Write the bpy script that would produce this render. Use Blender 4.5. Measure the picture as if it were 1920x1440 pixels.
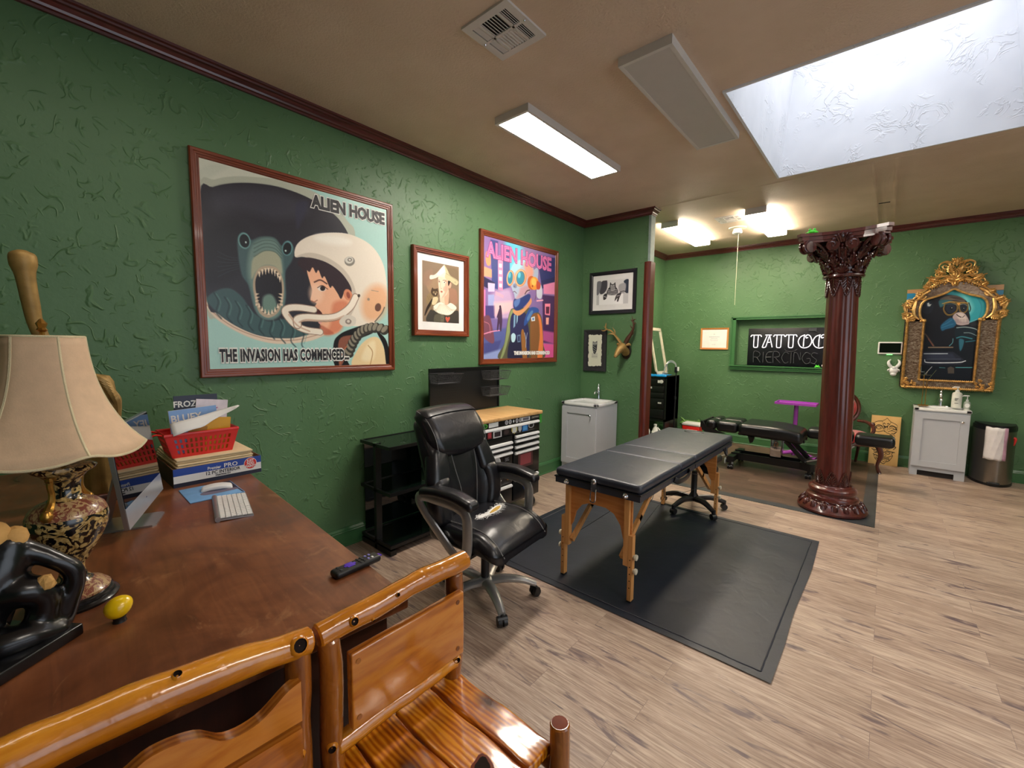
import bpy, bmesh, math, random
import numpy as np
from mathutils import Vector, Matrix, noise as mnoise
PI = math.pi
random.seed(7)
for o in list(bpy.data.objects): bpy.data.objects.remove(o)
S = bpy.context.scene
COL = S.collection
# ------------------------------------------------------------------ camera
H, D, PW = 3.241, 7.884, 5.095          # ceiling height, back wall, partition face
def make_camera():
    yaw, pitch, roll = 0.7132, -0.0889, 0.0096
    cy, sy, cp, sp = math.cos(yaw), math.sin(yaw), math.cos(pitch), math.sin(pitch)
    f = Vector((-sy*cp, cy*cp, sp)); r = Vector((cy, sy, 0)); u = r.cross(f)
    cr, sr = math.cos(roll), math.sin(roll)
    r2 = cr*r + sr*u; u2 = -sr*r + cr*u
    cam = bpy.data.objects.new('camera', bpy.data.cameras.new('camera'))
    cam.matrix_world = Matrix(((r2.x, u2.x, -f.x, 3.1575), (r2.y, u2.y, -f.y, 0), (r2.z, u2.z, -f.z, 1.6), (0, 0, 0, 1)))
    cam.data.sensor_width = 36; cam.data.sensor_fit = 'HORIZONTAL'; cam.data.lens = 808.354/1920*36
    cam.data.clip_start = .02
    COL.objects.link(cam); S.camera = cam
make_camera()
# ------------------------------------------------------------------ light and exposure
S.view_settings.view_transform = 'Standard'; S.view_settings.look = 'None'
S.view_settings.gamma = 1; S.view_settings.use_curve_mapping = False
S.view_settings.exposure = 0.42
W = bpy.data.worlds.new('sky'); S.world = W; W.use_nodes = True
W.node_tree.nodes['Background'].inputs[0].default_value = (.75, .86, 1, 1)
W.node_tree.nodes['Background'].inputs[1].default_value = 1.0
PANEL_STRENGTH = 48.0       # lit ceiling panels
NEAR_PANEL_STRENGTH = 5.5   # the panel above the desk, outside the frame
SKYLIGHT_WATTS = 9.6
ALCOVE_STRENGTH = 38.0     # the two panels over the alcove
def area(name, loc, sx, sy, watts, col, rot=(0, 0, 0)):
    l = bpy.data.lights.new(name, 'AREA'); l.shape = 'RECTANGLE'; l.size = sx; l.size_y = sy; l.energy = watts; l.color = col
    o = bpy.data.objects.new(name, l); o.location = loc; o.rotation_euler = rot; COL.objects.link(o); return o
area('skylight_daylight', (3.0, 4.0, H+1.02), 1.25, 1.6, SKYLIGHT_WATTS, (.92, .95, 1.0))
area('shop_window_daylight', (6.3, 1.6, 1.7), 2.2, 3.4, 14.0, (.93, .96, 1.0), (0, PI/2, 0))
# ------------------------------------------------------------------ materials
def lin(h):
    if isinstance(h, str):
        c = [int(h[i:i+2], 16)/255 for i in (0, 2, 4)]
        return tuple(x/12.92 if x <= .04045 else ((x+.055)/1.055)**2.4 for x in c)
    return tuple(h)
MATS = {}
class NT:
    def __init__(s, name):
        s.m = bpy.data.materials.new(name); s.m.use_nodes = True; s.t = s.m.node_tree; s.b = s.t.nodes['Principled BSDF']; MATS[name] = s.m
    def n(s, typ, ins=None, **kw):
        x = s.t.nodes.new(typ)
        for k, v in kw.items(): setattr(x, k, v)
        for k, v in (ins or {}).items():
            if isinstance(v, bpy.types.NodeSocket): s.t.links.new(v, x.inputs[k])
            else: x.inputs[k].default_value = v
        return x
    def l(s, a, b): s.t.links.new(a, b)
    def coord(s, scale=(1, 1, 1), rot=(0, 0, 0), kind='Object'):
        c = s.n('ShaderNodeTexCoord'); m = s.n('ShaderNodeMapping', {'Scale': scale, 'Rotation': rot}); s.l(c.outputs[kind], m.inputs['Vector']); return m.outputs[0]
    def noise(s, v, scale, detail=3, rough=.55, dist=0):
        return s.n('ShaderNodeTexNoise', {'Vector': v, 'Scale': scale, 'Detail': detail, 'Roughness': rough, 'Distortion': dist}).outputs['Fac']
    def ramp(s, fac, stops, interp='LINEAR'):
        r = s.n('ShaderNodeValToRGB', {'Fac': fac}); e = r.color_ramp.elements; r.color_ramp.interpolation = interp
        while len(e) < len(stops): e.new(.5)
        for i, (p, c) in enumerate(stops):
            e[i].position = p; c = lin(c) if isinstance(c, str) else (c if isinstance(c, tuple) else (c, c, c)); e[i].color = (*c[:3], 1)
        return r.outputs['Color']
    def mix(s, fac, a, b, blend='MIX'):
        x = s.n('ShaderNodeMix', data_type='RGBA', blend_type=blend)
        for i, v in ((0, fac), (6, a), (7, b)):
            if isinstance(v, bpy.types.NodeSocket): s.l(v, x.inputs[i])
            else: x.inputs[i].default_value = v if i == 0 else (*(lin(v) if isinstance(v, str) else v)[:3], 1)
        return x.outputs[2]
    def math(s, op, a, b=0.0, c=0.0):
        x = s.n('ShaderNodeMath', operation=op)
        for i, v in enumerate((a, b, c)):
            if isinstance(v, bpy.types.NodeSocket): s.l(v, x.inputs[i])
            else: x.inputs[i].default_value = v
        return x.outputs[0]
    def bump(s, h, strength=.3, dist=.01, prev=None):
        b = s.n('ShaderNodeBump', {'Height': h, 'Strength': strength, 'Distance': dist})
        if prev is not None: s.l(prev, b.inputs['Normal'])
        s.l(b.outputs[0], s.b.inputs['Normal']); return b.outputs[0]
    def set(s, **k):
        for a, v in k.items():
            i = s.b.inputs[{'col': 'Base Color', 'rough': 'Roughness', 'metal': 'Metallic', 'coat': 'Coat Weight', 'coatr': 'Coat Roughness', 'spec': 'Specular IOR Level', 'trans': 'Transmission Weight', 'alpha': 'Alpha', 'emit': 'Emission Color', 'es': 'Emission Strength', 'sheen': 'Sheen Weight', 'sub': 'Subsurface Weight'}[a]]
            if isinstance(v, bpy.types.NodeSocket): s.l(v, i)
            elif a in ('col', 'emit'): i.default_value = (*lin(v)[:3], 1)
            else: i.default_value = v
        return s
def plain(name, col, rough=.5, metal=0, var=.12, scale=14, bump=0, bscale=60, **k):
    t = NT(name); v = t.coord(); c = lin(col)
    f = t.noise(v, scale, 4)
    d = tuple(x*(1-var) for x in c); l = tuple(min(1, x*(1+var)) for x in c)
    t.set(col=t.ramp(f, [(.3, d), (.7, l)]), rough=rough, metal=metal, **k)
    if bump: t.bump(t.noise(v, bscale, 3), bump, .004)
    return t.m
def wood(name, dark, mid, light, axis='x', grain=1.0, rough=.35, coat=0, knots=None, fine=.5, lump=0):
    t = NT(name); sc = {'x': (1.2, 14, 14), 'y': (14, 1.2, 14), 'z': (14, 14, 1.2)}[axis]; sc = tuple(x*grain for x in sc)
    v = t.coord(sc); f = t.noise(v, 1.6, 5, .6, 1.2); f2 = t.noise(v, 9, 3, .6, .3)
    c = t.ramp(t.math('ADD', t.math('MULTIPLY', f, 1-fine*.4), t.math('MULTIPLY', f2, fine*.4)), [(.3, dark), (.5, mid), (.68, light)])
    if knots:
        kv = t.coord(tuple(x*.5 for x in sc)); vo = t.n('ShaderNodeTexVoronoi', {'Vector': kv, 'Scale': knots}).outputs['Distance']
        c = t.mix(t.ramp(vo, [(.05, 1.0), (.16, .55), (.3, 0.0)]), c, dark)
    t.set(col=c, rough=rough, coat=coat, coatr=.08); b = t.bump(f2, .08, .002)
    if lump: t.bump(t.noise(t.coord(), 34, 2, .5, .6), lump, .012, b)
    return t.m
def art_mat():
    t = NT('printed_artwork'); a = t.n('ShaderNodeVertexColor', layer_name='Col'); t.set(col=a.outputs['Color'], rough=.32, spec=.4); return t.m
def mk_wall(name, dark, light, fine):
    t = NT(name); v = t.coord()
    def ridge(scale, dist, k, off=.5):
        n1 = t.noise(v, scale, 1.5, .5, dist); return t.math('MAXIMUM', t.math('SUBTRACT', 1.0, t.math('MULTIPLY', t.math('ABSOLUTE', t.math('SUBTRACT', n1, off)), k)), 0)
    mk = t.ramp(t.noise(v, 9.0, 2), [(.50, 0.0), (.60, 1.0)]); m2 = t.ramp(t.noise(v, 13.0, 2), [(.52, 0.0), (.62, .8)])
    h = t.math('ADD', t.math('MULTIPLY', ridge(6.0, .9, 34), mk), t.math('MULTIPLY', ridge(11.0, .7, 26, .47), m2)); h = t.math('ADD', h, t.math('MULTIPLY', t.noise(v, 30, 3), .35))
    big = t.noise(v, 1.3, 3); t.set(col=t.ramp(big, [(.3, dark), (.7, light)]), rough=.46, spec=.4)
    t.bump(h, .5*fine, .009)
    return t.m
M_WALL = mk_wall('green_textured_paint', '4b6e48', '567a53', 1.0)
M_GREENTRIM = plain('green_trim_paint', '3f6e43', .28, var=.05, scale=3)
def mk_ceiling():
    t = NT('tan_ceiling_texture'); v = t.coord(); n = t.noise(v, 70, 3, .6); n2 = t.noise(v, 2.4, 3); mask = t.ramp(t.noise(v, 1.1, 2), [(.4, .25), (.62, 1.0)])
    t.set(col=t.ramp(n2, [(.3, 'd0b9a2'), (.7, 'dcc6b0')]), rough=.62); t.bump(t.math('MULTIPLY', n, mask), .7, .01); return t.m
M_CEIL = mk_ceiling()
def mk_shaft():
    t = NT('white_skim_plaster'); v = t.coord(); n1 = t.noise(v, 6, 3, .5, 2.0); r = t.math('MAXIMUM', t.math('SUBTRACT', 1.0, t.math('MULTIPLY', t.math('ABSOLUTE', t.math('SUBTRACT', n1, .5)), 22)), 0)
    mk = t.ramp(t.noise(v, 3.3, 2), [(.5, 0.0), (.6, 1.0)]); t.set(col=t.ramp(t.noise(v, 3, 2), [(.3, 'dadce0'), (.7, 'e6e7ea')]), rough=.6); t.bump(t.math('MULTIPLY', r, mk), .5, .01); return t.m
M_SHAFT = mk_shaft()
def mk_floor(name, tones, rot=0.0, width=.15):
    t = NT(name); v = t.coord((1, 1, 1), (0, 0, rot))
    br = t.n('ShaderNodeTexBrick', {'Vector': v, 'Color1': (0, 0, 0, 1), 'Color2': (1, 1, 1, 1), 'Mortar': (.5, .5, .5, 1), 'Scale': 1, 'Mortar Size': .001, 'Mortar Smooth': 0, 'Bias': 0, 'Brick Width': 1.22, 'Row Height': width}); br.offset = .37
    rnd = br.outputs['Color']
    shift = t.n('ShaderNodeVectorMath', {0: v}, operation='ADD'); cmb = t.n('ShaderNodeCombineXYZ', {0: t.math('MULTIPLY', rnd, 7.0), 1: t.math('MULTIPLY', rnd, 3.0), 2: 0}); t.l(cmb.outputs[0], shift.inputs[1])
    mp = lambda sc: t.n('ShaderNodeMapping', {'Vector': shift.outputs[0], 'Scale': sc}).outputs[0]
    g = t.noise(mp((1.1, 12, 1)), 2.2, 6, .66, 1.6); g2 = t.noise(mp((2.4, 60, 1)), 2.0, 4, .65, .5); g3 = t.noise(mp((1.6, 22, 1)), 2.6, 3, .6, 1.2)
    base = t.ramp(t.math('ADD', t.math('MULTIPLY', rnd, .16), t.math('MULTIPLY', g, .84)), [(.26, tones[0]), (.43, tones[1]), (.57, tones[2]), (.72, tones[3])])
    base = t.mix(t.ramp(g2, [(.38, .65), (.56, 0.0)]), base, tones[0])
    base = t.mix(t.ramp(g3, [(.57, 0.0), (.7, .6)]), base, tones[0])
    kn = t.noise(mp((1.9, 8, 1)), 1.7, 4, .6, .8)
    base = t.mix(t.ramp(kn, [(.58, 0.0), (.66, .7), (.74, .9)]), base, tones[4])
    base = t.mix(t.math('MULTIPLY', br.outputs['Fac'], .5), base, tones[4])
    t.set(col=base, rough=t.ramp(g, [(.3, .36), (.7, .48)]), spec=.4); t.bump(g2, .14, .002); return t.m
M_FLOOR = mk_floor('grey_brown_vinyl_planks', ['7a6356', 'a58e7c', 'b9a390', 'c8b5a2', '52424a'])
M_FLOOR2 = mk_floor('dark_worn_vinyl_planks', ['423329', '5a483b', '70594a', '8a7360', '2e2421'], 0.0, .15)
M_CROWN = wood('mahogany_crown', '3a1716', '5a2422', '6c2f2a', 'x', 1, .3, .3)
M_CROWNY = wood('mahogany_crown_along', '3a1716', '5a2422', '6c2f2a', 'y', 1, .3, .3)
M_TRIMRED = wood('red_brown_corner_trim', '3e150d', '5e2014', '702a1a', 'z', 1, .36, .1)
M_FRAMEWOOD = wood('brown_picture_frame', '4a1c0c', '733218', '884324', 'x', 1, .34, .2)
M_FRAMEWOODZ = wood('brown_picture_frame_upright', '4a1c0c', '733218', '884324', 'z', 1, .34, .2)
M_COLUMN = wood('polished_mahogany_column', '341310', '52201a', '662a20', 'z', .8, .3, .35)
M_CARVE = wood('polished_mahogany_carving', '28100d', '421a15', '55231b', 'z', .8, .26, .45)

def mk_desk():
    t = NT('worn_mahogany_veneer'); v = t.coord((1, 1, 1)); a = t.noise(v, 3.2, 4, .6, 1.5); b = t.noise(t.coord((2, 18, 2)), 2, 4, .6, 1)
    c = t.ramp(t.math('ADD', t.math('MULTIPLY', a, .7), t.math('MULTIPLY', b, .3)), [(.3, '4c2917'), (.48, '6c3d22'), (.62, '834f2e'), (.75, '96613c')])
    sc = t.noise(t.coord((1.4, 2.6, 3), (0, 0, .6)), 2.6, 7, .72, 1.2); c = t.mix(t.ramp(sc, [(.57, 0.0), (.68, .4)]), c, 'b5855a')
    t.set(col=c, rough=t.ramp(a, [(.3, .27), (.7, .38)]), coat=.15, coatr=.25); t.bump(b, .04, .002); return t.m
M_DESK = mk_desk()
M_DESKSIDE = wood('shade_darkened_desk_carcass', '1c0a06', '2e120a', '3a190f', 'z', 1, .5)  # reddish brown carcass, darkened in colour for the shade behind the chair rails
M_LOG = wood('lacquered_cedar_log', '9e560c', 'c67a16', 'dc962c', 'y', .8, .22, .7, lump=.22)
M_LOGZ = wood('lacquered_cedar_post', '5e2c0c', '94541a', 'b27026', 'z', .8, .26, .7, knots=2.0, lump=.25)
def mk_plank(name, dark, mid, light, rot=(0, 0, 0)):
    t = NT(name); v = t.coord((1, 1, 1), rot); oi = t.n('ShaderNodeObjectInfo').outputs['Random']
    sh = t.n('ShaderNodeVectorMath', {0: v}, operation='ADD'); cb = t.n('ShaderNodeCombineXYZ', {0: t.math('MULTIPLY', oi, 3.0), 1: t.math('MULTIPLY', oi, 1.7), 2: 0}); t.l(cb.outputs[0], sh.inputs[1])
    mp = lambda sc: t.n('ShaderNodeMapping', {'Vector': sh.outputs[0], 'Scale': sc}).outputs[0]
    wv = t.n('ShaderNodeTexWave', {'Vector': mp((.28, 1, 1)), 'Scale': 26.0, 'Distortion': 5.0, 'Detail': 3.0, 'Detail Scale': 1.0}, bands_direction='Y').outputs['Fac']
    f = t.noise(mp((1.5, 9, 9)), 2.4, 4, .6, .8); kn = t.n('ShaderNodeTexVoronoi', {'Vector': mp((4.5, 8, 1)), 'Scale': 1.0}).outputs['Distance']
    c = t.ramp(t.math('ADD', t.math('MULTIPLY', wv, .2), t.math('MULTIPLY', f, .8)), [(.30, dark), (.46, mid), (.62, light)])
    c = t.mix(t.ramp(kn, [(.05, 1.0), (.10, .8), (.24, 0.0)]), c, '3c1606')
    t.set(col=c, rough=.2, coat=.8, coatr=.1); n = t.noise(mp((1, 1, 1)), 26, 2); b = t.bump(n, .10, .006); t.bump(wv, .06, .002, b); return t.m
M_PLANK = mk_plank('lacquered_cedar_seat_plank', '7c3608', 'b8660f', 'd98e1e')
M_PLANKOLD = wood('lacquered_cedar_plank', '8a4410', 'c0721a', 'd88e24', 'x', .55, .16, 1.0, knots=1.3)
M_PLANKY = mk_plank('lacquered_cedar_board', '8c4a18', 'b4681f', 'c67c2c', (0, 0, PI/2))
M_KNOT = plain('dark_knot', '180a05', .7, spec=.15)
M_BLACK = plain('black_plastic', '141416', .38)
M_BLACKM = plain('black_powder_coated_steel', '0e0f11', .32, spec=.5)

def mk_leather(name, col, rough, bs=.12):
    t = NT(name); v = t.coord(); f = t.noise(v, 4, 3); c = lin(col)
    t.set(col=t.ramp(f, [(.3, tuple(x*.8 for x in c)), (.7, tuple(x*1.2 for x in c))]), rough=rough, spec=.6)
    n = t.noise(v, 9, 3, .5, .8); b = t.bump(n, .25, .012); vo = t.n('ShaderNodeTexVoronoi', {'Vector': v, 'Scale': 260}).outputs['Distance']; t.bump(vo, bs, .001, b); return t.m
M_LEATHER = mk_leather('black_bonded_leather', '15151a', .3)
M_VINYL = mk_leather('black_table_vinyl', '272c38', .4, .1)
M_BEDVINYL = mk_leather('black_bed_vinyl', '101114', .3, .1)
M_WIRE = plain('dark_grey_wire', '35363a', .4)
M_LOGEND = plain('cut_log_end', '6a2c12', .5, spec=.2, var=.3)
M_MAT = mk_leather('black_floor_mat_vinyl', '151b28', .48, .05)
M_STITCH = plain('grey_stitching', '6b6a6a', .7)
M_GUN = plain('gunmetal_chair_frame', 'a9a8a5', .33, .65, .05)
M_CHROME = plain('chrome', 'd8d9dc', .1, 1, .03)
M_ALU = plain('brushed_aluminium', 'b4b6b9', .32, .9, .04)
M_DRAWERALU = plain('satin_drawer_pull', 'e4e5e6', .35, .25, .04)
M_BEECH = wood('beech_leg', 'b0743c', 'c98e50', 'd6a066', 'z', 1, .4, .1)
M_BEECHX = wood('beech_end_panel', 'a8652c', 'bf7b3e', 'cb8b4e', 'x', 1, .38, .2)
M_BAMBOO = wood('bamboo_worktop', 'b98a54', 'cda26a', 'dab47e', 'y', 1, .36, .2)
M_WHITE = plain('white_plastic', 'e2e2e0', .35, var=.04)
M_CERAMIC = plain('white_cultured_marble', 'ececea', .12, var=.03)
M_VANITY = plain('pale_grey_cabinet_paint', 'b9bbc0', .38, var=.03, scale=4)
M_GREYSHADOW = plain('painted_recess_shade', '2a2422', .8)  # dark colour paints the shade inside toe kick, vent and ceiling slot
M_CREAM = plain('cream_shade_fabric', 'd8b896', .75, var=.06, scale=40, bump=.1, bscale=300)
M_PIPING = plain('cream_braid', 'd8caa4', .7, var=.1, bump=.4, bscale=400)
M_GOLD = plain('antique_gold', 'b5873f', .28, .85, .25, scale=22, bump=.2, bscale=60)
M_GOLDLEAF = plain('gold_leaf_carving', 'd3a866', .36, .7, .35, scale=30, bump=.3, bscale=80)
M_GOLDPAINT = plain('gold_painted_plaster', 'a08048', .5, .3, .3, scale=16, bump=.25, bscale=40)
M_BROKEN = plain('exposed_ochre_plaster', 'cfa05c', .8, var=.2, bump=.6, bscale=50)
M_EBONY = plain('glossy_black_resin', '0c0c0e', .27, coat=.15)
M_RED = plain('red_plastic', 'd8261f', .35, var=.06)
M_PAPER = plain('white_paper', 'e6e5e2', .7, var=.03)
M_MANILA = plain('cream_card', 'd8c29a', .75, var=.06)
M_CARD = plain('brown_cardboard', '6e4d2e', .8)
M_BLUE = plain('blue_print', '16409a', .4, var=.05)
M_NAVY = plain('navy_print', '0d1530', .4)
M_YELLOW = plain('yellow_gloss', 'f0c60a', .2, coat=.5, var=.05)
M_YELLOWP = plain('yellow_book_cover', 'e0a90c', .45, var=.05)
M_GREENTOY = plain('lime_green_rubber', '54d83a', .4)
M_PURPLE = plain('purple_enamel', 'b050c0', .3, .2, .06)
M_VELVET = plain('red_velvet', 'b0221f', .75, sheen=.6, bump=.2, bscale=30)
M_WALNUT = wood('dark_walnut', '2c120d', '4a2218', '5c2e20', 'z', 1, .3, .4)
M_STEEL = plain('smoky_stainless_steel', '8f877e', .28, .9, .08, scale=3)
M_TOWEL = plain('white_cloth', 'dcd6d6', .85, var=.05, bump=.3, bscale=40)
M_PINKCLOTH = plain('pink_cloth_edge', 'c79ab0', .85, var=.15)
M_TAPE = plain('dark_grey_floor_tape', '3d3f41', .4, var=.25, scale=9)
M_BLACKFRAME = plain('black_picture_frame', '15151d', .4)
M_DARKGREYFRAME = plain('charcoal_picture_frame', '2a292c', .6, bump=.3, bscale=50)
M_BONE = plain('ivory_moulding', 'c9c2ac', .5)
M_UNFIN = plain('bare_grey_corner_bead', '8fa39d', .6, var=.15, bump=.4, bscale=30)
M_CORD = plain('cream_pull_cord', 'd9d6b8', .6)
M_LIME = plain('green_chest_trim', '3c9c34', .4)
M_BLUEFILM = plain('blue_plastic_film', '1f8fd8', .2)
def glassm(name, col, rough=.02, alpha=1, trans=1.0):
    t = NT(name); t.set(col=col, rough=rough, trans=trans, alpha=alpha); return t.m
M_GLASS = glassm('clear_glass', 'e8f0ee')
M_DARKGLASS = plain('tinted_glass', '0c1611', .04, spec=.8, var=.02)
M_SCREEN = plain('glossy_black_screen', '050507', .02, spec=1.0, var=.02)
def mirror():
    t = NT('mirror_silver'); t.set(col='dfe6e2', rough=.02, metal=1.0); return t.m
M_MIRROR = mirror()
def emis(name, col, s):
    t = NT(name); t.set(col='ffffff', emit=col, es=s); return t.m
M_PANEL = emis('lit_diffuser', 'fff4e6', PANEL_STRENGTH)
M_PANELALC = emis('lit_diffuser_alcove', 'fff0d8', ALCOVE_STRENGTH)
M_PANELFILL = emis('fill_diffuser_right', 'fff4e6', 32.0)  # glow of the two added fill panels out of view
M_PANELNEAR = emis('lit_diffuser_near', 'fff1e0', NEAR_PANEL_STRENGTH)
M_PANELOFF = plain('unlit_diffuser', 'c2bdb9', .5, var=.02)
M_FIXTURE = plain('white_fixture_metal', 'd2cdc8', .45, var=.02)
M_NEON = emis('white_neon_tube', 'fff4fa', .95)
M_DEADTUBE = plain('unlit_glass_tube', '4c4e53', .12, spec=.9)
M_LED = emis('green_status_light', '20ff60', 1.5)
M_SKYPANE = emis('skylight_pane', 'e8efff', .8)
M_ART = art_mat()
def mk_vase():
    t = NT('black_vase_gold_scrolls'); v = t.coord(); n = t.noise(v, 34, 2, .5, 2.6); s = t.ramp(n, [(.49, 0.0), (.53, 1.0)])
    n2 = t.noise(v, 90, 2, .5, 1.0); gold = t.ramp(n2, [(.35, '8a6a38'), (.6, 'c2a468')])
    t.set(col=t.mix(s, '0c0b0c', gold), rough=.22, coat=.5); t.bump(s, .12, .002); return t.m
M_VASE = mk_vase()
def mk_band():
    t = NT('ivory_red_scroll_band'); v = t.coord(); n = t.noise(v, 60, 2, .5, 2.4); t.set(col=t.mix(t.ramp(n, [(.48, 0.0), (.54, 1.0)]), 'b39468', '7d4232'), rough=.3, coat=.3); return t.m
M_BAND = mk_band()
def mk_antique():
    t = NT('mottled_antique_mirror'); v = t.coord((1, 1, 2.2)); n = t.noise(v, 26, 4, .65, 1.2)
    t.set(col=t.ramp(n, [(.3, '3c2a20'), (.46, '6e5848'), (.6, '978878'), (.75, 'b8b2ac')]), rough=.22, metal=.35); return t.m
M_ANTIQUE = mk_antique()
def mk_peg():
    t = NT('black_pegboard'); v = t.coord((40, 40, 40)); f = t.n('ShaderNodeVectorMath', {0: v}, operation='FRACTION').outputs[0]
    d = t.n('ShaderNodeVectorMath', {0: f, 1: (.5, .5, .5)}, operation='SUBTRACT').outputs[0]; x = t.n('ShaderNodeSeparateXYZ', {0: d})
    r = t.math('ADD', t.math('POWER', x.outputs[0], 2.0), t.math('POWER', x.outputs[2], 2.0)); hole = t.math('LESS_THAN', r, .03)
    t.set(col=t.mix(hole, '121315', '020202'), rough=.4); return t.m
M_PEG = mk_peg()

# ------------------------------------------------------------------ mesh building
def catmull(pts, n=6, closed=False):
    P = [np.array(p, float) for p in pts]; N = len(P); out = []
    for i in range(N if closed else N-1):
        p0 = P[(i-1) % N] if (closed or i > 0) else 2*P[0]-P[1]; p1 = P[i]; p2 = P[(i+1) % N]
        p3 = P[(i+2) % N] if (closed or i+2 < N) else 2*P[-1]-P[-2]
        for k in range(n):
            t = k/n; out.append(.5*((2*p1)+(p2-p0)*t+(2*p0-5*p1+4*p2-p3)*t*t+(3*p1-p0-3*p2+p3)*t**3))
    if not closed: out.append(P[-1])
    return out
class MB:
    def __init__(s): s.v = []; s.f = []; s.mi = []
    def add(s, vs, fs, mi=0, M=None):
        b = len(s.v)
        if M is not None: vs = [M @ Vector(v) for v in vs]
        s.v.extend([tuple(v) for v in vs]); s.f.extend([tuple(b+i for i in f) for f in fs]); s.mi.extend([mi]*len(fs)); return s
    def box(s, x0, x1, y0, y1, z0, z1, mi=0, bev=0, M=None):
        if bev: return s.rbox(((x0+x1)/2, (y0+y1)/2, (z0+z1)/2), (x1-x0, y1-y0, z1-z0), bev, 1, mi=mi, M=M)
        v = [(x, y, z) for z in (z0, z1) for y in (y0, y1) for x in (x0, x1)]
        return s.add(v, [(0, 2, 3, 1), (4, 5, 7, 6), (0, 1, 5, 4), (2, 6, 7, 3), (0, 4, 6, 2), (1, 3, 7, 5)], mi, M)
    def rbox(s, c, size, r, seg=3, fn=None, mi=0, M=None, n=0):
        h = [x/2 for x in size]; r = min(r, *h); U = []
        for a in range(3):
            e = h[a]; st = [-e+r*k/seg for k in range(seg+1)]; en = [e-r+r*k/seg for k in range(seg+1)]
            mid = [(-e+r)+(2*e-2*r)*k/(n+1) for k in range(1, n+1)] if e > r else []
            u = st+mid+en; U.append(sorted(set(round(x, 7) for x in u)))
        vid = {}; vs = []; fs = []
        def vert(p):
            q = [max(-(h[a]-r), min(h[a]-r, p[a])) for a in range(3)]; d = [p[a]-q[a] for a in range(3)]; L = math.sqrt(sum(x*x for x in d))
            if L > 1e-9: p = [q[a]+r*d[a]/L for a in range(3)]
            k = tuple(round(x, 6) for x in p)
            if k not in vid:
                vid[k] = len(vs); P = Vector((p[0], p[1], p[2]))
                if fn: P = Vector(fn(P, h))
                vs.append((P[0]+c[0], P[1]+c[1], P[2]+c[2]))
            return vid[k]
        for a in range(3):
            b1, b2 = [(1, 2), (2, 0), (0, 1)][a]
            for sgn in (-1, 1):
                for i in range(len(U[b1])-1):
                    for j in range(len(U[b2])-1):
                        q = []
                        for (di, dj) in ((0, 0), (1, 0), (1, 1), (0, 1)):
                            p = [0, 0, 0]; p[a] = sgn*h[a]; p[b1] = U[b1][i+di]; p[b2] = U[b2][j+dj]; q.append(vert(p))
                        if sgn < 0: q.reverse()
                        q2 = [x for k, x in enumerate(q) if x != q[k-1]]
                        if len(set(q2)) > 2: fs.append(tuple(q2))
        return s.add(vs, fs, mi, M)
    def tube(s, pts, r, n=10, mi=0, closed=False, cap=True, sm=0, flat=None, M=None, up=None):
        if sm: 
            if isinstance(r, (list, tuple)):
                q = catmull([(*p, rr) for p, rr in zip(pts, r)], sm, closed); pts = [p[:3] for p in q]; r = [max(1e-4, p[3]) for p in q]
            else: pts = catmull(pts, sm, closed)
        P = [Vector(p) for p in pts]; N = len(P); R = [float(x) for x in r] if isinstance(r, (list, tuple)) else [float(r)]*N
        vs = []; fs = []; ref = None
        for i in range(N):
            a = P[i-1] if (i > 0 or closed) else P[i]; b = P[(i+1) % N] if (i < N-1 or closed) else P[i]
            t = (b-a).normalized() if (b-a).length > 1e-9 else Vector((0, 0, 1))
            if ref is None:
                ref = Vector(up) if up else (Vector((0, 0, 1)) if abs(t.z) < .9 else Vector((1, 0, 0)))
            e1 = (ref-t*ref.dot(t)); e1 = e1.normalized() if e1.length > 1e-6 else t.orthogonal().normalized(); e2 = t.cross(e1); ref = e1
            fx, fy = flat if flat else (1, 1)
            for k in range(n):
                an = 2*PI*k/n; vs.append(P[i]+R[i]*(fx*math.cos(an)*e1+fy*math.sin(an)*e2))
        for i in range(N if closed else N-1):
            j = (i+1) % N
            for k in range(n): fs.append((i*n+k, i*n+(k+1) % n, j*n+(k+1) % n, j*n+k))
        if cap and not closed: fs.append(tuple(range(n-1, -1, -1))); fs.append(tuple((N-1)*n+k for k in range(n)))
        return s.add(vs, fs, mi, M)
    def cyl(s, p, q, r, r2=None, n=20, mi=0, M=None, cap=True): return s.tube([p, q], [r, r if r2 is None else r2], n, mi, cap=cap, M=M)
    def lathe(s, prof, n=32, mi=0, c=(0, 0, 0), mod=None, M=None, cap=True, mis=None):
        vs = []; fs = []; N = len(prof)
        for i, (r, z) in enumerate(prof):
            for k in range(n):
                th = 2*PI*k/n; dz = 0
                rr = r
                if mod:
                    rr = mod(th, i, r, z)
                    if isinstance(rr, tuple): rr, dz = rr
                vs.append((c[0]+rr*math.cos(th), c[1]+rr*math.sin(th), c[2]+z+dz))
        b0 = len(s.f)
        for i in range(N-1):
            for k in range(n): fs.append((i*n+k, i*n+(k+1) % n, (i+1)*n+(k+1) % n, (i+1)*n+k))
        nf = len(fs)
        if cap:
            if prof[0][0] > 1e-5: fs.append(tuple(range(n-1, -1, -1)))
            if prof[-1][0] > 1e-5: fs.append(tuple((N-1)*n+k for k in range(n)))
        s.add(vs, fs, mi, M)
        if mis:
            for i in range(N-1):
                for k in range(n): s.mi[b0+i*n+k] = mis[i]
        return s
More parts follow.
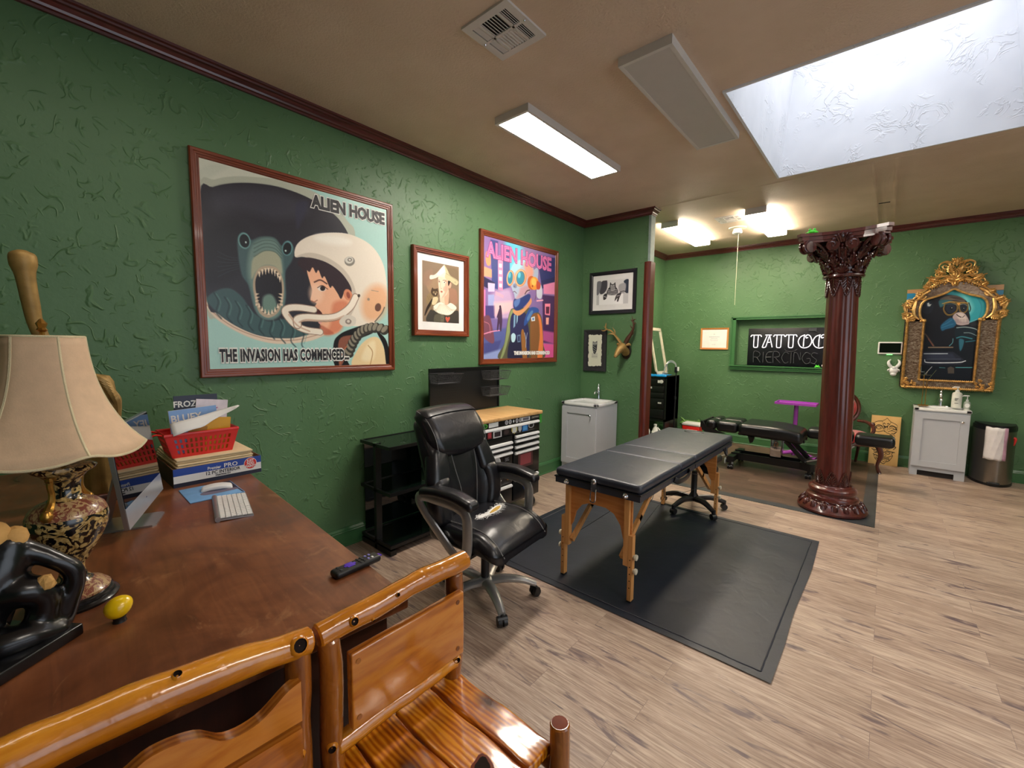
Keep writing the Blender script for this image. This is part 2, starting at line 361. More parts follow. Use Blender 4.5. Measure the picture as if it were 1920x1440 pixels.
    def prism(s, poly, axis, a, b, mi=0, M=None):
        n = len(poly)
        ar = sum(poly[i][0]*poly[(i+1) % n][1]-poly[(i+1) % n][0]*poly[i][1] for i in range(n))
        if ar < 0: poly = poly[::-1]
        def P(p, t): return {'x': (t, p[0], p[1]), 'y': (p[0], t, p[1]), 'z': (p[0], p[1], t)}[axis]
        vs = [P(p, a) for p in poly]+[P(p, b) for p in poly]; fs = [tuple(range(n-1, -1, -1)), tuple(range(n, 2*n))]+[(i, (i+1) % n, n+(i+1) % n, n+i) for i in range(n)]
        if axis == 'y': fs = [f[::-1] for f in fs]
        if a > b: fs = [f[::-1] for f in fs]
        return s.add(vs, fs, mi, M)
    def sph(s, c, r, n=16, mi=0, M=None, fn=None):
        r = r if isinstance(r, (list, tuple)) else (r, r, r); m = max(4, n//2); vs = [(0, 0, -1)]; fs = []
        for i in range(1, m):
            ph = -PI/2+PI*i/m
            for k in range(n): vs.append((math.cos(ph)*math.cos(2*PI*k/n), math.cos(ph)*math.sin(2*PI*k/n), math.sin(ph)))
        vs.append((0, 0, 1)); T = len(vs)-1
        for k in range(n): fs.append((0, 1+(k+1) % n, 1+k)); fs.append((T, T-n+k, T-n+(k+1) % n))
        for i in range(m-2):
            for k in range(n): a = 1+i*n; fs.append((a+k, a+(k+1) % n, a+n+(k+1) % n, a+n+k))
        o = []
        for v in vs:
            p = Vector(v)
            if fn: p = Vector(fn(p))
            o.append((c[0]+p[0]*r[0], c[1]+p[1]*r[1], c[2]+p[2]*r[2]))
        return s.add(o, fs, mi, M)
    def text(s, body, size, M, depth=.0006, mi=0, align='CENTER', sx=1.0, bold=0.0, sy=1.0, sp=1.0):
        cu = bpy.data.curves.new('t', 'FONT'); cu.body = body; cu.size = size; cu.align_x = align; cu.align_y = 'CENTER'; cu.extrude = depth; cu.resolution_u = 2; cu.offset = bold; cu.space_character = sp
        ob = bpy.data.objects.new('t', cu); COL.objects.link(ob); bpy.context.view_layer.update()
        me = bpy.data.meshes.new_from_object(ob.evaluated_get(bpy.context.evaluated_depsgraph_get()))
        SC = Matrix.Diagonal((sx, sy, 1, 1)); vs = [M @ (SC @ v.co) for v in me.vertices]; fs = [tuple(p.vertices) for p in me.polygons]
        bpy.data.objects.remove(ob); bpy.data.curves.remove(cu); bpy.data.meshes.remove(me)
        return s.add(vs, fs, mi)
    def shift(s, fn, start=0):
        s.v[start:] = [tuple(fn(Vector(p))) for p in s.v[start:]]; return s
    def build(s, name, mats, parent=None, loc=(0, 0, 0), rot=(0, 0, 0), smooth=35, label=None):
        me = bpy.data.meshes.new(name); me.from_pydata(s.v, [], s.f)
        for m in (mats if isinstance(mats, (list, tuple)) else [mats]): me.materials.append(m)
        me.polygons.foreach_set('material_index', s.mi); me.update()
        if smooth:
            me.polygons.foreach_set('use_smooth', [True]*len(me.polygons)); me.set_sharp_from_angle(angle=math.radians(smooth))
        o = bpy.data.objects.new(name, me); o.location = loc; o.rotation_euler = rot; COL.objects.link(o)
        if parent: o.parent = parent
        if label: o['label'] = label
        return o
def thing(name, label, cat, loc=(0, 0, 0), rotz=0, group=None, rot=None):
    o = bpy.data.objects.new(name, None); o.empty_display_size = .1; o.location = loc; o.rotation_euler = rot or (0, 0, rotz); COL.objects.link(o)
    o['label'] = label; o['category'] = cat
    if group: o['group'] = group
    return o
def tag(o, label, cat, group=None):
    o['label'] = label; o['category'] = cat
    if group: o['group'] = group
    return o
def struct(o, label=None):
    o['kind'] = 'structure'
    if label: o['label'] = label
    return o
def dup(root, loc, label, rotz=None):
    r = root.copy(); COL.objects.link(r); r.location = loc; r['label'] = label
    if rotz is not None: r.rotation_euler = (0, 0, rotz)
    for ch in list(root.children):
        c = ch.copy(); COL.objects.link(c); c.parent = r
        for g in list(ch.children):
            d = g.copy(); COL.objects.link(d); d.parent = c
    return r
def T(x, y, z): return Matrix.Translation((x, y, z))
def RX(a): return Matrix.Rotation(a, 4, 'X')
def RY(a): return Matrix.Rotation(a, 4, 'Y')
def RZ(a): return Matrix.Rotation(a, 4, 'Z')
FACE = RX(PI/2)                 # text lying in xy -> standing in xz, read from -y
# ------------------------------------------------------------------ flat artwork painted on a fine grid of vertices
ART = {
 'visor': [
  (2,'a9d3cb',1,2,0,'-13,-32 1048,-46 1050,1047 -16,1034'),
  (0,'d3d6c6',1,40,0,'-13,-32 215,-26 468,14 621,78 446,138 119,141 -14,176'),
  (0,'c2c9b9',0.5,14,0,'-2,64 52,16 124,6 79,48 1,118'),
  (0,'b8bdac',1,3,0,'-2,146 61,85 145,45 237,21 361,-1 468,5 563,21 657,69 731,132 779,223 738,659 628,786 525,840 429,863 312,871 213,851 121,809 42,753 1,694'),
  (0,'e6d3bd',1,5,0,'1,694 42,753 121,809 213,851 312,871 429,863 525,840 628,776 608,747 430,830 305,839 175,808 85,751 6,673'),
  (1,'b98f78',1,4,2,'4,686 48,740 123,795 214,833 309,853 420,847 526,818'),
  (0,'2b2a33',1,3,0,'0,166 52,122 121,86 213,57 326,39 431,42 523,60 621,97 693,150 745,249 742,453 629,726 556,773 487,809 411,835 305,839 214,824 122,782 50,726 5,661'),
  (0,'41414c',0.8,60,0,'48,152 196,84 377,65 503,125 356,204 162,205 59,229'),
  (0,'1d1d26',0.9,50,0,'0,354 138,260 204,348 145,527 5,593'),
  (0,'33344a',0.7,20,0,'438,104 504,78 464,190 435,232'),
  (0,'3d5a5c',1,8,0,'5,661 47,613 105,597 157,636 201,706 273,751 360,734 432,754 497,804 411,833 305,837 214,823 122,780 50,725'),
  (1,'1f3438',0.8,6,3,'36,626 52,666 41,716 60,748'),
  (1,'6d9a94',0.6,6,2,'45,630 61,667 51,710'),
  (1,'1f3438',0.8,6,3,'79,642 96,682 85,734 105,766'),
  (1,'6d9a94',0.6,6,2,'90,646 106,683 96,728'),
  (1,'1f3438',0.8,6,3,'125,658 142,700 131,752 151,785'),
  (1,'6d9a94',0.6,6,2,'135,663 152,701 142,746'),
  (1,'1f3438',0.8,6,3,'172,675 190,718 178,770 199,805'),
  (1,'6d9a94',0.6,6,2,'182,680 200,719 189,765'),
  (1,'1f3438',0.8,6,3,'220,693 239,736 227,790 249,825'),
  (1,'6d9a94',0.6,6,2,'231,698 250,737 239,784'),
  (1,'1f3438',0.8,6,3,'270,711 290,755 278,810 300,845'),
  (1,'6d9a94',0.6,6,2,'282,716 301,756 290,804'),
  (1,'1f3438',0.8,6,3,'322,730 343,775 330,830 354,867'),
  (1,'6d9a94',0.6,6,2,'334,735 354,776 342,825'),
  (1,'1f3438',0.8,6,3,'376,750 398,795 384,852 409,889'),
  (1,'6d9a94',0.6,6,2,'389,755 409,797 397,846'),
  (1,'1f3438',0.8,6,3,'432,770 454,817 441,874 466,913'),
  (1,'6d9a94',0.6,6,2,'445,775 467,818 454,868'),
  (0,'456063',1,8,0,'145,392 152,332 178,309 208,340 253,315 319,308 352,343 388,313 416,346 405,412 371,472 363,536 364,618 347,693 308,734 265,745 225,722 201,654 186,573 157,517'),
  (0,'6f8a84',1,18,0,'203,382 252,326 319,318 350,375 358,464 361,619 325,722 265,741 217,701 200,607 184,505'),
  (0,'a9ab92',1,10,0,'207,450 230,412 267,385 317,382 344,412 350,492 315,459 265,461 227,495 202,537'),
  (1,'4b5f58',0.8,4,2,'218,423 267,385 317,382 351,411'),
  (1,'4b5f58',0.8,4,2,'218,402 267,367 318,365 351,395'),
  (1,'4b5f58',0.8,4,2,'219,381 268,349 318,347 351,379'),
  (1,'4b5f58',0.8,4,2,'219,361 268,332 318,329 352,362'),
  (1,'4b5f58',0.8,4,2,'220,340 269,314 319,311 352,346'),
  (0,'b7a48c',1,3,0,'214,527 240,477 286,458 332,470 354,528 356,601 342,661 317,709 272,733 232,709 216,649 207,580'),
  (0,'1f1b22',1,3,0,'224,528 249,489 288,474 325,485 344,531 346,597 334,653 310,694 274,715 242,694 227,641 218,577'),
  (0,'6e8b80',1,14,0,'252,628 286,607 310,628 318,677 283,711 250,695'),
  (2,'ead9bf',1,2,0,'233,497 246,495 239,529'),
  (2,'ead9bf',1,2,0,'248,483 261,481 254,515'),
  (2,'ead9bf',1,2,0,'263,475 276,474 269,508'),
  (2,'ead9bf',1,2,0,'278,472 291,470 284,504'),
  (2,'ead9bf',1,2,0,'294,473 307,471 300,506'),
  (2,'ead9bf',1,2,0,'308,478 321,476 314,511'),
  (2,'ead9bf',1,2,0,'321,491 335,489 328,524'),
  (2,'ead9bf',1,2,0,'331,508 345,506 338,541'),
  (2,'ead9bf',1,2,0,'226,682 239,681 233,655'),
  (2,'ead9bf',1,2,0,'238,700 252,699 246,673'),
  (2,'ead9bf',1,2,0,'253,711 266,711 260,684'),
  (2,'ead9bf',1,2,0,'269,718 283,717 277,690'),
  (2,'ead9bf',1,2,0,'286,711 300,710 294,684'),
  (2,'ead9bf',1,2,0,'302,699 315,699 309,672'),
  (2,'ead9bf',1,2,0,'316,679 330,678 324,651'),
  (2,'e2cdb2',1,2,0,'217,609 216,623 236,609'),
  (2,'e2cdb2',1,2,0,'351,597 349,612 327,601'),
  (2,'e2cdb2',1,2,0,'216,627 216,641 236,627'),
  (2,'e2cdb2',1,2,0,'350,615 348,630 326,619'),
  (2,'e2cdb2',1,2,0,'216,644 215,658 235,644'),
  (2,'e2cdb2',1,2,0,'350,633 348,648 326,637'),
  (2,'e2cdb2',1,2,0,'215,662 215,676 235,662'),
  (2,'e2cdb2',1,2,0,'350,652 347,667 325,655'),
  (0,'6fa09e',1,5,0,'204,339 204,360 196,378 183,389 169,389 156,379 150,362 150,341 158,323 170,312 185,311 197,321'),
  (0,'14181d',1,3,0,'199,342 199,360 193,375 183,383 172,383 162,375 156,360 156,343 162,328 172,319 183,319 193,327'),
  (0,'cfe3e0',1,2,0,'187,356 187,359 185,361 183,362 181,362 180,360 180,358 180,355 182,353 184,352 186,352 187,354'),
  (0,'5f8f92',1,5,0,'409,351 402,372 390,387 375,392 363,387 355,373 355,353 362,332 374,317 388,311 401,316 409,331'),
  (0,'14181d',1,3,0,'402,353 397,370 387,382 376,387 366,383 360,371 360,354 365,338 375,325 386,321 396,325 402,337'),
  (0,'cfe3e0',1,2,0,'377,366 376,369 375,371 373,372 370,372 369,370 368,368 369,365 371,363 373,362 375,362 377,364'),
  (1,'4a5960',0.5,4,1,'147,442 103,441 60,423'),
  (1,'4a5960',0.5,4,1,'147,452 102,456 59,448'),
  (1,'4a5960',0.5,4,1,'147,463 102,471 58,472'),
  (1,'4a5960',0.5,4,1,'146,473 101,486 58,497'),
  (1,'4a5960',0.5,4,1,'146,483 101,501 57,521'),
  (1,'4a5960',0.5,4,1,'146,493 100,516 56,546'),
  (0,'ece2d2',1,2,0,'420,391 429,330 478,279 558,239 660,213 746,207 848,229 918,276 967,355 987,455 986,565 953,669 888,737 793,757 709,751 671,724 739,617 740,515 666,442 555,394 468,384'),
  (0,'cfc4b4',1,6,0,'424,391 497,356 595,364 699,418 763,512 772,615 726,711 682,739 672,703 739,617 738,515 666,437 555,391 468,384'),
  (0,'e8a878',0.75,50,0,'992,619 961,677 914,714 866,721 828,698 810,650 816,591 845,535 889,497 938,487 979,509 999,557'),
  (0,'f7f2e6',0.9,30,0,'755,253 736,268 691,281 634,287 579,286 541,278 529,265 546,250 587,238 643,231 700,231 741,239'),
  (0,'f0b795',1,3,0,'484,447 497,521 508,568 497,612 503,626 530,635 517,663 541,671 563,699 553,727 542,744 552,769 548,793 576,815 633,808 676,772 721,670 739,586 729,516 634,447 534,421'),
  (0,'d9805f',0.8,26,0,'631,626 722,619 681,769 627,808 576,813 608,747'),
  (0,'b85f48',0.7,10,0,'547,759 587,777 627,806 576,815 548,794'),
  (0,'f8cfb2',0.8,30,0,'571,576 565,606 549,629 530,638 510,632 497,612 492,584 498,555 512,532 532,522 552,528 566,548'),
  (0,'33252d',1,3,0,'434,431 442,402 497,383 595,395 682,442 738,513 743,555 709,538 679,597 658,568 628,527 612,538 583,478 567,489 548,446 533,464 515,435 497,463 478,453 471,477 453,451'),
  (1,'5c3a35',1,3,4,'522,517 557,501 594,518'),
  (0,'f3e3d8',1,2,0,'587,552 582,559 572,563 560,565 549,562 541,556 540,548 544,541 554,536 566,535 577,538 585,544'),
  (0,'2c2023',1,2,0,'584,546 582,553 576,559 569,562 561,561 556,556 554,549 556,541 562,535 569,533 577,534 582,539'),
  (1,'3d2426',1,2,2,'539,547 567,531 599,549'),
  (1,'a65d48',1,3,2,'503,624 518,629 536,617'),
  (0,'4a1f22',1,3,0,'519,663 544,673 562,697 555,725 534,711 529,682'),
  (0,'e9a9a0',1,3,0,'539,730 559,727 553,751 539,749'),
  (0,'dd8f6c',1,3,0,'748,561 749,578 743,594 731,602 717,602 704,593 696,578 695,561 701,546 713,537 727,537 740,546'),
  (0,'9c5140',1,4,0,'735,568 736,578 734,586 729,591 723,590 717,584 713,575 712,565 714,557 719,552 725,553 731,559'),
  (1,'9c7f6c',1,2,20,'546,800 468,791 413,766 378,730 359,694 379,674 434,667 514,673'),
  (1,'f4ead9',1,2,16,'546,800 468,791 413,766 378,730 359,694 379,674 434,667 514,673'),
  (1,'9c7f6c',1,2,23,'422,764 423,733 470,720 558,719 629,710 683,685 738,638 771,579'),
  (1,'f6ecdc',1,2,18,'422,764 423,733 470,720 558,719 629,710 683,685 738,638 771,579'),
  (1,'c9a58c',0.8,4,4,'432,749 470,733 557,733 634,723 693,698'),
  (1,'c9a58c',0.8,4,4,'378,710 422,768 487,798'),
  (0,'d9d2c4',1,3,0,'666,724 710,691 765,704 765,745 720,763 671,754'),
  (0,'8d8178',1,2,0,'740,731 737,739 730,746 720,748 710,746 703,741 700,733 703,724 710,718 720,715 730,717 738,723'),
  (0,'d9cfc2',1,2,0,'730,729 729,733 725,737 720,738 715,737 711,734 710,730 712,726 715,723 720,721 725,722 729,725'),
  (0,'8c877d',1,2,0,'771,362 766,377 754,389 737,396 721,394 709,385 705,372 709,357 722,345 738,339 755,340 767,348'),
  (0,'d8d4c8',1,2,0,'762,356 758,367 748,376 735,381 722,380 713,374 709,364 713,354 723,345 736,340 749,341 759,347'),
  (0,'77726a',1,2,0,'753,356 751,361 746,366 739,369 731,369 726,365 725,360 727,354 732,349 739,347 746,347 751,350'),
  (0,'e4ddd0',1,2,0,'747,357 745,360 743,362 739,364 735,364 732,362 731,359 732,356 735,353 739,352 743,352 746,354'),
  (0,'6b4a40',1,3,0,'945,632 940,645 930,654 918,656 908,652 902,642 902,628 907,616 917,607 929,604 939,609 945,619'),
  (0,'4c4038',1,2,0,'802,568 800,573 797,577 792,579 788,578 785,574 783,569 785,564 788,560 793,558 797,559 801,562'),
  (0,'9a8a7c',1,2,0,'866,584 865,589 862,592 857,593 853,593 850,590 849,586 850,581 853,578 858,576 862,577 865,580'),
  (1,'8f857a',0.8,2,2,'879,527 927,529'),
  (1,'6e655c',1,2,4,'900,724 950,667 970,627'),
  (0,'1b191d',1,3,0,'629,999 624,867 664,810 747,772 852,742 912,767 875,801 746,856 689,928 721,1007'),
  (0,'8c5646',1,6,0,'658,846 735,814 780,824 712,897 688,970 655,999'),
  (0,'3a3834',1,2,0,'734,904 745,918 749,933 744,945 731,952 715,951 699,942 688,929 685,914 690,902 702,895 718,896'),
  (0,'8e8878',1,3,0,'722,907 731,916 735,926 733,933 725,936 714,934 703,927 694,918 690,908 692,901 700,898 711,900'),
  (0,'3a3834',1,2,0,'750,879 759,893 760,909 753,920 740,925 724,922 710,912 701,897 700,882 706,870 720,865 735,868'),
  (0,'8e8878',1,3,0,'736,880 744,890 746,901 743,908 735,910 725,906 714,898 707,887 705,877 708,870 716,868 726,872'),
  (0,'3a3834',1,2,0,'766,854 773,870 772,885 763,896 749,899 733,894 721,882 714,866 715,851 724,840 738,837 753,842'),
  (0,'8e8878',1,3,0,'751,854 757,865 758,876 754,882 745,883 736,879 727,869 721,858 720,847 725,841 733,840 742,845'),
  (0,'3a3834',1,2,0,'784,831 788,848 784,863 774,872 759,874 745,867 734,853 730,837 733,822 744,812 758,810 773,817'),
  (0,'8e8878',1,3,0,'768,830 771,842 771,852 766,858 757,858 748,852 741,842 737,830 738,819 743,813 751,813 760,819'),
  (0,'3a3834',1,2,0,'802,811 804,828 798,843 786,851 772,850 758,842 750,827 748,810 754,795 766,787 780,787 794,796'),
  (0,'8e8878',1,3,0,'786,808 788,821 785,831 779,837 771,836 763,828 757,817 755,804 758,794 764,789 772,790 780,797'),
  (0,'3a3834',1,2,0,'823,794 822,811 814,825 801,832 787,830 775,819 769,803 770,786 778,772 791,766 805,768 817,778'),
  (0,'8e8878',1,3,0,'806,790 806,803 802,813 795,818 787,815 781,807 777,795 777,782 781,772 787,768 795,770 802,778'),
  (0,'3a3834',1,2,0,'847,781 843,799 833,812 819,817 805,813 794,801 791,784 794,767 805,754 819,749 833,752 843,764'),
  (0,'8e8878',1,3,0,'829,776 827,789 822,798 814,802 807,799 801,790 799,777 801,764 806,755 814,751 822,754 827,763'),
  (0,'3a3834',1,2,0,'873,773 866,790 854,802 839,805 826,799 817,786 816,768 823,752 835,740 850,737 863,742 872,756'),
  (0,'8e8878',1,3,0,'855,766 851,778 844,787 836,790 829,786 825,776 825,763 829,751 836,742 844,739 851,743 855,753'),
  (0,'3a3834',1,2,0,'901,770 892,786 878,796 862,797 850,790 844,775 845,758 854,742 868,732 884,730 896,738 903,752'),
  (0,'8e8878',1,3,0,'883,761 877,773 869,781 860,783 854,778 851,767 853,754 859,742 868,734 876,732 883,737 885,748'),
  (0,'3a3834',1,2,0,'931,772 920,787 904,795 888,794 877,785 873,770 878,753 889,738 905,729 921,730 932,739 936,754'),
  (0,'8e8878',1,3,0,'914,761 906,772 896,779 887,780 882,774 881,763 885,751 893,739 903,732 912,731 917,737 918,748'),
  (0,'3a3834',1,2,0,'963,779 949,792 932,799 916,796 907,785 905,770 913,753 927,739 944,733 959,735 969,746 971,762'),
  (0,'8e8878',1,3,0,'947,766 937,777 926,783 917,782 912,775 913,765 919,752 929,742 940,736 949,736 954,743 953,754'),
  (0,'3a3834',1,2,0,'996,791 980,803 961,807 946,802 938,790 940,774 950,758 966,746 984,742 999,746 1008,758 1006,775'),
  (0,'8e8878',1,3,0,'980,777 969,786 957,791 948,789 944,782 947,771 955,759 967,750 979,745 988,747 991,754 989,765'),
  (0,'e9cf9f',1,3,0,'745,1008 773,908 838,839 911,822 954,876 978,1016'),
  (0,'f3e2ba',1,20,0,'801,962 850,866 898,854 885,964'),
  (1,'b9925e',1,4,3,'860,1001 879,920 850,876'),
  (0,'1b191d',1,3,0,'912,789 974,832 1005,932 1004,1011 978,1011 960,882'),
  (1,'b06a4d',1,3,4,'661,989 678,918 706,882'),
 ],
 'city': [
  (2,'8b6fa5',1,2,0,'-55,-28 1066,-55 1109,1060 -36,1044'),
  (0,'5fc6dc',1,60,0,'280,-24 453,-15 526,102 459,226 326,253 271,136'),
  (0,'c3a5c8',1,60,0,'105,471 329,397 375,616 235,752 109,675'),
  (2,'3f4a86',1,8,0,'84,23 175,21 177,414 104,407'),
  (2,'4a5490',1,10,0,'218,38 320,35 329,380 233,408'),
  (2,'363a6e',1,10,0,'699,46 1018,30 1028,298 768,274'),
  (2,'ff8fb5',1,4,0,'175,136 236,133 237,416 181,414'),
  (2,'ffd9e8',1,4,0,'186,146 223,144 221,176 187,176'),
  (2,'ffd9e8',1,4,0,'187,200 224,198 223,230 188,230'),
  (2,'ffd9e8',1,4,0,'188,254 226,253 224,284 189,284'),
  (2,'ffd9e8',1,4,0,'190,308 227,307 225,339 190,339'),
  (2,'ffd9e8',1,4,0,'191,363 228,362 226,394 191,393'),
  (0,'ff9a6a',1,8,0,'34,136 74,121 88,215 53,236 31,200'),
  (2,'e9a07c',1,10,0,'-10,246 101,261 102,326 -9,325'),
  (2,'2d2c52',1,6,0,'-9,325 139,362 135,436 -7,404'),
  (2,'ff7fb0',1,10,0,'-1,435 27,432 26,640 3,642'),
  (2,'d9c2e8',1,4,0,'56,372 139,370 136,436 59,444'),
  (2,'9fa6d6',1,5,0,'58,468 131,461 133,551 59,557'),
  (2,'4d4480',1,8,0,'29,560 143,550 139,657 31,664'),
  (2,'f7a8bd',1,6,0,'147,430 247,457 244,478 147,459'),
  (2,'f4c0c4',1,30,0,'130,526 372,495 360,582 139,632'),
  (2,'7c6aa5',1,20,0,'3,666 429,638 338,756 5,770'),
  (2,'59639e',1,20,0,'-4,770 337,721 253,1001 0,1000'),
  (2,'4b4f88',1,14,0,'-2,867 224,836 176,930 -1,964'),
  (2,'8f9fd0',1,20,0,'-1,956 213,912 215,1001 0,1000'),
  (0,'7a4a5c',1,10,0,'3,666 73,637 110,724 137,839 101,864 6,802'),
  (1,'e58f96',1,5,2,'15,689 74,710 87,783'),
  (1,'ff9fc0',1,5,4,'5,790 111,765 209,753'),
  (0,'4b3550',1,3,0,'195,570 212,548 226,584 233,676 222,756 204,753 198,695 182,750 167,746 176,655 165,643'),
  (0,'3d2a40',1,2,0,'219,556 217,563 213,569 207,572 200,570 196,565 194,558 195,550 200,544 206,542 212,543 217,548'),
  (2,'30305c',1,6,0,'768,274 1024,202 1027,279 786,345'),
  (2,'e88ab0',1,8,0,'808,306 993,259 994,379 815,389'),
  (2,'4a2f5c',1,12,0,'795,400 1032,395 1049,862 818,848'),
  (2,'ff8fa8',1,5,0,'837,480 926,472 922,587 841,583'),
  (2,'5c2540',1,4,0,'854,507 911,502 908,569 857,573'),
  (2,'ffb3a0',1,6,0,'858,610 906,607 902,674 860,676'),
  (1,'ffb0c0',1,4,6,'712,464 805,450'),
  (2,'e65f9f',1,14,0,'818,857 998,863 1004,1005 807,1004'),
  (2,'c05a98',1,20,0,'814,735 994,747 998,863 817,829'),
  (0,'a9b6cc',1,6,0,'645,217 703,164 727,197 708,318 678,321'),
  (0,'cdd0dc',1,8,0,'709,354 769,310 795,381 773,439 711,427'),
  (0,'5b5a45',1,3,0,'209,1001 263,861 297,689 334,584 386,554 625,535 731,563 795,633 818,848 815,1004'),
  (0,'8d9a68',1,8,0,'209,1001 269,852 304,680 341,584 376,573 350,712 301,860 255,963'),
  (0,'e9854a',1,14,0,'717,592 779,625 817,820 807,1004 730,1004 761,775'),
  (0,'8c5f3a',1,14,0,'627,598 716,583 759,728 728,962 639,999 618,780'),
  (0,'34345c',1,8,0,'336,670 387,589 540,586 570,656 603,780 580,1003 318,1002 340,833'),
  (0,'2c2c46',1,14,0,'340,833 490,856 509,1002 318,1002'),
  (0,'9c6a3a',1,6,0,'488,767 530,756 580,1003 516,1003'),
  (2,'7fa6c4',1,3,0,'385,615 407,605 404,709 380,728'),
  (2,'8fb6cc',1,3,0,'422,612 442,602 437,664 420,691'),
  (0,'b9dbe6',1,3,0,'352,790 385,771 413,796 397,845 360,846'),
  (2,'6f88a4',1,3,0,'433,787 477,781 479,847 438,852'),
  (2,'34345c',1,2,0,'444,797 469,794 470,838 446,841'),
  (1,'a9b4c4',1,2,4,'536,765 558,827 557,895'),
  (1,'a9b4c4',1,2,3,'576,763 558,827'),
  (0,'34569a',1,6,0,'541,631 610,536 715,528 746,562 656,587 599,654 529,703'),
  (0,'5c86b8',1,8,0,'569,629 626,562 656,569 585,655'),
  (2,'e2ecec',1,2,0,'628,621 684,608 688,649 636,656'),
  (2,'5c86b8',1,2,0,'645,626 672,620 674,642 649,647'),
  (0,'2e3f78',1,4,0,'375,538 387,477 479,450 592,412 615,437 580,485 482,555 414,574'),
  (0,'d79a68',1,5,0,'376,564 428,573 510,549 594,479 622,445 631,489 553,559 456,614 381,598'),
  (0,'5d7cb8',1,10,0,'388,494 466,465 453,514 400,545'),
  (0,'a9b7cc',1,4,0,'328,329 332,253 364,188 430,142 512,118 598,130 656,180 668,250 648,334 592,394 480,455 404,471 386,434 362,402'),
  (0,'9fe3ea',1,30,0,'338,235 377,178 457,135 526,121 472,189 379,246'),
  (0,'e9967c',0.9,34,0,'527,146 613,150 656,207 617,275 545,267 529,207'),
  (0,'c98f98',0.8,26,0,'477,363 619,337 591,390 479,452 411,470 451,418'),
  (0,'d88a58',1,3,0,'384,298 373,333 352,359 326,370 302,363 287,339 284,305 295,271 315,244 341,233 365,240 381,264'),
  (0,'f0b98a',1,3,0,'370,297 361,329 344,352 323,362 304,355 291,334 289,303 298,272 315,249 336,239 356,245 368,267'),
  (0,'2f7f98',1,3,0,'366,297 359,325 344,345 326,353 310,347 300,329 298,303 306,276 320,255 338,247 354,253 365,271'),
  (0,'56c0d4',1,8,0,'339,278 336,290 329,299 321,303 314,300 309,292 308,280 312,268 318,259 326,255 334,258 339,266'),
  (0,'d88a58',1,3,0,'555,278 538,318 503,348 460,361 421,353 395,326 389,289 405,250 439,219 481,206 522,213 549,239'),
  (0,'f4c090',1,3,0,'539,277 524,314 494,341 457,353 423,345 401,321 396,287 410,251 439,224 476,212 511,218 534,242'),
  (0,'8a5a48',1,3,0,'531,279 518,311 493,335 462,345 434,339 416,317 412,287 424,256 449,232 479,222 508,228 527,249'),
  (0,'2f88a4',1,3,0,'523,280 512,309 490,331 463,340 438,334 422,314 419,287 430,258 451,236 478,227 504,232 520,252'),
  (0,'66cce0',1,8,0,'471,260 467,274 459,284 449,288 439,285 434,276 433,263 437,250 446,239 456,235 465,238 471,247'),
  (0,'7c86a4',1,6,0,'374,349 411,340 419,370 393,381 371,371'),
  (1,'5f4050',1,3,3,'372,416 393,409 418,423'),
  (0,'5b5f80',1,4,0,'399,365 398,368 394,370 388,372 383,371 379,370 378,368 379,365 383,363 388,361 394,361 398,363'),
  (0,'c9602e',1,4,0,'692,298 689,331 670,357 641,371 609,367 583,349 569,320 572,288 590,262 619,248 651,250 678,269'),
  (0,'f29a3e',1,4,0,'736,297 732,328 712,354 680,367 646,365 619,347 606,320 609,290 629,264 660,251 694,252 722,269'),
  (0,'ffc060',1,12,0,'698,290 696,307 685,322 668,330 650,328 635,318 627,302 629,285 639,270 656,263 675,264 690,274'),
  (0,'a84a28',1,2,0,'654,335 653,341 649,345 643,347 637,346 633,343 631,338 632,332 636,328 642,326 648,326 653,330'),
  (0,'c4503a',1,6,0,'707,281 761,302 755,349 706,354'),
  (1,'5c2c30',1,3,3,'694,365 699,410 682,457'),
  (1,'4a3038',1,4,5,'535,418 563,388 606,375'),
 ],
 'portrait': [
  (2,'8b7661',1,2,0,'-50,-34 1058,-44 1077,1051 -51,1046'),
  (0,'a08468',1,30,0,'102,358 383,266 421,508 207,524'),
  (0,'a87a64',0.8,30,0,'716,416 928,422 951,654 757,643'),
  (0,'9a7a66',0.7,40,0,'34,213 258,124 242,345 51,406'),
  (0,'7c6a52',0.7,40,0,'675,56 981,69 985,324 752,253'),
  (0,'403d38',1,4,0,'142,1016 173,826 279,798 608,859 914,774 997,816 1036,1028'),
  (0,'5c584a',1,10,0,'298,999 333,873 552,874 535,995'),
  (1,'33302c',1,4,3,'280,1011 288,853'),
  (2,'6a6656',1,3,0,'482,877 571,879 564,1000 475,997'),
  (0,'3c3930',1,2,0,'527,932 525,937 521,940 516,942 510,941 506,938 504,933 506,929 510,925 515,924 521,925 525,928'),
  (0,'c9604c',1,3,0,'609,917 637,893 675,912 707,892 737,911 713,953 666,990 628,957'),
  (0,'ecc9ae',1,4,0,'476,526 688,407 691,648 606,693 495,683 458,618'),
  (0,'d8a488',0.8,14,0,'586,541 688,441 691,671 606,693'),
  (0,'efe8d6',1,3,0,'279,742 422,665 513,659 644,691 757,649 913,703 904,762 760,846 646,867 460,856 315,807'),
  (1,'b3a282',0.8,3,4,'449,692 359,782 279,800'),
  (1,'b3a282',0.8,3,4,'466,691 399,779 336,808'),
  (1,'b3a282',0.8,3,3,'482,690 439,777 394,816'),
  (1,'b3a282',0.8,3,3,'499,689 479,775 452,824'),
  (1,'b3a282',0.8,3,3,'515,688 520,773 511,832'),
  (1,'b3a282',0.8,3,3,'532,686 561,770 570,841'),
  (1,'b3a282',0.8,3,3,'549,685 602,768 630,826'),
  (1,'b3a282',0.8,3,3,'565,684 643,766 690,811'),
  (1,'b3a282',0.8,3,4,'582,683 684,763 751,797'),
  (1,'b3a282',0.8,3,4,'599,682 726,761 813,782'),
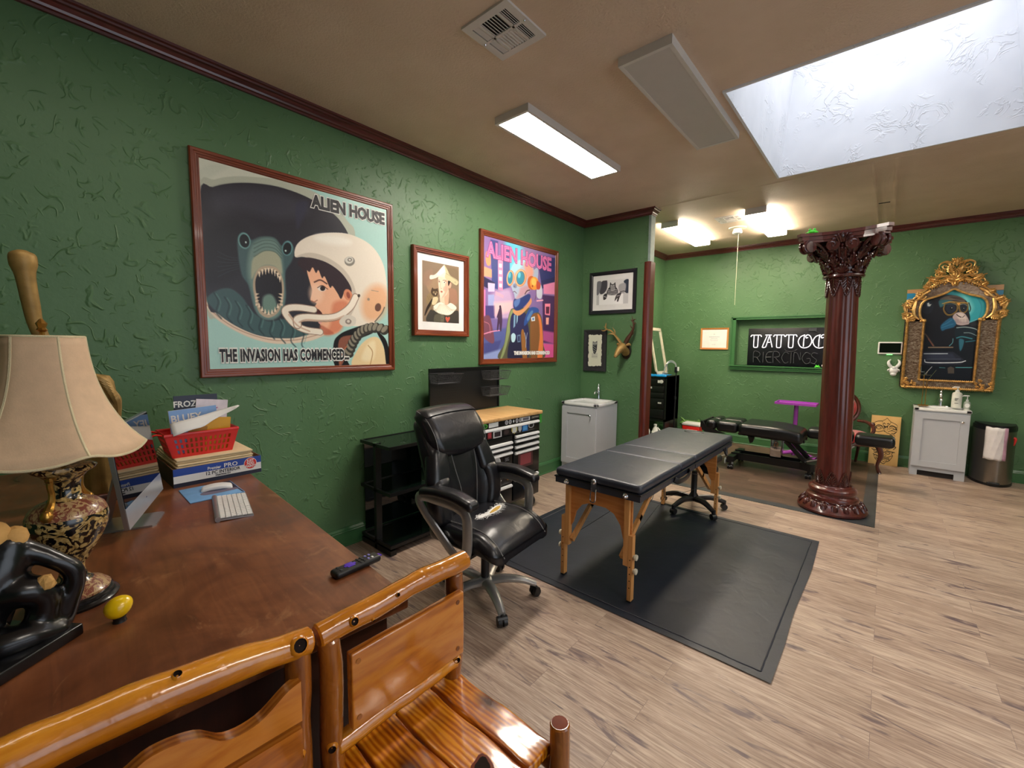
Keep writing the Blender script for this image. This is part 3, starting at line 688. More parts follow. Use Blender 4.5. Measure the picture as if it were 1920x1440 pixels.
  (1,'b3a282',0.8,3,4,'616,681 768,758 874,766'),
  (1,'8f7c5c',1,3,3,'287,752 387,837 515,855 655,869 779,842 904,757'),
  (0,'f3d2bb',1,3,0,'410,263 437,227 602,222 705,269 701,395 642,514 513,574 458,550 429,440'),
  (0,'d9a68c',0.8,22,0,'602,267 705,280 697,406 605,528 513,573 604,448'),
  (0,'e2a08c',0.7,20,0,'659,415 645,438 620,455 591,460 566,453 550,436 549,413 563,390 587,374 616,368 642,375 658,392'),
  (1,'b07a60',1,3,3,'483,301 471,392 493,423 515,410'),
  (0,'5c4038',1,2,0,'463,311 459,315 450,318 439,319 428,318 422,314 420,310 424,305 433,302 444,301 454,303 461,306'),
  (0,'f2ece4',1,2,0,'621,310 614,315 599,319 580,320 563,318 551,313 548,307 555,301 569,298 588,297 606,299 618,304'),
  (0,'4c3830',1,2,0,'601,306 599,311 593,315 584,317 576,317 570,314 568,309 570,303 576,299 584,297 592,298 599,301'),
  (1,'6c4838',1,3,4,'538,279 584,269 632,287'),
  (1,'6c4838',1,2,4,'416,285 456,281'),
  (0,'b8614e',1,3,0,'472,470 508,458 538,474 497,488'),
  (0,'e0aa90',1,3,0,'776,346 765,372 747,392 727,399 710,392 700,372 701,346 712,319 730,300 750,293 767,300 777,319'),
  (0,'2a2220',1,3,0,'686,271 753,276 745,299 697,361 681,317'),
  (0,'e9e2cc',1,2,0,'201,226 312,206 436,127 581,11 628,84 648,127 620,220 437,225 347,258 201,290'),
  (0,'c9bf98',1,2,0,'581,11 675,90 751,173 974,244 927,327 753,276 602,228 620,130'),
  (0,'f5f0de',1,14,0,'383,177 563,30 592,122 455,203'),
  (1,'8f8560',1,2,3,'620,147 752,185 969,250'),
  (0,'8f8560',1,2,0,'914,277 911,284 903,290 891,293 880,292 871,288 868,281 871,274 879,268 891,265 902,266 911,270'),
  (0,'d6cca6',1,2,0,'905,278 903,282 898,285 891,287 884,287 879,284 877,280 879,276 884,273 891,271 898,271 903,274'),
  (0,'8f7a58',1,3,0,'89,687 111,576 207,508 313,516 412,565 386,668 278,719 173,726'),
  (0,'d9c9a0',1,10,0,'260,598 385,572 403,621 332,699 243,705'),
  (0,'4a3a2c',1,3,0,'216,502 259,421 286,441 366,434 393,421 412,486 376,556 278,563'),
  (0,'b09a74',1,2,0,'320,499 317,508 308,515 295,519 283,517 274,512 270,503 274,494 283,487 295,483 308,485 317,490'),
  (0,'b09a74',1,2,0,'385,494 382,503 374,509 363,512 352,511 344,505 342,497 344,489 352,482 363,479 374,480 382,486'),
  (0,'1c1612',1,2,0,'309,500 308,504 304,507 299,508 293,508 290,505 288,502 290,498 293,494 299,493 304,494 308,496'),
  (0,'1c1612',1,2,0,'372,495 371,499 367,502 361,504 356,503 352,500 351,497 352,493 356,489 361,488 367,489 371,491'),
  (2,'d8c8a8',1,2,0,'317,516 358,513 340,548'),
  (0,'30261f',1,4,0,'43,899 94,775 172,682 260,598 225,700 138,805 77,886'),
  (1,'6a5430',1,3,6,'208,713 225,778 261,804'),
  (1,'6a5430',1,3,5,'261,715 279,770'),
  (1,'5c4a34',0.7,3,3,'120,575 141,590'),
  (1,'5c4a34',0.7,3,3,'137,598 158,613'),
  (1,'5c4a34',0.7,3,3,'155,621 176,636'),
  (1,'5c4a34',0.7,3,3,'172,571 193,586'),
  (1,'5c4a34',0.7,3,3,'190,594 211,609'),
  (1,'5c4a34',0.7,3,3,'207,617 228,632'),
  (1,'5c4a34',0.7,3,3,'225,567 246,582'),
 ],
 'ape': [
  (2,'0d1420',1,2,0,'-142,-133 1075,-59 1210,1065 -86,1141'),
  (2,'b58a5c',1,4,0,'-22,-40 1013,-20 1017,50 -6,39'),
  (2,'2a86b4',1,5,0,'-53,37 194,40 195,250 -54,243'),
  (2,'2a86b4',1,5,0,'790,54 1044,52 1047,272 798,266'),
  (0,'2fa6b8',1,12,0,'325,31 512,25 747,88 836,179 835,311 711,353 610,336 437,127'),
  (0,'7fd6d8',0.8,40,0,'530,41 632,75 726,197 686,270 621,127'),
  (1,'1f7f98',0.7,14,5,'748,102 807,200 794,302'),
  (0,'20788c',1,20,0,'310,61 395,42 468,91 368,117'),
  (0,'10131f',1,6,0,'175,328 187,156 244,104 355,78 466,72 569,95 657,150 682,233 701,338 618,412 576,488 534,573 360,574 229,423'),
  (0,'6d6258',1,14,0,'367,113 433,82 534,82 612,115 632,149 539,131 420,126'),
  (0,'2f6672',1,14,0,'360,124 437,119 506,137 441,157 401,186 375,186'),
  (0,'3c2f30',0.8,12,0,'468,91 569,99 622,134 538,120'),
  (0,'18202e',1,6,0,'309,193 296,228 269,250 235,254 202,238 180,207 176,169 189,134 216,113 251,109 283,125 304,156'),
  (0,'2c3c4c',1,14,0,'276,163 271,178 260,187 246,189 233,182 225,169 223,153 228,139 239,129 253,128 266,134 274,147'),
  (2,'e8eef0',1,3,0,'235,146 252,139 263,159 284,156 267,178 242,175'),
  (1,'c9a24a',1,3,6,'424,164 421,218 460,264 511,266 558,229 556,176 490,144 432,153 424,164'),
  (1,'c9a24a',1,3,6,'577,177 591,230 627,254 665,225 663,173 616,156 577,177'),
  (1,'3a2c18',1,3,3,'424,164 421,218 460,264 511,266 558,229 556,176 490,144 432,153 424,164'),
  (1,'3a2c18',1,3,3,'577,177 591,230 627,254 665,225 663,173 616,156 577,177'),
  (0,'1a2436',1,6,0,'541,206 537,229 521,246 497,252 471,245 452,227 442,203 447,180 463,163 487,158 512,165 532,182'),
  (0,'141c2a',1,6,0,'660,206 657,225 646,238 629,242 612,237 597,223 591,204 593,185 605,172 622,168 639,173 653,187'),
  (0,'07090e',1,2,0,'517,205 516,214 510,219 502,221 493,219 487,213 483,204 485,196 490,190 499,188 507,191 514,197'),
  (0,'07090e',1,2,0,'639,213 638,220 634,224 628,226 621,224 616,219 613,212 614,205 618,201 625,199 632,201 637,206'),
  (0,'e8e8e8',1,2,0,'508,200 508,202 507,204 505,204 502,204 501,202 500,200 500,198 502,197 504,197 506,197 508,199'),
  (0,'e8e8e8',1,2,0,'632,209 631,210 630,211 629,212 627,211 626,210 625,209 625,207 626,206 628,206 630,206 631,207'),
  (1,'c9a24a',1,3,3,'398,156 473,140 557,147 674,158'),
  (2,'e0a040',1,3,0,'546,154 591,155 574,183'),
  (1,'14181f',1,4,5,'674,158 696,211 691,240'),
  (1,'3f7f8c',0.7,6,3,'441,165 492,159 543,169'),
  (1,'9fc0c4',0.8,5,2,'585,170 626,168 661,187'),
  (0,'b9a7aa',1,6,0,'522,289 551,252 609,246 653,269 691,322 699,360 647,374 580,366 543,335'),
  (0,'d9cbc8',1,18,0,'561,267 610,253 654,284 676,337 610,336'),
  (1,'2a1f24',1,3,4,'561,267 588,286 610,294'),
  (1,'2a1f24',1,3,3,'623,297 642,282 645,277'),
  (1,'5f5058',0.7,4,2,'558,312 566,350'),
  (1,'5f5058',0.7,4,2,'573,313 581,351'),
  (1,'5f5058',0.7,4,2,'588,313 596,351'),
  (1,'5f5058',0.7,4,2,'603,313 611,351'),
  (1,'5f5058',0.7,4,2,'618,313 626,351'),
  (1,'5f5058',0.7,4,2,'633,314 641,352'),
  (1,'5f5058',0.7,4,2,'648,314 656,352'),
  (1,'5f5058',0.7,4,2,'663,314 671,352'),
  (1,'5f5058',0.7,4,2,'677,315 685,352'),
  (0,'1f5a80',1,12,0,'403,386 425,348 505,296 562,350 549,388 466,410 424,425'),
  (1,'4f9ac0',0.7,5,2,'419,371 468,349 516,319'),
  (1,'4f9ac0',0.7,5,2,'417,394 471,376 537,357'),
  (1,'1a0f14',1,3,4,'556,381 631,378 696,368'),
  (2,'24282f',1,4,0,'695,353 819,310 826,370 722,383'),
  (1,'8fb8c4',1,3,2,'694,345 772,317 810,303'),
  (0,'10202c',1,6,0,'566,396 666,390 782,414 827,459 809,511 679,519 577,503'),
  (1,'9fb4b8',1,4,4,'575,396 666,391 766,410 810,444'),
  (1,'8fa8b0',1,4,3,'655,446 721,449 806,485'),
  (1,'3f8898',1,6,5,'585,496 642,484 743,504'),
  (1,'2f7788',1,6,4,'681,534 778,522'),
  (0,'2f6a80',1,10,0,'612,511 663,519 654,595 631,619'),
  (0,'2c8098',1,6,0,'159,503 190,491 216,527 207,575 172,587'),
  (1,'5a4a40',1,8,7,'182,399 261,471 351,574'),
  (1,'8c4a40',1,6,3,'282,503 342,574'),
  (1,'6ab0c0',1,4,3,'548,503 547,542 517,575'),
  (2,'7a6a5c',1,2,0,'289,584 560,582 561,594 290,597'),
  (2,'232838',1,5,0,'194,635 565,631 700,718 654,758 197,769 171,680'),
  (2,'2c3246',1,8,0,'205,655 558,650 597,697 191,704'),
  (1,'b8c4d0',1,3,4,'251,655 507,651'),
  (1,'dfe6ee',1,3,4,'265,715 304,744 618,737 701,719'),
  (1,'5f6a80',1,3,2,'283,710 649,703'),
  (1,'6fb0bc',1,3,3,'162,786 231,784 236,841'),
  (1,'5fb0b8',1,3,3,'607,786 773,782'),
  (1,'5fa0a8',1,3,2,'434,791 495,793'),
  (2,'4a4440',1,4,0,'521,793 554,776 590,791 596,846 531,848'),
  (1,'d8dce0',1,2,2,'195,843 268,840'),
  (1,'d8dce0',1,2,2,'271,877 353,785'),
  (1,'c9c090',1,2,2,'294,872 312,831'),
 ],
 'demon': [
  (2,'dfb878',1,2,0,'-222,-61 1179,-129 1312,1064 -60,1176'),
  (0,'c9a060',0.35,120,0,'312,-43 668,-43 736,1025 324,1014'),
  (1,'1c1612',1,1.5,6,'113,235 111,155 227,118 375,105'),
  (1,'1c1612',1,1.5,5,'656,108 777,136 883,174 876,244'),
  (1,'1c1612',1,1.5,6,'114,298 193,213 342,205 441,279'),
  (1,'1c1612',1,1.5,5,'587,270 668,204 785,206 893,261 843,333'),
  (1,'1c1612',1,1.5,5,'378,132 403,95 475,73 530,40 594,76 656,108 647,152 591,182'),
  (1,'1c1612',1,1.5,6,'397,166 446,199 521,212 591,182'),
  (1,'1c1612',1,1.5,6,'136,234 236,193 372,203 453,260'),
  (1,'1c1612',1,1.5,6,'624,206 724,183 873,218'),
  (1,'1c1612',1,1.5,8,'93,254 199,257 166,232'),
  (1,'1c1612',1,1.5,8,'775,250 878,262 831,229'),
  (1,'1c1612',1,1.5,6,'448,216 485,276 475,321'),
  (1,'1c1612',1,1.5,5,'579,200 557,263 561,298'),
  (1,'1c1612',1,1.5,8,'411,157 454,145 486,166'),
  (1,'1c1612',1,1.5,8,'544,158 587,147 618,158'),
  (1,'1c1612',1,1.5,6,'197,240 285,226 364,257 261,276 200,266'),
  (1,'1c1612',1,1.5,5,'631,267 700,228 790,249 706,281'),
  (1,'1c1612',1,1.5,6,'132,323 269,333 444,305 535,326'),
  (1,'1c1612',1,1.5,5,'593,314 707,289 855,307 789,363'),
  (1,'1c1612',1,1.5,5,'659,380 745,366 835,386 799,449'),
  (1,'1c1612',1,1.5,5,'663,414 785,459 871,445'),
  (1,'1c1612',1,1.5,5,'686,483 804,493 807,518'),
  (1,'1c1612',1,1.5,5,'651,555 780,538 874,536 815,587'),
  (1,'1c1612',1,1.5,6,'152,597 291,632 483,627 685,596 812,562'),
  (1,'1c1612',1,1.5,6,'218,645 398,659 573,639 745,609'),
  (1,'1c1612',1,1.5,4,'113,591 137,660 180,701'),
  (1,'1c1612',1,1.5,6,'713,341 800,336 883,305'),
  (1,'1c1612',1,1.5,5,'537,339 656,354 794,406'),
  (1,'1c1612',1,1.5,8,'89,694 197,717 313,692 406,720 498,748 610,706 728,715 874,722'),
  (1,'1c1612',1,1.5,8,'748,635 832,612 905,616 824,665'),
  (1,'1c1612',1,1.5,8,'168,728 204,769 306,753'),
  (1,'1c1612',1,1.5,7,'831,720 777,755 810,787'),
  (1,'1c1612',1,1.5,7,'161,790 217,874 297,920 388,931'),
  (1,'1c1612',1,1.5,7,'825,794 774,850 721,897 623,930'),
  (1,'1c1612',1,1.5,7,'386,914 435,953 526,973 582,951 632,886'),
  (1,'1c1612',1,1.5,6,'231,746 302,723 379,740 307,762 231,746'),
  (1,'1c1612',1,1.5,6,'558,753 643,729 732,749 648,773 558,753'),
  (1,'1c1612',1,1.5,4,'463,699 488,662 528,694 495,723 463,699'),
  (1,'1c1612',1,1.5,5,'388,817 413,781 474,794 519,799 576,786 595,820 494,836 388,817'),
  (1,'1c1612',1,1.5,6,'243,846 345,829 452,856 598,846 712,820 796,796'),
  (1,'1c1612',1,1.5,6,'262,879 368,889 471,890 601,871 716,854'),
  (1,'1c1612',1,1.5,4,'316,836 337,882'),
  (1,'1c1612',1,1.5,4,'392,843 405,888'),
  (1,'1c1612',1,1.5,4,'467,855 471,890'),
  (1,'1c1612',1,1.5,3,'540,850 537,883'),
  (1,'1c1612',1,1.5,3,'612,843 608,871'),
  (1,'1c1612',1,1.5,3,'676,827 673,857'),
  (1,'1c1612',1,1.5,5,'148,800 254,810 273,843'),
  (1,'1c1612',1,1.5,5,'217,874 321,875 341,917'),
  (1,'1c1612',1,1.5,5,'660,876 719,880 680,917'),
  (1,'1c1612',1,1.5,5,'346,838 268,809 195,823'),
  (1,'1c1612',1,1.5,5,'488,906 521,938 576,908'),
  (1,'1c1612',1,1.5,6,'429,666 324,656 206,673'),
  (1,'1c1612',1,1.5,6,'547,667 635,669 749,644'),
  (0,'1c1612',0.9,3,0,'424,204 521,212 585,191 554,237 522,221 496,249'),
 ],
 'cat': [
  (2,'dcdcda',1,2,0,'-167,-230 1140,-162 1170,1254 -156,1173'),
  (0,'44444a',1,14,0,'112,104 316,-21 334,333 230,526 107,512'),
  (0,'77777c',1,16,0,'12,42 154,59 86,510 3,552'),
  (0,'2f3a48',1,12,0,'852,95 1001,64 1009,589 897,525 914,301'),
  (0,'a9a9aa',1,30,0,'715,227 913,201 878,600 717,479'),
  (2,'efefed',1,4,0,'73,601 846,586 851,1010 80,1008'),
  (2,'c4c4c2',1,6,0,'2,604 85,603 88,1009 0,1000'),
  (2,'c9c9c8',1,8,0,'846,586 1006,589 1004,1000 850,1000'),
  (0,'2a2a2c',1,3,0,'336,564 354,386 415,282 427,142 444,94 483,174 556,158 587,102 604,214 616,306 676,424 669,586 516,636'),
  (0,'8c8c8a',1,8,0,'443,245 556,233 596,415 475,451'),
  (1,'d8d8d6',1,2,8,'362,387 516,436 660,407'),
  (1,'d8d8d6',1,2,8,'362,448 516,497 661,468'),
  (1,'d8d8d6',1,2,8,'361,510 516,558 661,529'),
  (1,'d8d8d6',1,2,8,'361,561 516,610 661,580'),
  (0,'e8e8e6',1,2,0,'499,226 496,238 487,247 475,249 463,244 454,233 451,221 455,208 463,200 475,198 487,203 496,213'),
  (0,'e8e8e6',1,2,0,'580,226 576,238 568,246 556,248 544,243 535,233 532,220 535,208 544,200 556,198 568,203 576,213'),
  (0,'151515',1,2,0,'491,225 490,235 485,242 479,244 473,241 469,233 467,222 469,213 473,206 479,204 485,207 490,215'),
  (0,'151515',1,2,0,'568,224 566,234 562,241 556,243 550,240 545,232 544,222 545,212 550,205 556,203 562,206 566,214'),
  (0,'3c3c3e',1,3,0,'221,628 279,542 345,565 323,744 236,797'),
  (1,'dcdcda',1,2,9,'246,657 319,691'),
  (0,'3c3c3e',1,3,0,'629,648 737,543 790,564 739,738 699,900 659,885 670,756 589,878'),
  (1,'dcdcda',1,2,8,'658,677 738,661'),
  (1,'2c2c2e',1,3,13,'757,509 869,497 937,555'),
 ],
 'owl': [
  (2,'d8d8c4',1,2,0,'-230,-89 1261,-76 1227,1107 -224,1097'),
  (2,'bcbcae',0.8,10,0,'228,603 755,611 739,762 227,753'),
  (0,'34363a',1,4,0,'313,167 378,197 516,198 600,189 684,167 690,344 665,496 571,609 465,641 356,568 297,434 299,263'),
  (0,'8a8c8a',0.8,10,0,'345,215 646,209 635,305 358,321'),
  (0,'d8d8c4',1,2,0,'460,255 453,268 432,278 404,281 377,277 357,267 349,254 357,240 377,231 405,228 433,232 453,242'),
  (0,'d8d8c4',1,2,0,'636,251 628,265 608,274 580,278 552,274 532,264 525,250 533,237 553,227 581,224 609,228 629,238'),
  (0,'1a1a1c',1,2,0,'432,255 429,261 418,266 405,268 391,266 381,261 377,254 381,247 391,243 405,241 419,243 429,248'),
  (0,'1a1a1c',1,2,0,'608,251 604,258 594,263 580,264 566,262 556,257 553,250 557,244 567,239 581,237 595,239 605,244'),
  (1,'b4b6b0',0.8,3,10,'330,359 413,379'),
  (1,'b4b6b0',0.8,3,10,'431,388 514,409'),
  (1,'b4b6b0',0.8,3,10,'532,418 615,439'),
  (1,'b4b6b0',0.8,3,10,'329,444 412,464'),
  (1,'b4b6b0',0.8,3,10,'430,474 513,494'),
  (1,'b4b6b0',0.8,3,10,'531,504 614,524'),
  (1,'b4b6b0',0.8,3,10,'329,529 411,549'),
  (1,'b4b6b0',0.8,3,10,'429,559 512,579'),
  (1,'8a8a80',1,2,7,'227,744 739,747'),
  (1,'8a8a80',0.5,2,7,'250,782 729,790'),
 ],
}

def paint(cmds, nx, ny, seed=0):
    U, V = np.meshgrid(np.linspace(0, 1000, nx), np.linspace(0, 1000, ny)); img = np.zeros((ny, nx, 3)); img[:] = .5
    for k, col, al, soft, w, pts in cmds:
        P = [tuple(map(float, p.split(','))) for p in pts.split()]
        if k != 2 and len(P) > 2: P = [tuple(q) for q in catmull(P, 5, k == 0)]
        P = np.array(P); soft = max(soft, 1000/nx*.7)*1.0; pad = soft+w+2
        x0, x1 = P[:, 0].min()-pad, P[:, 0].max()+pad; y0, y1 = P[:, 1].min()-pad, P[:, 1].max()+pad
        i0 = max(0, int(x0/1000*(nx-1))); i1 = min(nx, int(x1/1000*(nx-1))+2); j0 = max(0, int(y0/1000*(ny-1))); j1 = min(ny, int(y1/1000*(ny-1))+2)
        if i0 >= i1 or j0 >= j1: continue
        u = U[j0:j1, i0:i1]; v = V[j0:j1, i0:i1]; d = np.full(u.shape, 1e9); ins = np.zeros(u.shape, bool); n = len(P)
        for a in range(n if k != 1 else n-1):
            ax, ay = P[a]; bx, by = P[(a+1) % n]; ex, ey = bx-ax, by-ay; L = ex*ex+ey*ey+1e-9
            t = np.clip(((u-ax)*ex+(v-ay)*ey)/L, 0, 1); d = np.minimum(d, (u-ax-t*ex)**2+(v-ay-t*ey)**2)
            if k != 1:
                c = ((ay > v) != (by > v)) & (u < (bx-ax)*(v-ay)/((by-ay) if abs(by-ay) > 1e-9 else 1e-9)+ax); ins ^= c
        d = np.sqrt(d)
        cov = np.clip((w-d)/soft+.5, 0, 1) if k == 1 else np.clip(np.where(ins, d, -d)/soft+.5, 0, 1)
        cov = (cov*al)[..., None]; img[j0:j1, i0:i1] = img[j0:j1, i0:i1]*(1-cov)+np.array([int(col[i:i+2], 16)/255 for i in (0, 2, 4)])*cov
    img = np.clip(img+(np.random.RandomState(seed).rand(ny, nx, 1)-.5)*.02, 0, 1)
    return np.where(img <= .04045, img/12.92, ((img+.055)/1.055)**2.4)
def art_plane(name, key, w, h, parent, loc, n=300, rot=(0, 0, 0), warp=None, seed=1, flat=False):
    nx = n; ny = max(8, int(n*h/w)); img = paint(ART[key], nx, ny, seed)
    xs = np.linspace(-w/2, w/2, nx); zs = np.linspace(h/2, -h/2, ny); X, Z = np.meshgrid(xs, zs)
    Y = warp(X, Z) if warp is not None else X*0
    co = np.stack([X, Y, Z], -1).reshape(-1, 3); idx = np.arange(nx*ny).reshape(ny, nx)
    q = np.stack([idx[:-1, :-1], idx[1:, :-1], idx[1:, 1:], idx[:-1, 1:]], -1).reshape(-1, 4)
    me = bpy.data.meshes.new(name); me.vertices.add(len(co)); me.vertices.foreach_set('co', co.ravel()); me.loops.add(q.size); me.loops.foreach_set('vertex_index', q.ravel())
    me.polygons.add(len(q)); me.polygons.foreach_set('loop_start', np.arange(0, q.size, 4)); me.update(calc_edges=True)
    a = me.attributes.new('Col', 'FLOAT_COLOR', 'POINT'); a.data.foreach_set('color', np.concatenate([img.reshape(-1, 3), np.ones((nx*ny, 1))], 1).ravel().astype(np.float32))
    me.materials.append(M_ART); me.polygons.foreach_set('use_smooth', [True]*len(q))
    o = bpy.data.objects.new(name, me); o.location = loc; o.rotation_euler = rot; COL.objects.link(o); o.parent = parent; return o
# ------------------------------------------------------------------ the room
XR, YF = 6.6, -2.6              # right wall and the wall behind the camera
struct(MB().box(0, XR, YF, D, -.1, 0).build('floor', M_FLOOR, smooth=0))
struct(MB().box(.0, 3.13, 5.02, D, 0, .002).build('floor_alcove', M_FLOOR2, smooth=0))
SX0, SX1, SY0, SY1 = 2.27, 3.81, 3.10, 4.92
m = MB()
m.box(-.1, SX0, YF, D+.2, H, H+.1); m.box(SX1, XR, YF, D+.2, H, H+.1); m.box(SX0, SX1, YF, SY0, H, H+.1); m.box(SX0, SX1, SY1, D+.2, H, H+.1)
m.prism([(0.95, 5.09), (4.6, 5.06), (4.6, 5.075), (.95, 5.105)], 'z', H-.002, H)
m.build('ceiling', M_CEIL, smooth=0)['kind'] = 'structure'
m = MB(); tz = H+1.1; a = [(SX0, SY0), (SX1, SY0), (SX1, SY1), (SX0, SY1)]; b = [(SX0+.09, SY0), (SX1-.14, SY0), (SX1-.14, SY1-.05), (SX0+.09, SY1-.05)]
vs = [(*p, H-.012) for p in a]+[(*p, tz) for p in b]; m.add(vs, [(0, 1, 5, 4)[::-1], (1, 2, 6, 5)[::-1], (2, 3, 7, 6)[::-1], (3, 0, 4, 7)[::-1]])
for (x0, x1, y0, y1) in ((SX0-.018, SX0, SY0-.018, SY1+.018), (SX1, SX1+.018, SY0-.018, SY1+.018), (SX0, SX1, SY0-.018, SY0), (SX0, SX1, SY1, SY1+.018)): m.box(x0, x1, y0, y1, H-.012, H+.02)
struct(m.build('ceiling_skylight_shaft', M_SHAFT, smooth=0))
struct(MB().box(SX0, SX1, SY0, SY1, tz, tz+.02).build('window_1', M_SKYPANE, smooth=0))
struct(MB().box(-.12, 0, YF, D+.2, 0, H).build('wall_left', M_WALL, smooth=0))
NX0, NX1, NZ0, NZ1, ND = 1.245, 2.55, 1.315, 2.058, .12
m = MB(); m.box(0, NX0, D, D+.2, 0, H); m.box(NX1, XR, D, D+.2, 0, H); m.box(NX0, NX1, D, D+.2, 0, NZ0); m.box(NX0, NX1, D, D+.2, NZ1, H); m.box(NX0, NX1, D+ND, D+.2, NZ0, NZ1)
struct(m.build('wall_back', M_WALL, smooth=0))
struct(MB().box(0, .925, PW, PW+.105, 0, H).build('wall_partition', M_WALL, smooth=0))
M_WALLP = plain('cream_wall_paint', 'b8ac98', .7)
m = MB(); m.box(XR, XR+.1, YF, D, 0, .35); m.box(XR, XR+.1, YF, D, 3.0, H); m.box(XR, XR+.1, YF, -.4, .35, 3.0); m.box(XR, XR+.1, 3.6, D, .35, 3.0)
struct(m.build('wall_right', M_WALL, smooth=0)); struct(MB().box(-.1, XR, YF-.1, YF, 0, H).build('wall_front', M_WALL, smooth=0))
# crown mouldings and baseboards
def strip(name, prof, line, mat, flip=1):
    """prof: (out, z) points swept along the wall foot line; out measured to the left of the direction of travel (flip=-1: right)."""
    m = MB(); n = len(prof); vs = []; fs = []; L = [Vector((*p, 0)) for p in line]
    for i, p in enumerate(L):
        a = (L[i]-L[i-1]).normalized() if i else None; b = (L[i+1]-L[i]).normalized() if i < len(L)-1 else None
        d = ((a or b)+(b or a)).normalized(); nn = Vector((-d.y, d.x, 0))*flip; k = 1/max(.3, nn.dot(Vector((-(a or b).y, (a or b).x, 0))*flip))
        for o, z in prof: vs.append(p+nn*o*k+Vector((0, 0, z)))
    for i in range(len(L)-1):
        for k in range(n): fs.append((i*n+k, i*n+(k+1) % n, (i+1)*n+(k+1) % n, (i+1)*n+k))
    fs += [tuple(range(n)), tuple((len(L)-1)*n+k for k in range(n-1, -1, -1))]
    m.add(vs, fs); return struct(m.build(name, mat, smooth=0))
CR = [(0, H-.072), (.018, H-.072), (.02, H-.06), (.03, H-.056), (.034, H-.045), (.05, H-.03), (.062, H-.026), (.064, H-.016), (.078, H-.012), (.08, H), (0, H)]
BBP = [(0, 0), (.022, 0), (.022, .012), (.016, .018), (.016, .112), (.02, .118), (.016, .126), (.016, .134), (.008, .15), (0, .152)]
strip('trim_1', CR, [(0, YF), (0, PW)], M_CROWNY, -1)
strip('trim_2', CR, [(0, PW), (.925, PW), (.925, PW+.105)], M_CROWN, -1)
strip('trim_3', CR, [(0, PW+.105), (0, D)], M_CROWNY, -1)
strip('trim_4', CR, [(0, D), (XR, D)], M_CROWN, -1)
strip('baseboard_left', BBP, [(0, YF), (0, PW), (.87, PW)], M_GREENTRIM, -1)
strip('baseboard_alcove', BBP, [(0, PW+.105), (0, D)], M_GREENTRIM, -1)
strip('baseboard_back', BBP, [(0, D), (XR, D)], M_GREENTRIM, -1)
m = MB(); m.prism([(.868, PW), (.868, PW-.012), (.90, PW-.03), (.93, PW-.03), (.95, PW-.012), (.95, PW+.115), (.925, PW+.115), (.925, PW)], 'z', 0, 2.625)
struct(m.build('trim_5', M_TRIMRED, smooth=0))
m = MB(); m.box(.905, .935, PW-.008, PW+.108, 2.625, H-.072)
m.shift(lambda p: p+Vector((.004*mnoise.noise(p*9), .004*mnoise.noise(p*13), 0))); struct(m.build('trim_6', M_UNFIN, smooth=0))
# niche frame and sill
m = MB(); m.box(NX0-.055, NX0, D-.02, D, NZ0, NZ1+.045); m.box(NX0-.055, NX1, D-.02, D, NZ1, NZ1+.045); m.box(NX0-.07, NX1, D-.03, D, NZ1+.028, NZ1+.045); m.box(NX0-.07, NX0-.05, D-.03, D, NZ0, NZ1+.045)
m.box(NX0-.075, NX1, D-.06, D+ND, NZ0-.02, NZ0); m.box(NX0-.05, NX1, D-.035, D, NZ0-.075, NZ0-.02); m.box(NX0-.055, NX1, D-.045, D, NZ0-.05, NZ0-.035)
struct(m.build('trim_7', M_GREENTRIM, smooth=0))
# taped seams, hole in the alcove ceiling
m = MB()
for xa, xb in ((2.962, 2.953), (3.112, 3.12)):
    m.box(min(xa, xb)-.006, max(xa, xb)+.006, 5.1, 7.8, H-.003, H)
struct(m.build('trim_8', M_CEIL, smooth=0))
struct(MB().rbox((3.03, 6.52, H-.001), (.10, .028, .006), .01, 2).build('ceiling_hole', M_GREYSHADOW), 'dark slot in the ceiling')  # flat dark plate painted as the shade inside the slot
# floor tape
tag(MB().box(.965, 3.18, 4.97, 5.085, 0, .004).build('floor_tape', M_TAPE, smooth=0), 'long dark grey floor tape running under the carved column', 'tape', 'floor tape')
tag(MB().box(3.075, 3.18, 5.085, 7.66, 0, .004).build('floor_tape', M_TAPE, smooth=0), 'dark grey floor tape running back to the board with a mask drawing', 'tape', 'floor tape')
# ------------------------------------------------------------------ ceiling fixtures
def panel(label, x0, x1, y0, y1, mat, th=.05):
    t = thing('ceiling_light', label, 'light', ((x0+x1)/2, (y0+y1)/2, H), 0, 'flat ceiling light panels'); w, l = (x1-x0)/2, (y1-y0)/2
    m = MB(); b = .022
    m.box(-w, w, -l, -l+b, -th, 0); m.box(-w, w, l-b, l, -th, 0); m.box(-w, -w+b, -l+b, l-b, -th, 0); m.box(w-b, w, -l+b, l-b, -th, 0); m.box(-w+b, w-b, -l+b, l-b, -.012, 0)
    if th > .06:      # wrap-around fitting: glowing body between two end caps
        m = MB(); m.box(-w, w, -l, -l+b, -th, 0); m.box(-w, w, l-b, l, -th, 0); m.box(-w+.02, w-.02, -l+b, l-b, -.012, 0)
        m.build('end_caps', M_FIXTURE, t, smooth=0); MB().rbox((0, 0, -.013-(th-.012)/2), (2*w, 2*(l-b), th-.014), .012, 3).build('diffuser', mat, t); return t
    m.build('frame', M_FIXTURE, t, smooth=0); MB().box(-w+b, w-b, -l+b, l-b, -th+.002, -th+.008).build('diffuser', mat, t, smooth=0); return t
panel('lit white ceiling panel above the massage table', .905, 1.215, 2.385, 3.73, M_PANEL)
panel('unlit grey ceiling panel beside the skylight', 1.89, 2.20, 2.365, 3.73, M_PANELOFF)
panel('lit ceiling panel over the alcove, nearer the partition wall', .78, 1.0, 5.75, 7.12, M_PANELALC, .07)
panel('lit ceiling panel over the alcove, nearer the column', 1.775, 2.0, 5.80, 7.16, M_PANELALC, .07)
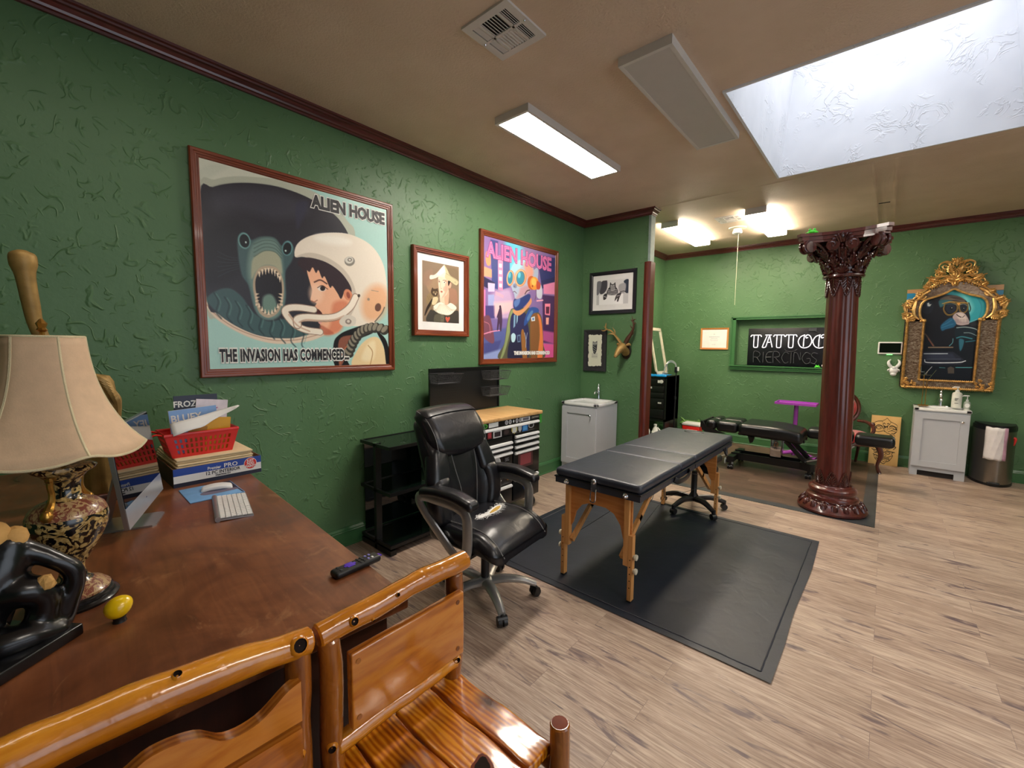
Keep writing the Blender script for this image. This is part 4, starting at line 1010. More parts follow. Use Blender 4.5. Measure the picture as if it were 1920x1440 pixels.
panel('lit ceiling panel above the desk', 1.2, 1.5, -.35, .95, M_PANELNEAR)
panel('added fill light panel, out of view on the right beyond the skylight', 4.45, 4.75, .9, 2.2, M_PANELFILL)  # added out of view to fill the right side with light
panel('added fill light panel, out of view on the right near the back wall', 4.55, 4.85, 4.6, 5.9, M_PANELFILL)  # second added fill panel, unseen, brightens back wall and floor
def vent(label, cx, cy, w, l):
    t = thing('ceiling_vent', label, 'vent', (cx, cy, H), 0, 'ceiling air vents'); m = MB(); a = .04; w /= 2; l /= 2
    m.box(-w, w, -l, -l+a, -.012, 0); m.box(-w, w, l-a, l, -.012, 0); m.box(-w, -w+a, -l+a, l-a, -.012, 0); m.box(w-a, w, -l+a, l-a, -.012, 0); m.box(-w+a, w-a, -.008, .008, -.012, 0); m.box(-w*.42-.006, -w*.42+.006, -l+a, l-a, -.012, 0); m.box(w*.42-.006, w*.42+.006, -l+a, l-a, -.012, 0)
    m.build('frame', M_FIXTURE, t, smooth=0); MB().box(-w+.01, w-.01, -l+.01, l-.01, -.003, -.001).build('duct_opening', M_GREYSHADOW, t, smooth=0)  # dark sheet paints the shade behind the louvres
    m = MB()
    def slat(c0, c1, ax, tilt):
        M = T(*c0)
        if ax == 'x': m.box(-.5*c1, .5*c1, -.0065, .0065, -.001, .001, M=M @ RX(tilt))
        else: m.box(-.0065, .0065, -.5*c1, .5*c1, -.001, .001, M=M @ RY(tilt))
    iw = w*.42
    for j in range(2):
        y0, y1 = (-l+a, -.008) if j == 0 else (.008, l-a)
        for k in range(7):
            slat((-iw+.012+k*(2*iw-.024)/6, (y0+y1)/2, -.007), y1-y0, 'y', .6 if j == 0 else -.6)
        for s in (-1, 1):
            for k in range(3): slat((s*(iw+.014+k*(w-a-iw-.02)/2.6), (y0+y1)/2, -.007), y1-y0, 'y', s*.7)
    m.build('louvres', M_FIXTURE, t, smooth=0)
    for s in (-1, 1): MB().sph((s*(w-.018), 0, -.013), .006, 8).build('screw', M_CHROME, t)
    return t
vent('square white ceiling vent nearest the camera', 1.535, 1.785, .31, .32)
vent('small white ceiling vent between the alcove lights', 1.54, 6.09, .3, .3)
t = thing('ceiling_pull_switch', 'cream ceiling switch with a long hanging cord', 'switch', (1.50, 6.62, H))
MB().lathe([(.11, 0), (.108, -.012), (.07, -.018), (.0, -.018)], 28).build('ceiling_plate', M_BONE, t)
MB().lathe([(.05, -.018), (.05, -.04), (.06, -.045), (.06, -.075), (.03, -.088), (0, -.088)], 22).build('switch_body', M_WHITE, t); MB().tube([(.02, -.02, -.08), (.02, -.02, -.5), (.021, -.02, -1.05)], .0019, 6).build('pull_cord', M_CORD, t)

# ------------------------------------------------------------------ framed pictures (local frame: x right, z up, y=0 on the wall, front towards -y)
def frame_parts(t, w, h, fw, dep, mx, mz, step=True):
    prof = [(0, 0), (0, -dep*.8), (fw*.12, -dep), (fw*.38, -dep), (fw*.45, -dep*.82), (fw*.6, -dep*.82), (fw*.7, -dep*.7), (fw*.9, -dep*.7), (fw, -dep*.5), (fw, 0)] if step else [(0, 0), (0, -dep), (fw*.7, -dep*.85), (fw, -dep*.6), (fw, 0)]
    c = [(-w/2, -h/2), (w/2, -h/2), (w/2, h/2), (-w/2, h/2)]; inw = [(1, 1), (-1, 1), (-1, -1), (1, -1)]; n = len(prof)
    for i, nm in enumerate(('bottom', 'right', 'top', 'left')):
        m = MB(); vs = []
        for q in (i, (i+1) % 4):
            for a, y in prof: vs.append((c[q][0]+inw[q][0]*a, y, c[q][1]+inw[q][1]*a))
        fs = [(k, k+1, n+k+1, n+k) for k in range(n-1)]+[tuple(range(n-1, -1, -1)), tuple(range(n, 2*n)), (n-1, 0, n, 2*n-1)]
        m.add(vs, fs); m.build('frame_rail', mx if i % 2 == 0 else mz, t, smooth=0)
def picture(name, label, loc, rotz, w, h, fw, dep, mx=None, mz=None, step=True):
    t = thing(name, label, 'picture', loc, rotz); frame_parts(t, w, h, fw, dep, mx or M_FRAMEWOOD, mz or M_FRAMEWOODZ, step); return t
LW = PI/2
t = picture('framed_poster', 'large framed poster of a screaming child in a white helmet facing a toothy monster', (0, 1.421, 2.062), LW, 1.37, 1.354, .052, .032)
art_plane('poster_print', 'visor', 1.275, 1.255, t, (0, -.016, 0), 380, warp=lambda X, Z: .0015*np.sin(X*9)*np.sin(Z*7+1))
def lettering(t, rows, name='poster_lettering'):
    for body, size, x, z, M, y, depth, sx, bold, mat, sy in rows:
        MB().text(body, size, T(x, y, z) @ FACE @ (M or Matrix()), depth, 0, 'CENTER', sx, bold, sy, 1.10 if '...' in body else 1.0).build(name, mat, t, smooth=0)
M_INK = plain('black_ink', '15131a', .5, var=.02); M_WINK = plain('white_ink', 'efeee8', .5, var=.02); M_PINK = plain('pink_ink', 'ff8fc0', .4, var=.05); M_DPINK = plain('deep_pink_ink', 'a8488c', .4, var=.05)
lettering(t, [('ALIEN HOUSE', .118, .318, .54, None, -.019, .0004, .80, .012, M_WINK, 1.0), ('ALIEN HOUSE', .118, .318, .54, None, -.0205, .0004, .80, .006, M_INK, 1.0),
              ('THE INVASION HAS COMMENCED...', .098, -.15, -.546, None, -.019, .0004, .50, .012, M_WINK, 1.1), ('THE INVASION HAS COMMENCED...', .098, -.15, -.546, None, -.0205, .0004, .50, .004, M_INK, 1.1)])
t = picture('framed_portrait', 'small framed portrait of a figure in a paper hat with an owl, white mat', (0, 2.628, 2.069), LW, .66, .778, .055, .04)
MB().box(-.285, .285, -.014, -.004, -.345, .345).build('mat_board', M_PAPER, t, smooth=0)
art_plane('portrait_print', 'portrait', .432, .535, t, (-.004, -.0152, .006), 230)
t = picture('framed_city_poster', 'framed neon city poster of a bald goggled figure above the tool chest', (0, 3.797, 2.08), LW, 1.355, 1.36, .058, .035)
art_plane('poster_print', 'city', 1.26, 1.262, t, (0, -.016, 0), 360)
lettering(t, [('ALIEN HOUSE', .215, -.02, .49, None, -.018, .0004, .84, .012, M_DPINK, 1.0), ('ALIEN HOUSE', .215, -.02, .49, None, -.0195, .0004, .84, .004, M_PINK, 1.0), ('THE INVASION HAS COMMENCED', .052, .20, -.565, None, -.018, .0004, .84, .004, M_WINK, 1.0)])
m = MB(); m.text('ALIEN HOUSE', .215, T(-.02, -.021, .49) @ FACE, .0003, 0, 'CENTER', .84, -.006); m.build('poster_lettering', M_DPINK, t, smooth=0)
t = picture('framed_cat_print', 'black framed grey print of a cat in a tub on the partition wall', (.447, PW, 2.293), 0, .655, .54, .045, .03, M_BLACKFRAME, M_BLACKFRAME, False)
MB().box(-.28, .28, -.012, -.003, -.225, .225).build('mat_board', M_PAPER, t, smooth=0); art_plane('print', 'cat', .45, .31, t, (-.002, -.0132, .003), 180)
t = picture('framed_owl_print', 'dark framed owl print on torn-edged paper below the cat print', (.218, PW, 1.545), 0, .335, .552, .042, .035, M_DARKGREYFRAME, M_DARKGREYFRAME, True)
MB().box(-.13, .13, -.012, -.002, -.24, .24).build('backing_board', M_DARKGREYFRAME, t, smooth=0)
P = []
random.seed(5)
for (a, b, n) in (((-.10, .205), (.098, .21), 14), ((.098, .21), (.10, -.205), 24), ((.10, -.205), (-.095, -.21), 14), ((-.095, -.21), (-.10, .205), 24)):
    for k in range(n): f = k/n; P.append((a[0]+(b[0]-a[0])*f+random.uniform(-.006, .006), a[1]+(b[1]-a[1])*f+random.uniform(-.006, .006)))
MB().prism(P, 'y', -.016, -.013).build('torn_paper', plain('deckled_paper', 'd8d8c4', .85, var=.03), t, smooth=0)
art_plane('print', 'owl', .17, .36, t, (0, -.0165, .005), 120)
t = picture('framed_certificate', 'small certificate in a light brown frame beside the niche', (.915, D, 1.75), 0, .45, .365, .028, .02, M_BEECHX, M_BEECH, False)
MB().box(-.2, .2, -.008, -.002, -.16, .16).build('certificate_paper', M_PAPER, t, smooth=0)
m = MB()
for z, w, b in ((.075, .03, .010), (.03, .17, .009), (.005, .11, .006), (-.02, .14, .004), (-.035, .12, .004), (-.1, .07, .006)): 
    for k in range(int(w/.012)): m.box(-w/2+k*.012, -w/2+k*.012+.009, -.0088, -.008, z-b/2, z+b/2)
m.build('printed_lines', plain('faint_grey_ink', '9fa2ac', .7), t, smooth=0)
# ------------------------------------------------------------------ gold stag head on the partition
t = thing('stag_head', 'small gold stag head with antlers mounted beside the owl print', 'wall decoration', (.665, PW, 1.56))
MB().sph((0, -.012, -.02), (.065, .02, .10), 20).build('wall_plaque', plain('dark_bronze', '2c1c10', .4, .5), t)
m = MB(); m.tube([(0, -.01, -.03), (0, -.07, 0), (-.005, -.12, .035)], [.055, .05, .05], 14, sm=4); m.tube([(0, -.1, .045), (-.012, -.14, .02), (-.03, -.19, -.04), (-.038, -.21, -.07)], [.05, .048, .032, .024], 14, sm=4); m.sph((-.04, -.213, -.075), .024, 12)
for s in (-1, 1): m.tube([(s*.04, -.1, .06), (s*.075, -.09, .07), (s*.095, -.085, .055)], [.016, .018, .002], 8, sm=3)
m.build('head', M_GOLDPAINT, t)
for s in (-1, 1):
    m = MB(); g = M_GOLDPAINT if s < 0 else plain('dark_antler', '4a2c18', .45, .3)
    if s < 0:
        m.tube([(-.03, -.1, .08), (-.09, -.09, .15), (-.18, -.08, .235), (-.24, -.07, .255), (-.30, -.06, .30)], [.02, .016, .012, .009, .003], 8, sm=4)
        for a, b, c in (((-.13, -.085, .19), (-.17, -.1, .20), (-.215, -.11, .195)), ((-.13, -.085, .19), (-.12, -.1, .235), (-.155, -.1, .28)), ((-.25, -.07, .26), (-.29, -.08, .24), (-.325, -.08, .25)), ((-.27, -.065, .275), (-.27, -.06, .32), (-.265, -.06, .345))): m.tube([a, b, c], [.010, .008, .002], 7, sm=3)
    else:
        m.tube([(.03, -.1, .08), (.055, -.09, .14), (.085, -.08, .19), (.12, -.08, .27), (.115, -.08, .34), (.09, -.07, .42)], [.03, .028, .022, .013, .01, .002], 8, sm=4)
        for a, b, c in (((.08, -.08, .18), (.12, -.09, .195), (.145, -.1, .23)), ((.115, -.08, .26), (.095, -.09, .28), (.085, -.09, .31)), ((.118, -.08, .31), (.14, -.08, .325), (.135, -.08, .345)), ((.11, -.08, .36), (.135, -.08, .375), (.15, -.08, .37)), ((.108, -.08, .345), (.095, -.08, .365), (.075, -.08, .37))): m.tube([a, b, c], [.009, .007, .002], 7, sm=3)
    m.build('antler', g, t)
# ------------------------------------------------------------------ office chair (front towards -y locally)
def office_chair():
    t = thing('office_chair', 'black leather executive office chair with a torn seat and grey arms', 'office chair', (1.315, 1.885, 0), LW+.10)
    # base
    hub = MB(); hub.lathe([(.0, .075), (.055, .075), (.06, .10), (.05, .125), (.034, .135), (0, .135)], 24); hub.build('hub', M_GUN, t)
    for k in range(5):
        a = math.radians(-28+72*k)-LW-.10; ca, sa = math.cos(a), math.sin(a)
        m = MB(); pts = [(.03*ca, .03*sa, .105), (.13*ca, .13*sa, .118), (.24*ca, .24*sa, .105), (.325*ca, .325*sa, .075)]
        m.tube(pts, [.036, .034, .028, .023], 10, sm=4, flat=(.72, 1)); m.build('base_leg', M_GUN, t)
        m = MB(); cx, cy = .322*ca, .322*sa; d = a+.6*(k % 3); dx, dy = math.cos(d+PI/2), math.sin(d+PI/2)
        m.cyl((cx, cy, .045), (cx, cy, .075), .009, n=8)
        for s in (-1, 1): m.cyl((cx+dx*s*.006, cy+dy*s*.006, .029), (cx+dx*s*.028, cy+dy*s*.028, .029), .029, .026, n=18)
        m.tube([(cx+dx*s*.03, cy+dy*s*.03, .045) for s in (-1, 1)], .02, 10); m.build('caster', M_BLACK, t)
    MB().cyl((0, 0, .125), (0, 0, .30), .027, n=18).cyl((0, 0, .30), (0, 0, .40), .019, n=14).build('gas_lift', M_BLACK, t)
    MB().rbox((0, .02, .40), (.22, .26, .05), .02, 2).build('tilt_mechanism', M_BLACK, t)
    # seat
    def seatfn(p, h):
        x, y, z = p; f = (h[1]-y)/(2*h[1]); top = z > 0
        z2 = z + (.018*math.cos(x/h[0]*1.45)*math.cos(y/h[1]*1.4) if top else 0)
        z2 -= .075*max(0, f-.72)**1.4*6*(1.0 if top else .35) if f > .72 else 0
        if top: z2 -= .018*math.exp(-((abs(x)-h[0]*.74)/.018)**2)
        x *= 1-.10*max(0, .5-f)
        return (x, y, z2)
    MB().rbox((0, -.03, .475), (.58, .55, .125), .055, 4, seatfn, n=12).build('seat', M_LEATHER, t)
    for s in (-1, 1): MB().tube([(s*.214, .22, .538), (s*.214, .05, .545), (s*.214, -.13, .543), (s*.216, -.24, .50), (s*.217, -.31, .43)], .0035, 6, sm=4).build('seat_seam', M_STITCH, t)
    # tear with foam and fringe
    m = MB(); tp = [(-.135, -.02), (-.09, -.035), (-.02, -.045), (.06, -.035), (.12, .0), (.10, .022), (.03, .012), (-.05, -.002), (-.11, .004)]
    tp = [tuple(q) for q in catmull([(a+.04, b-.01) for a, b in tp], 4, True)]; zt = lambda x, y: .553-.9*(x*x)*.12+.02*y
    vs = [(x, y, zt(x, y)+.004) for x, y in tp]; m.add(vs, [tuple(range(len(vs)))]); m.prism(tp, 'z', .54, .5545); o = m.build('torn_patch', M_PAPER, t, smooth=0)
    m = MB(); m.prism([tuple(q) for q in catmull([(.0, -.038), (.08, -.04), (.14, -.013), (.11, -.004), (.04, -.018)], 4, True)], 'z', .545, .5565); m.build('exposed_foam', plain('yellow_foam', 'c9a24a', .9, bump=.3), o, smooth=0)
    m = MB(); random.seed(3)
    for x, y in tp*3:
        m.tube([(x, y, .556), (.04+(x-.04)*1.1+random.uniform(-.012, .012), -.01+(y+.01)*1.25+random.uniform(-.014, .014), .559), (.04+(x-.04)*1.16+random.uniform(-.02, .02), -.01+(y+.01)*1.4+random.uniform(-.02, .02), .5555)], [.0013, .001, .0006], 4)
    m.build('fringe', M_PAPER, o)
    # back: shell and cushions lean backwards
    def lean(p):
        z = p[2]; return (p[0], p[1]+.205+.27*(z-.5)-.05*math.sin((z-.5)/.65*PI), z)
    def backfn(p, h):
        x, y, z = p; f = (z+h[2])/(2*h[2]); w = .84+.24*math.sin(min(1, f*1.3)*PI*.62)-.16*max(0, f-.72)*2
        x2 = x*w; y2 = y
        if y < 0: y2 = y - .05*(abs(x)/h[0])**2.2*(1 if f < .7 else max(0, 1-(f-.7)*4)) + .012*math.exp(-((abs(x)-h[0]*.55)/.02)**2) - .02*math.exp(-((f-.3)/.15)**2)*math.exp(-(x/(h[0]*.5))**2)
        return (x2, y2, z)
    m = MB().rbox((0, 0, .80), (.50, .115, .66), .05, 4, backfn, n=14); m.shift(lean); m.build('backrest', M_LEATHER, t)
    for s in (-1, 1):
        m = MB(); m.rbox((s*.225, -.045, .665), (.14, .12, .30), .048, 4, lambda p, h: (p[0]+s*.03*math.sin((p[2]/h[2]+1)*PI/2), p[1]-.012, p[2]), n=5); m.shift(lean); m.build('lower_bolster', M_LEATHER, t)
        m = MB(); m.rbox((s*.212, -.048, .87), (.15, .11, .24), .045, 4, lambda p, h: (p[0]*(1-.15*p[2]/h[2])-s*.025*(p[2]/h[2]), p[1], p[2]), n=5); m.shift(lean); m.build('upper_bolster', M_LEATHER, t)
    def headfn(p, h):
        x, y, z = p; f = (z+h[2])/(2*h[2]); return (x*(1-.10*max(0, .35-f)*2), y-.03*math.sin(f*PI)-.015*(f > .85), z-.035*(1-(x/h[0])**2)*(1 if f < .2 else 0)+.012*(1-(x/h[0])**2)*(f > .8))
    m = MB().rbox((0, -.03, 1.06), (.50, .155, .265), .065, 5, headfn, n=12); m.shift(lean); hd = m.build('headrest', M_LEATHER, t)
    m = MB()
    for s in (-1, 1): m.tube([(s*.225, -.105, .95), (s*.233, -.125, 1.05), (s*.232, -.095, 1.15), (s*.228, -.03, 1.188)], .003, 6, sm=4)
    m.shift(lean); m.build('stitching', M_STITCH, hd)
    m = MB()
    for s in (-1, 1): m.tube([(s*.11, -.085, .93), (s*.10, -.082, .82), (s*.075, -.085, .68), (s*.07, -.08, .56)], .0028, 6, sm=4)
    m.shift(lean); m.build('back_seam', M_STITCH, t)
    MB().rbox((0, .30, .56), (.12, .035, .30), .015, 2).build('back_bracket', M_BLACK, t)
    for s in (-1, 1):
        m = MB(); loop = [(s*.335, .20, .705), (s*.338, .10, .708), (s*.338, -.06, .70), (s*.335, -.135, .66), (s*.33, -.145, .56), (s*.322, -.13, .44), (s*.315, -.085, .385), (s*.315, -.03, .40), (s*.325, .08, .50), (s*.335, .19, .61), (s*.337, .235, .675)]
        m.tube(loop, .033, 10, closed=True, sm=5, flat=(.5, 1.0), up=(1, 0, 0)); m.shift(lambda p: Vector((p.x-s*.018, p.y+.022, p.z))); m.build('arm_loop', M_GUN, t)
        m = MB(); m.rbox((s*.318, .02, .745), (.09, .41, .058), .026, 4, lambda p, h: (p[0]*(1+.12*math.cos(p[1]/h[1]*1.5)), p[1], p[2]-.035*max(0, -p[1]/h[1]-.2)**1.5+.012*math.cos(p[1]/h[1]*1.5)-.02*max(0, p[1]/h[1]-.4)), n=8); m.build('arm_pad', M_LEATHER, t)
    m = MB(); m.box(-.29, .29, -.12, -.06, .395, .412); m.build('arm_bracket', M_BLACK, t, smooth=0)
office_chair()
# ------------------------------------------------------------------ massage table (local: long axis y, near end at -y)
def massage_table():
    cx, y0, y1 = 1.79, 2.405, 4.45; w = .625; zt = .768; zf = zt-.103
    t = thing('massage_table', 'black padded massage table with beech legs on the black mat', 'massage table', (cx, 0, 0))
    cuts = [y0, 3.085, 3.40, y1]
    for k in range(3):
        a, b = cuts[k], cuts[k+1]
        def fn(p, h): return (p[0], p[1], p[2]+(.007*math.cos(p[0]/h[0]*1.5)*math.cos(p[1]/h[1]*1.5) if p[2] > 0 else 0))
        MB().rbox((0, (a+b)/2, zt-.028), (w, b-a-.002, .058), .024, 4, fn, n=8).build('cushion', M_VINYL, t)
    hy = 4.33; m = MB(); ring = [(.085*math.cos(q*PI/12)-.01, hy+.062*math.sin(q*PI/12), zt+.0035) for q in range(24)]; m.tube(ring, .006, 8, closed=True); m.build('face_hole_rim', M_BLACK, t)
    MB().prism([(.083*math.cos(q*PI/12)-.01, hy+.06*math.sin(q*PI/12)) for q in range(24)], 'z', zt+.002, zt+.0055).build('face_hole_plug', M_VINYL, t, smooth=0)
    for a, b in ((y0, 3.395), (3.405, y1)):
        m = MB(); m.box(-w/2+.004, w/2-.004, a+.004, a+.026, zf, zt-.058); m.box(-w/2+.004, w/2-.004, b-.026, b-.004, zf, zt-.058); m.box(-w/2+.004, -w/2+.026, a+.026, b-.026, zf, zt-.058); m.box(w/2-.026, w/2-.004, a+.026, b-.026, zf, zt-.058); m.box(-w/2+.02, w/2-.02, a+.02, b-.02, zt-.066, zt-.056)
        m.build('frame', M_VINYL, t, smooth=0)
    m = MB(); zz = zt-.06
    m.tube([(-w/2, y0, zz), (w/2, y0, zz), (w/2, y1, zz), (-w/2, y1, zz)], .005, 6, closed=True); m.build('piping', M_BLACK, t)
    for end, yl, sg in ((0, 2.445, -1), (1, 4.235, 1)):
        zp = zf+.002
        out = [(-.243, zp), (.243, zp), (.243, .40), (.236, .37), (.205, .365), (.186, .395), (.165, .475), (.12, .535), (.06, .56), (-.06, .56), (-.12, .535), (-.165, .475), (-.186, .395), (-.205, .365), (-.236, .37), (-.243, .40)]
        m = MB(); m.prism(out, 'y', yl-.008-sg*.02-.008, yl-.008-sg*.02+.008); m.build('end_panel', M_BEECHX, t, smooth=0)
        for s in (-1, 1):
            MB().box(s*.218-.016, s*.218+.016, yl-.02+sg*.0, yl+.018, .235, zp).build('leg', M_BEECH, t, smooth=0)
            lg = MB().box(s*.249-.0135, s*.249+.0135, yl-.02, yl+.02, .014, .435).build('leg_extension', M_BEECH, t, smooth=0)
            MB().box(s*.249-.014, s*.249+.014, yl-.021, yl+.021, .006, .016).build('rubber_foot', M_BLACK, lg, smooth=0)
            for z in (.30, .21): MB().lathe([(.0, 0), (.011, 0), (.011, .008), (.019, .012), (.018, .024), (.008, .028), (0, .028)], 12, M=T(s*.2625, yl, z) @ RY(s*PI/2)).build('knob', M_BONE, lg)
            m = MB()
            for z in range(5): m.cyl((s*.249, yl-.0205, .10+.045*z), (s*.249, yl-.0195, .10+.045*z), .004, n=8)
            m.build('adjustment_holes', M_KNOT, lg)
            y2 = yl-sg*.52; a = Vector((s*.185, yl-sg*.01, .285)); b = Vector((s*.185, y2, zf-.005)); mid = a.lerp(b, .46)
            for q0, q1 in ((a, mid), (mid, b)):
                m = MB(); d = q1-q0; L = d.length; an = math.atan2(d.z, d.y); m.box(-.012, .012, -.02, L+.02, -.017, .017, M=T(*q0) @ RX(an)); m.build('brace', M_BEECH, t, smooth=0)
            m = MB(); m.tube([mid, (s*.17, y2+sg*.03, .52), (s*.05, 3.4, .66)], .0022, 5); m.build('cable', M_BLACK, t)
            m = MB(); m.tube([a+Vector((0, 0, .02)), (s*.1, yl-sg*.9, .40), (s*.05, 3.4, .655)], .0018, 5); m.build('cable', M_BLACK, t)
    for x in (-.215, .215): MB().lathe([(.018, 0), (.018, .006), (.012, .012), (.013, .02), (.007, .027), (0, .027)], 14, M=T(x, y0+.004, zf+.022) @ RX(PI/2)).build('corner_knob', M_CHROME, t)
    m = MB(); m.box(-.02, .02, y0-.012, y0+.006, zf+.0, zt-.022); m.sph((0, y0-.012, zt-.035), (.018, .012, .018), 12); m.tube([(-.016, y0-.014, zf+.02), (-.018, y0-.022, zf-.05), (0, y0-.026, zf-.065), (.018, y0-.022, zf-.05), (.016, y0-.014, zf+.02)], .004, 6, sm=4); m.build('latch', M_CHROME, t)
    m = MB(); m.tube([(w/2, 2.95, zf+.02), (w/2+.02, 2.99, zf+.002), (w/2+.024, 3.1, zf-.002), (w/2+.02, 3.2, zf+.008), (w/2, 3.24, zf+.02)], .013, 8, sm=4, flat=(1.6, .7)); m.build('carry_handle', M_BLACK, t)
    m = MB(); m.tube([(w/2, 4.16, zf+.02), (w/2+.02, 4.17, zf-.035), (w/2+.01, 4.22, zf-.035), (w/2, 4.24, zf+.02)], .01, 8, sm=4); m.build('side_strap', M_BLACK, t)
massage_table()
# ------------------------------------------------------------------ floor mat
m = MB(); x0, x1, y0, y1 = .80, 2.845, 2.27, 4.285
nx, ny = 60, 60; vs = []; fs = []
for j in range(ny+1):
    for i in range(nx+1):
        x = x0+(x1-x0)*i/nx; y = y0+(y1-y0)*j/ny
        z = .006+.0022*mnoise.noise(Vector((x*2.1, y*4.2, 0)))+.0012*mnoise.noise(Vector((x*6, y*7, 2)))
        vs.append((x+.012*mnoise.noise(Vector((0, y*1.5, 0))), y+.012*mnoise.noise(Vector((x*1.4, 3, 0))), max(.003, z)))
for j in range(ny):
    for i in range(nx): a = j*(nx+1)+i; fs.append((a, a+1, a+nx+2, a+nx+1))
t = thing('floor_mat', 'large black vinyl mat under the massage table', 'mat', (0, 0, 0))
m.add(vs, fs); m.build('mat_sheet', M_MAT, t)
m = MB(); e = .055
for a, b in (((x0+e, y0+e), (x1-e, y0+e)), ((x1-e, y0+e), (x1-e, y1-e)), ((x1-e, y1-e), (x0+e, y1-e)), ((x0+e, y1-e), (x0+e, y0+e))):
    pts = [(a[0]+(b[0]-a[0])*k/40+.004*mnoise.noise(Vector((k*.7, a[0], 0))), a[1]+(b[1]-a[1])*k/40+.004*mnoise.noise(Vector((k*.7, a[1], 5))), .0065+.0015*mnoise.noise(Vector((k*.9, 9, b[0])))) for k in range(41)]
    m.tube(pts, .0042, 6)
m.build('edge_seam', M_MAT, t)
# ------------------------------------------------------------------ rolling stool under the far end of the table
t = thing('rolling_stool', 'black five-legged rolling stool half hidden under the massage table', 'stool', (1.805, 4.33, .008))
MB().lathe([(0, .085), (.045, .085), (.05, .12), (.035, .15), (.028, .16), (.028, .38), (.02, .38), (0, .38)], 20).build('column', M_BLACK, t)
for k in range(5):
    a = math.radians(-108+72*k); ca, sa = math.cos(a), math.sin(a); m = MB()
    m.tube([(.03*ca, .03*sa, .105), (.16*ca, .16*sa, .115), (.30*ca, .30*sa, .075)], [.03, .027, .02], 10, sm=4); m.build('base_leg', M_BLACK, t)
    m = MB(); m.cyl((.295*ca, .295*sa, .04), (.295*ca, .295*sa, .09), .018, n=12); m.cyl((.295*ca-.022*sa, .295*sa+.022*ca, .028), (.295*ca+.022*sa, .295*sa-.022*ca, .028), .028, n=18); m.build('caster', M_BLACK, t)
MB().rbox((.02, .065, .50), (.36, .30, .08), .035, 4).build('seat', M_LEATHER, t)
m = MB(); m.rbox((.10, .04, .412), (.20, .12, .10), .045, 4); m.build('back_pad', M_LEATHER, t); MB().tube([(-.16, -.10, .44), (-.10, -.06, .43), (.02, 0, .43)], .02, 8, sm=3).rbox((-.15, -.09, .40), (.03, .03, .06), .01, 2).build('tilt_lever', M_BLACK, t)

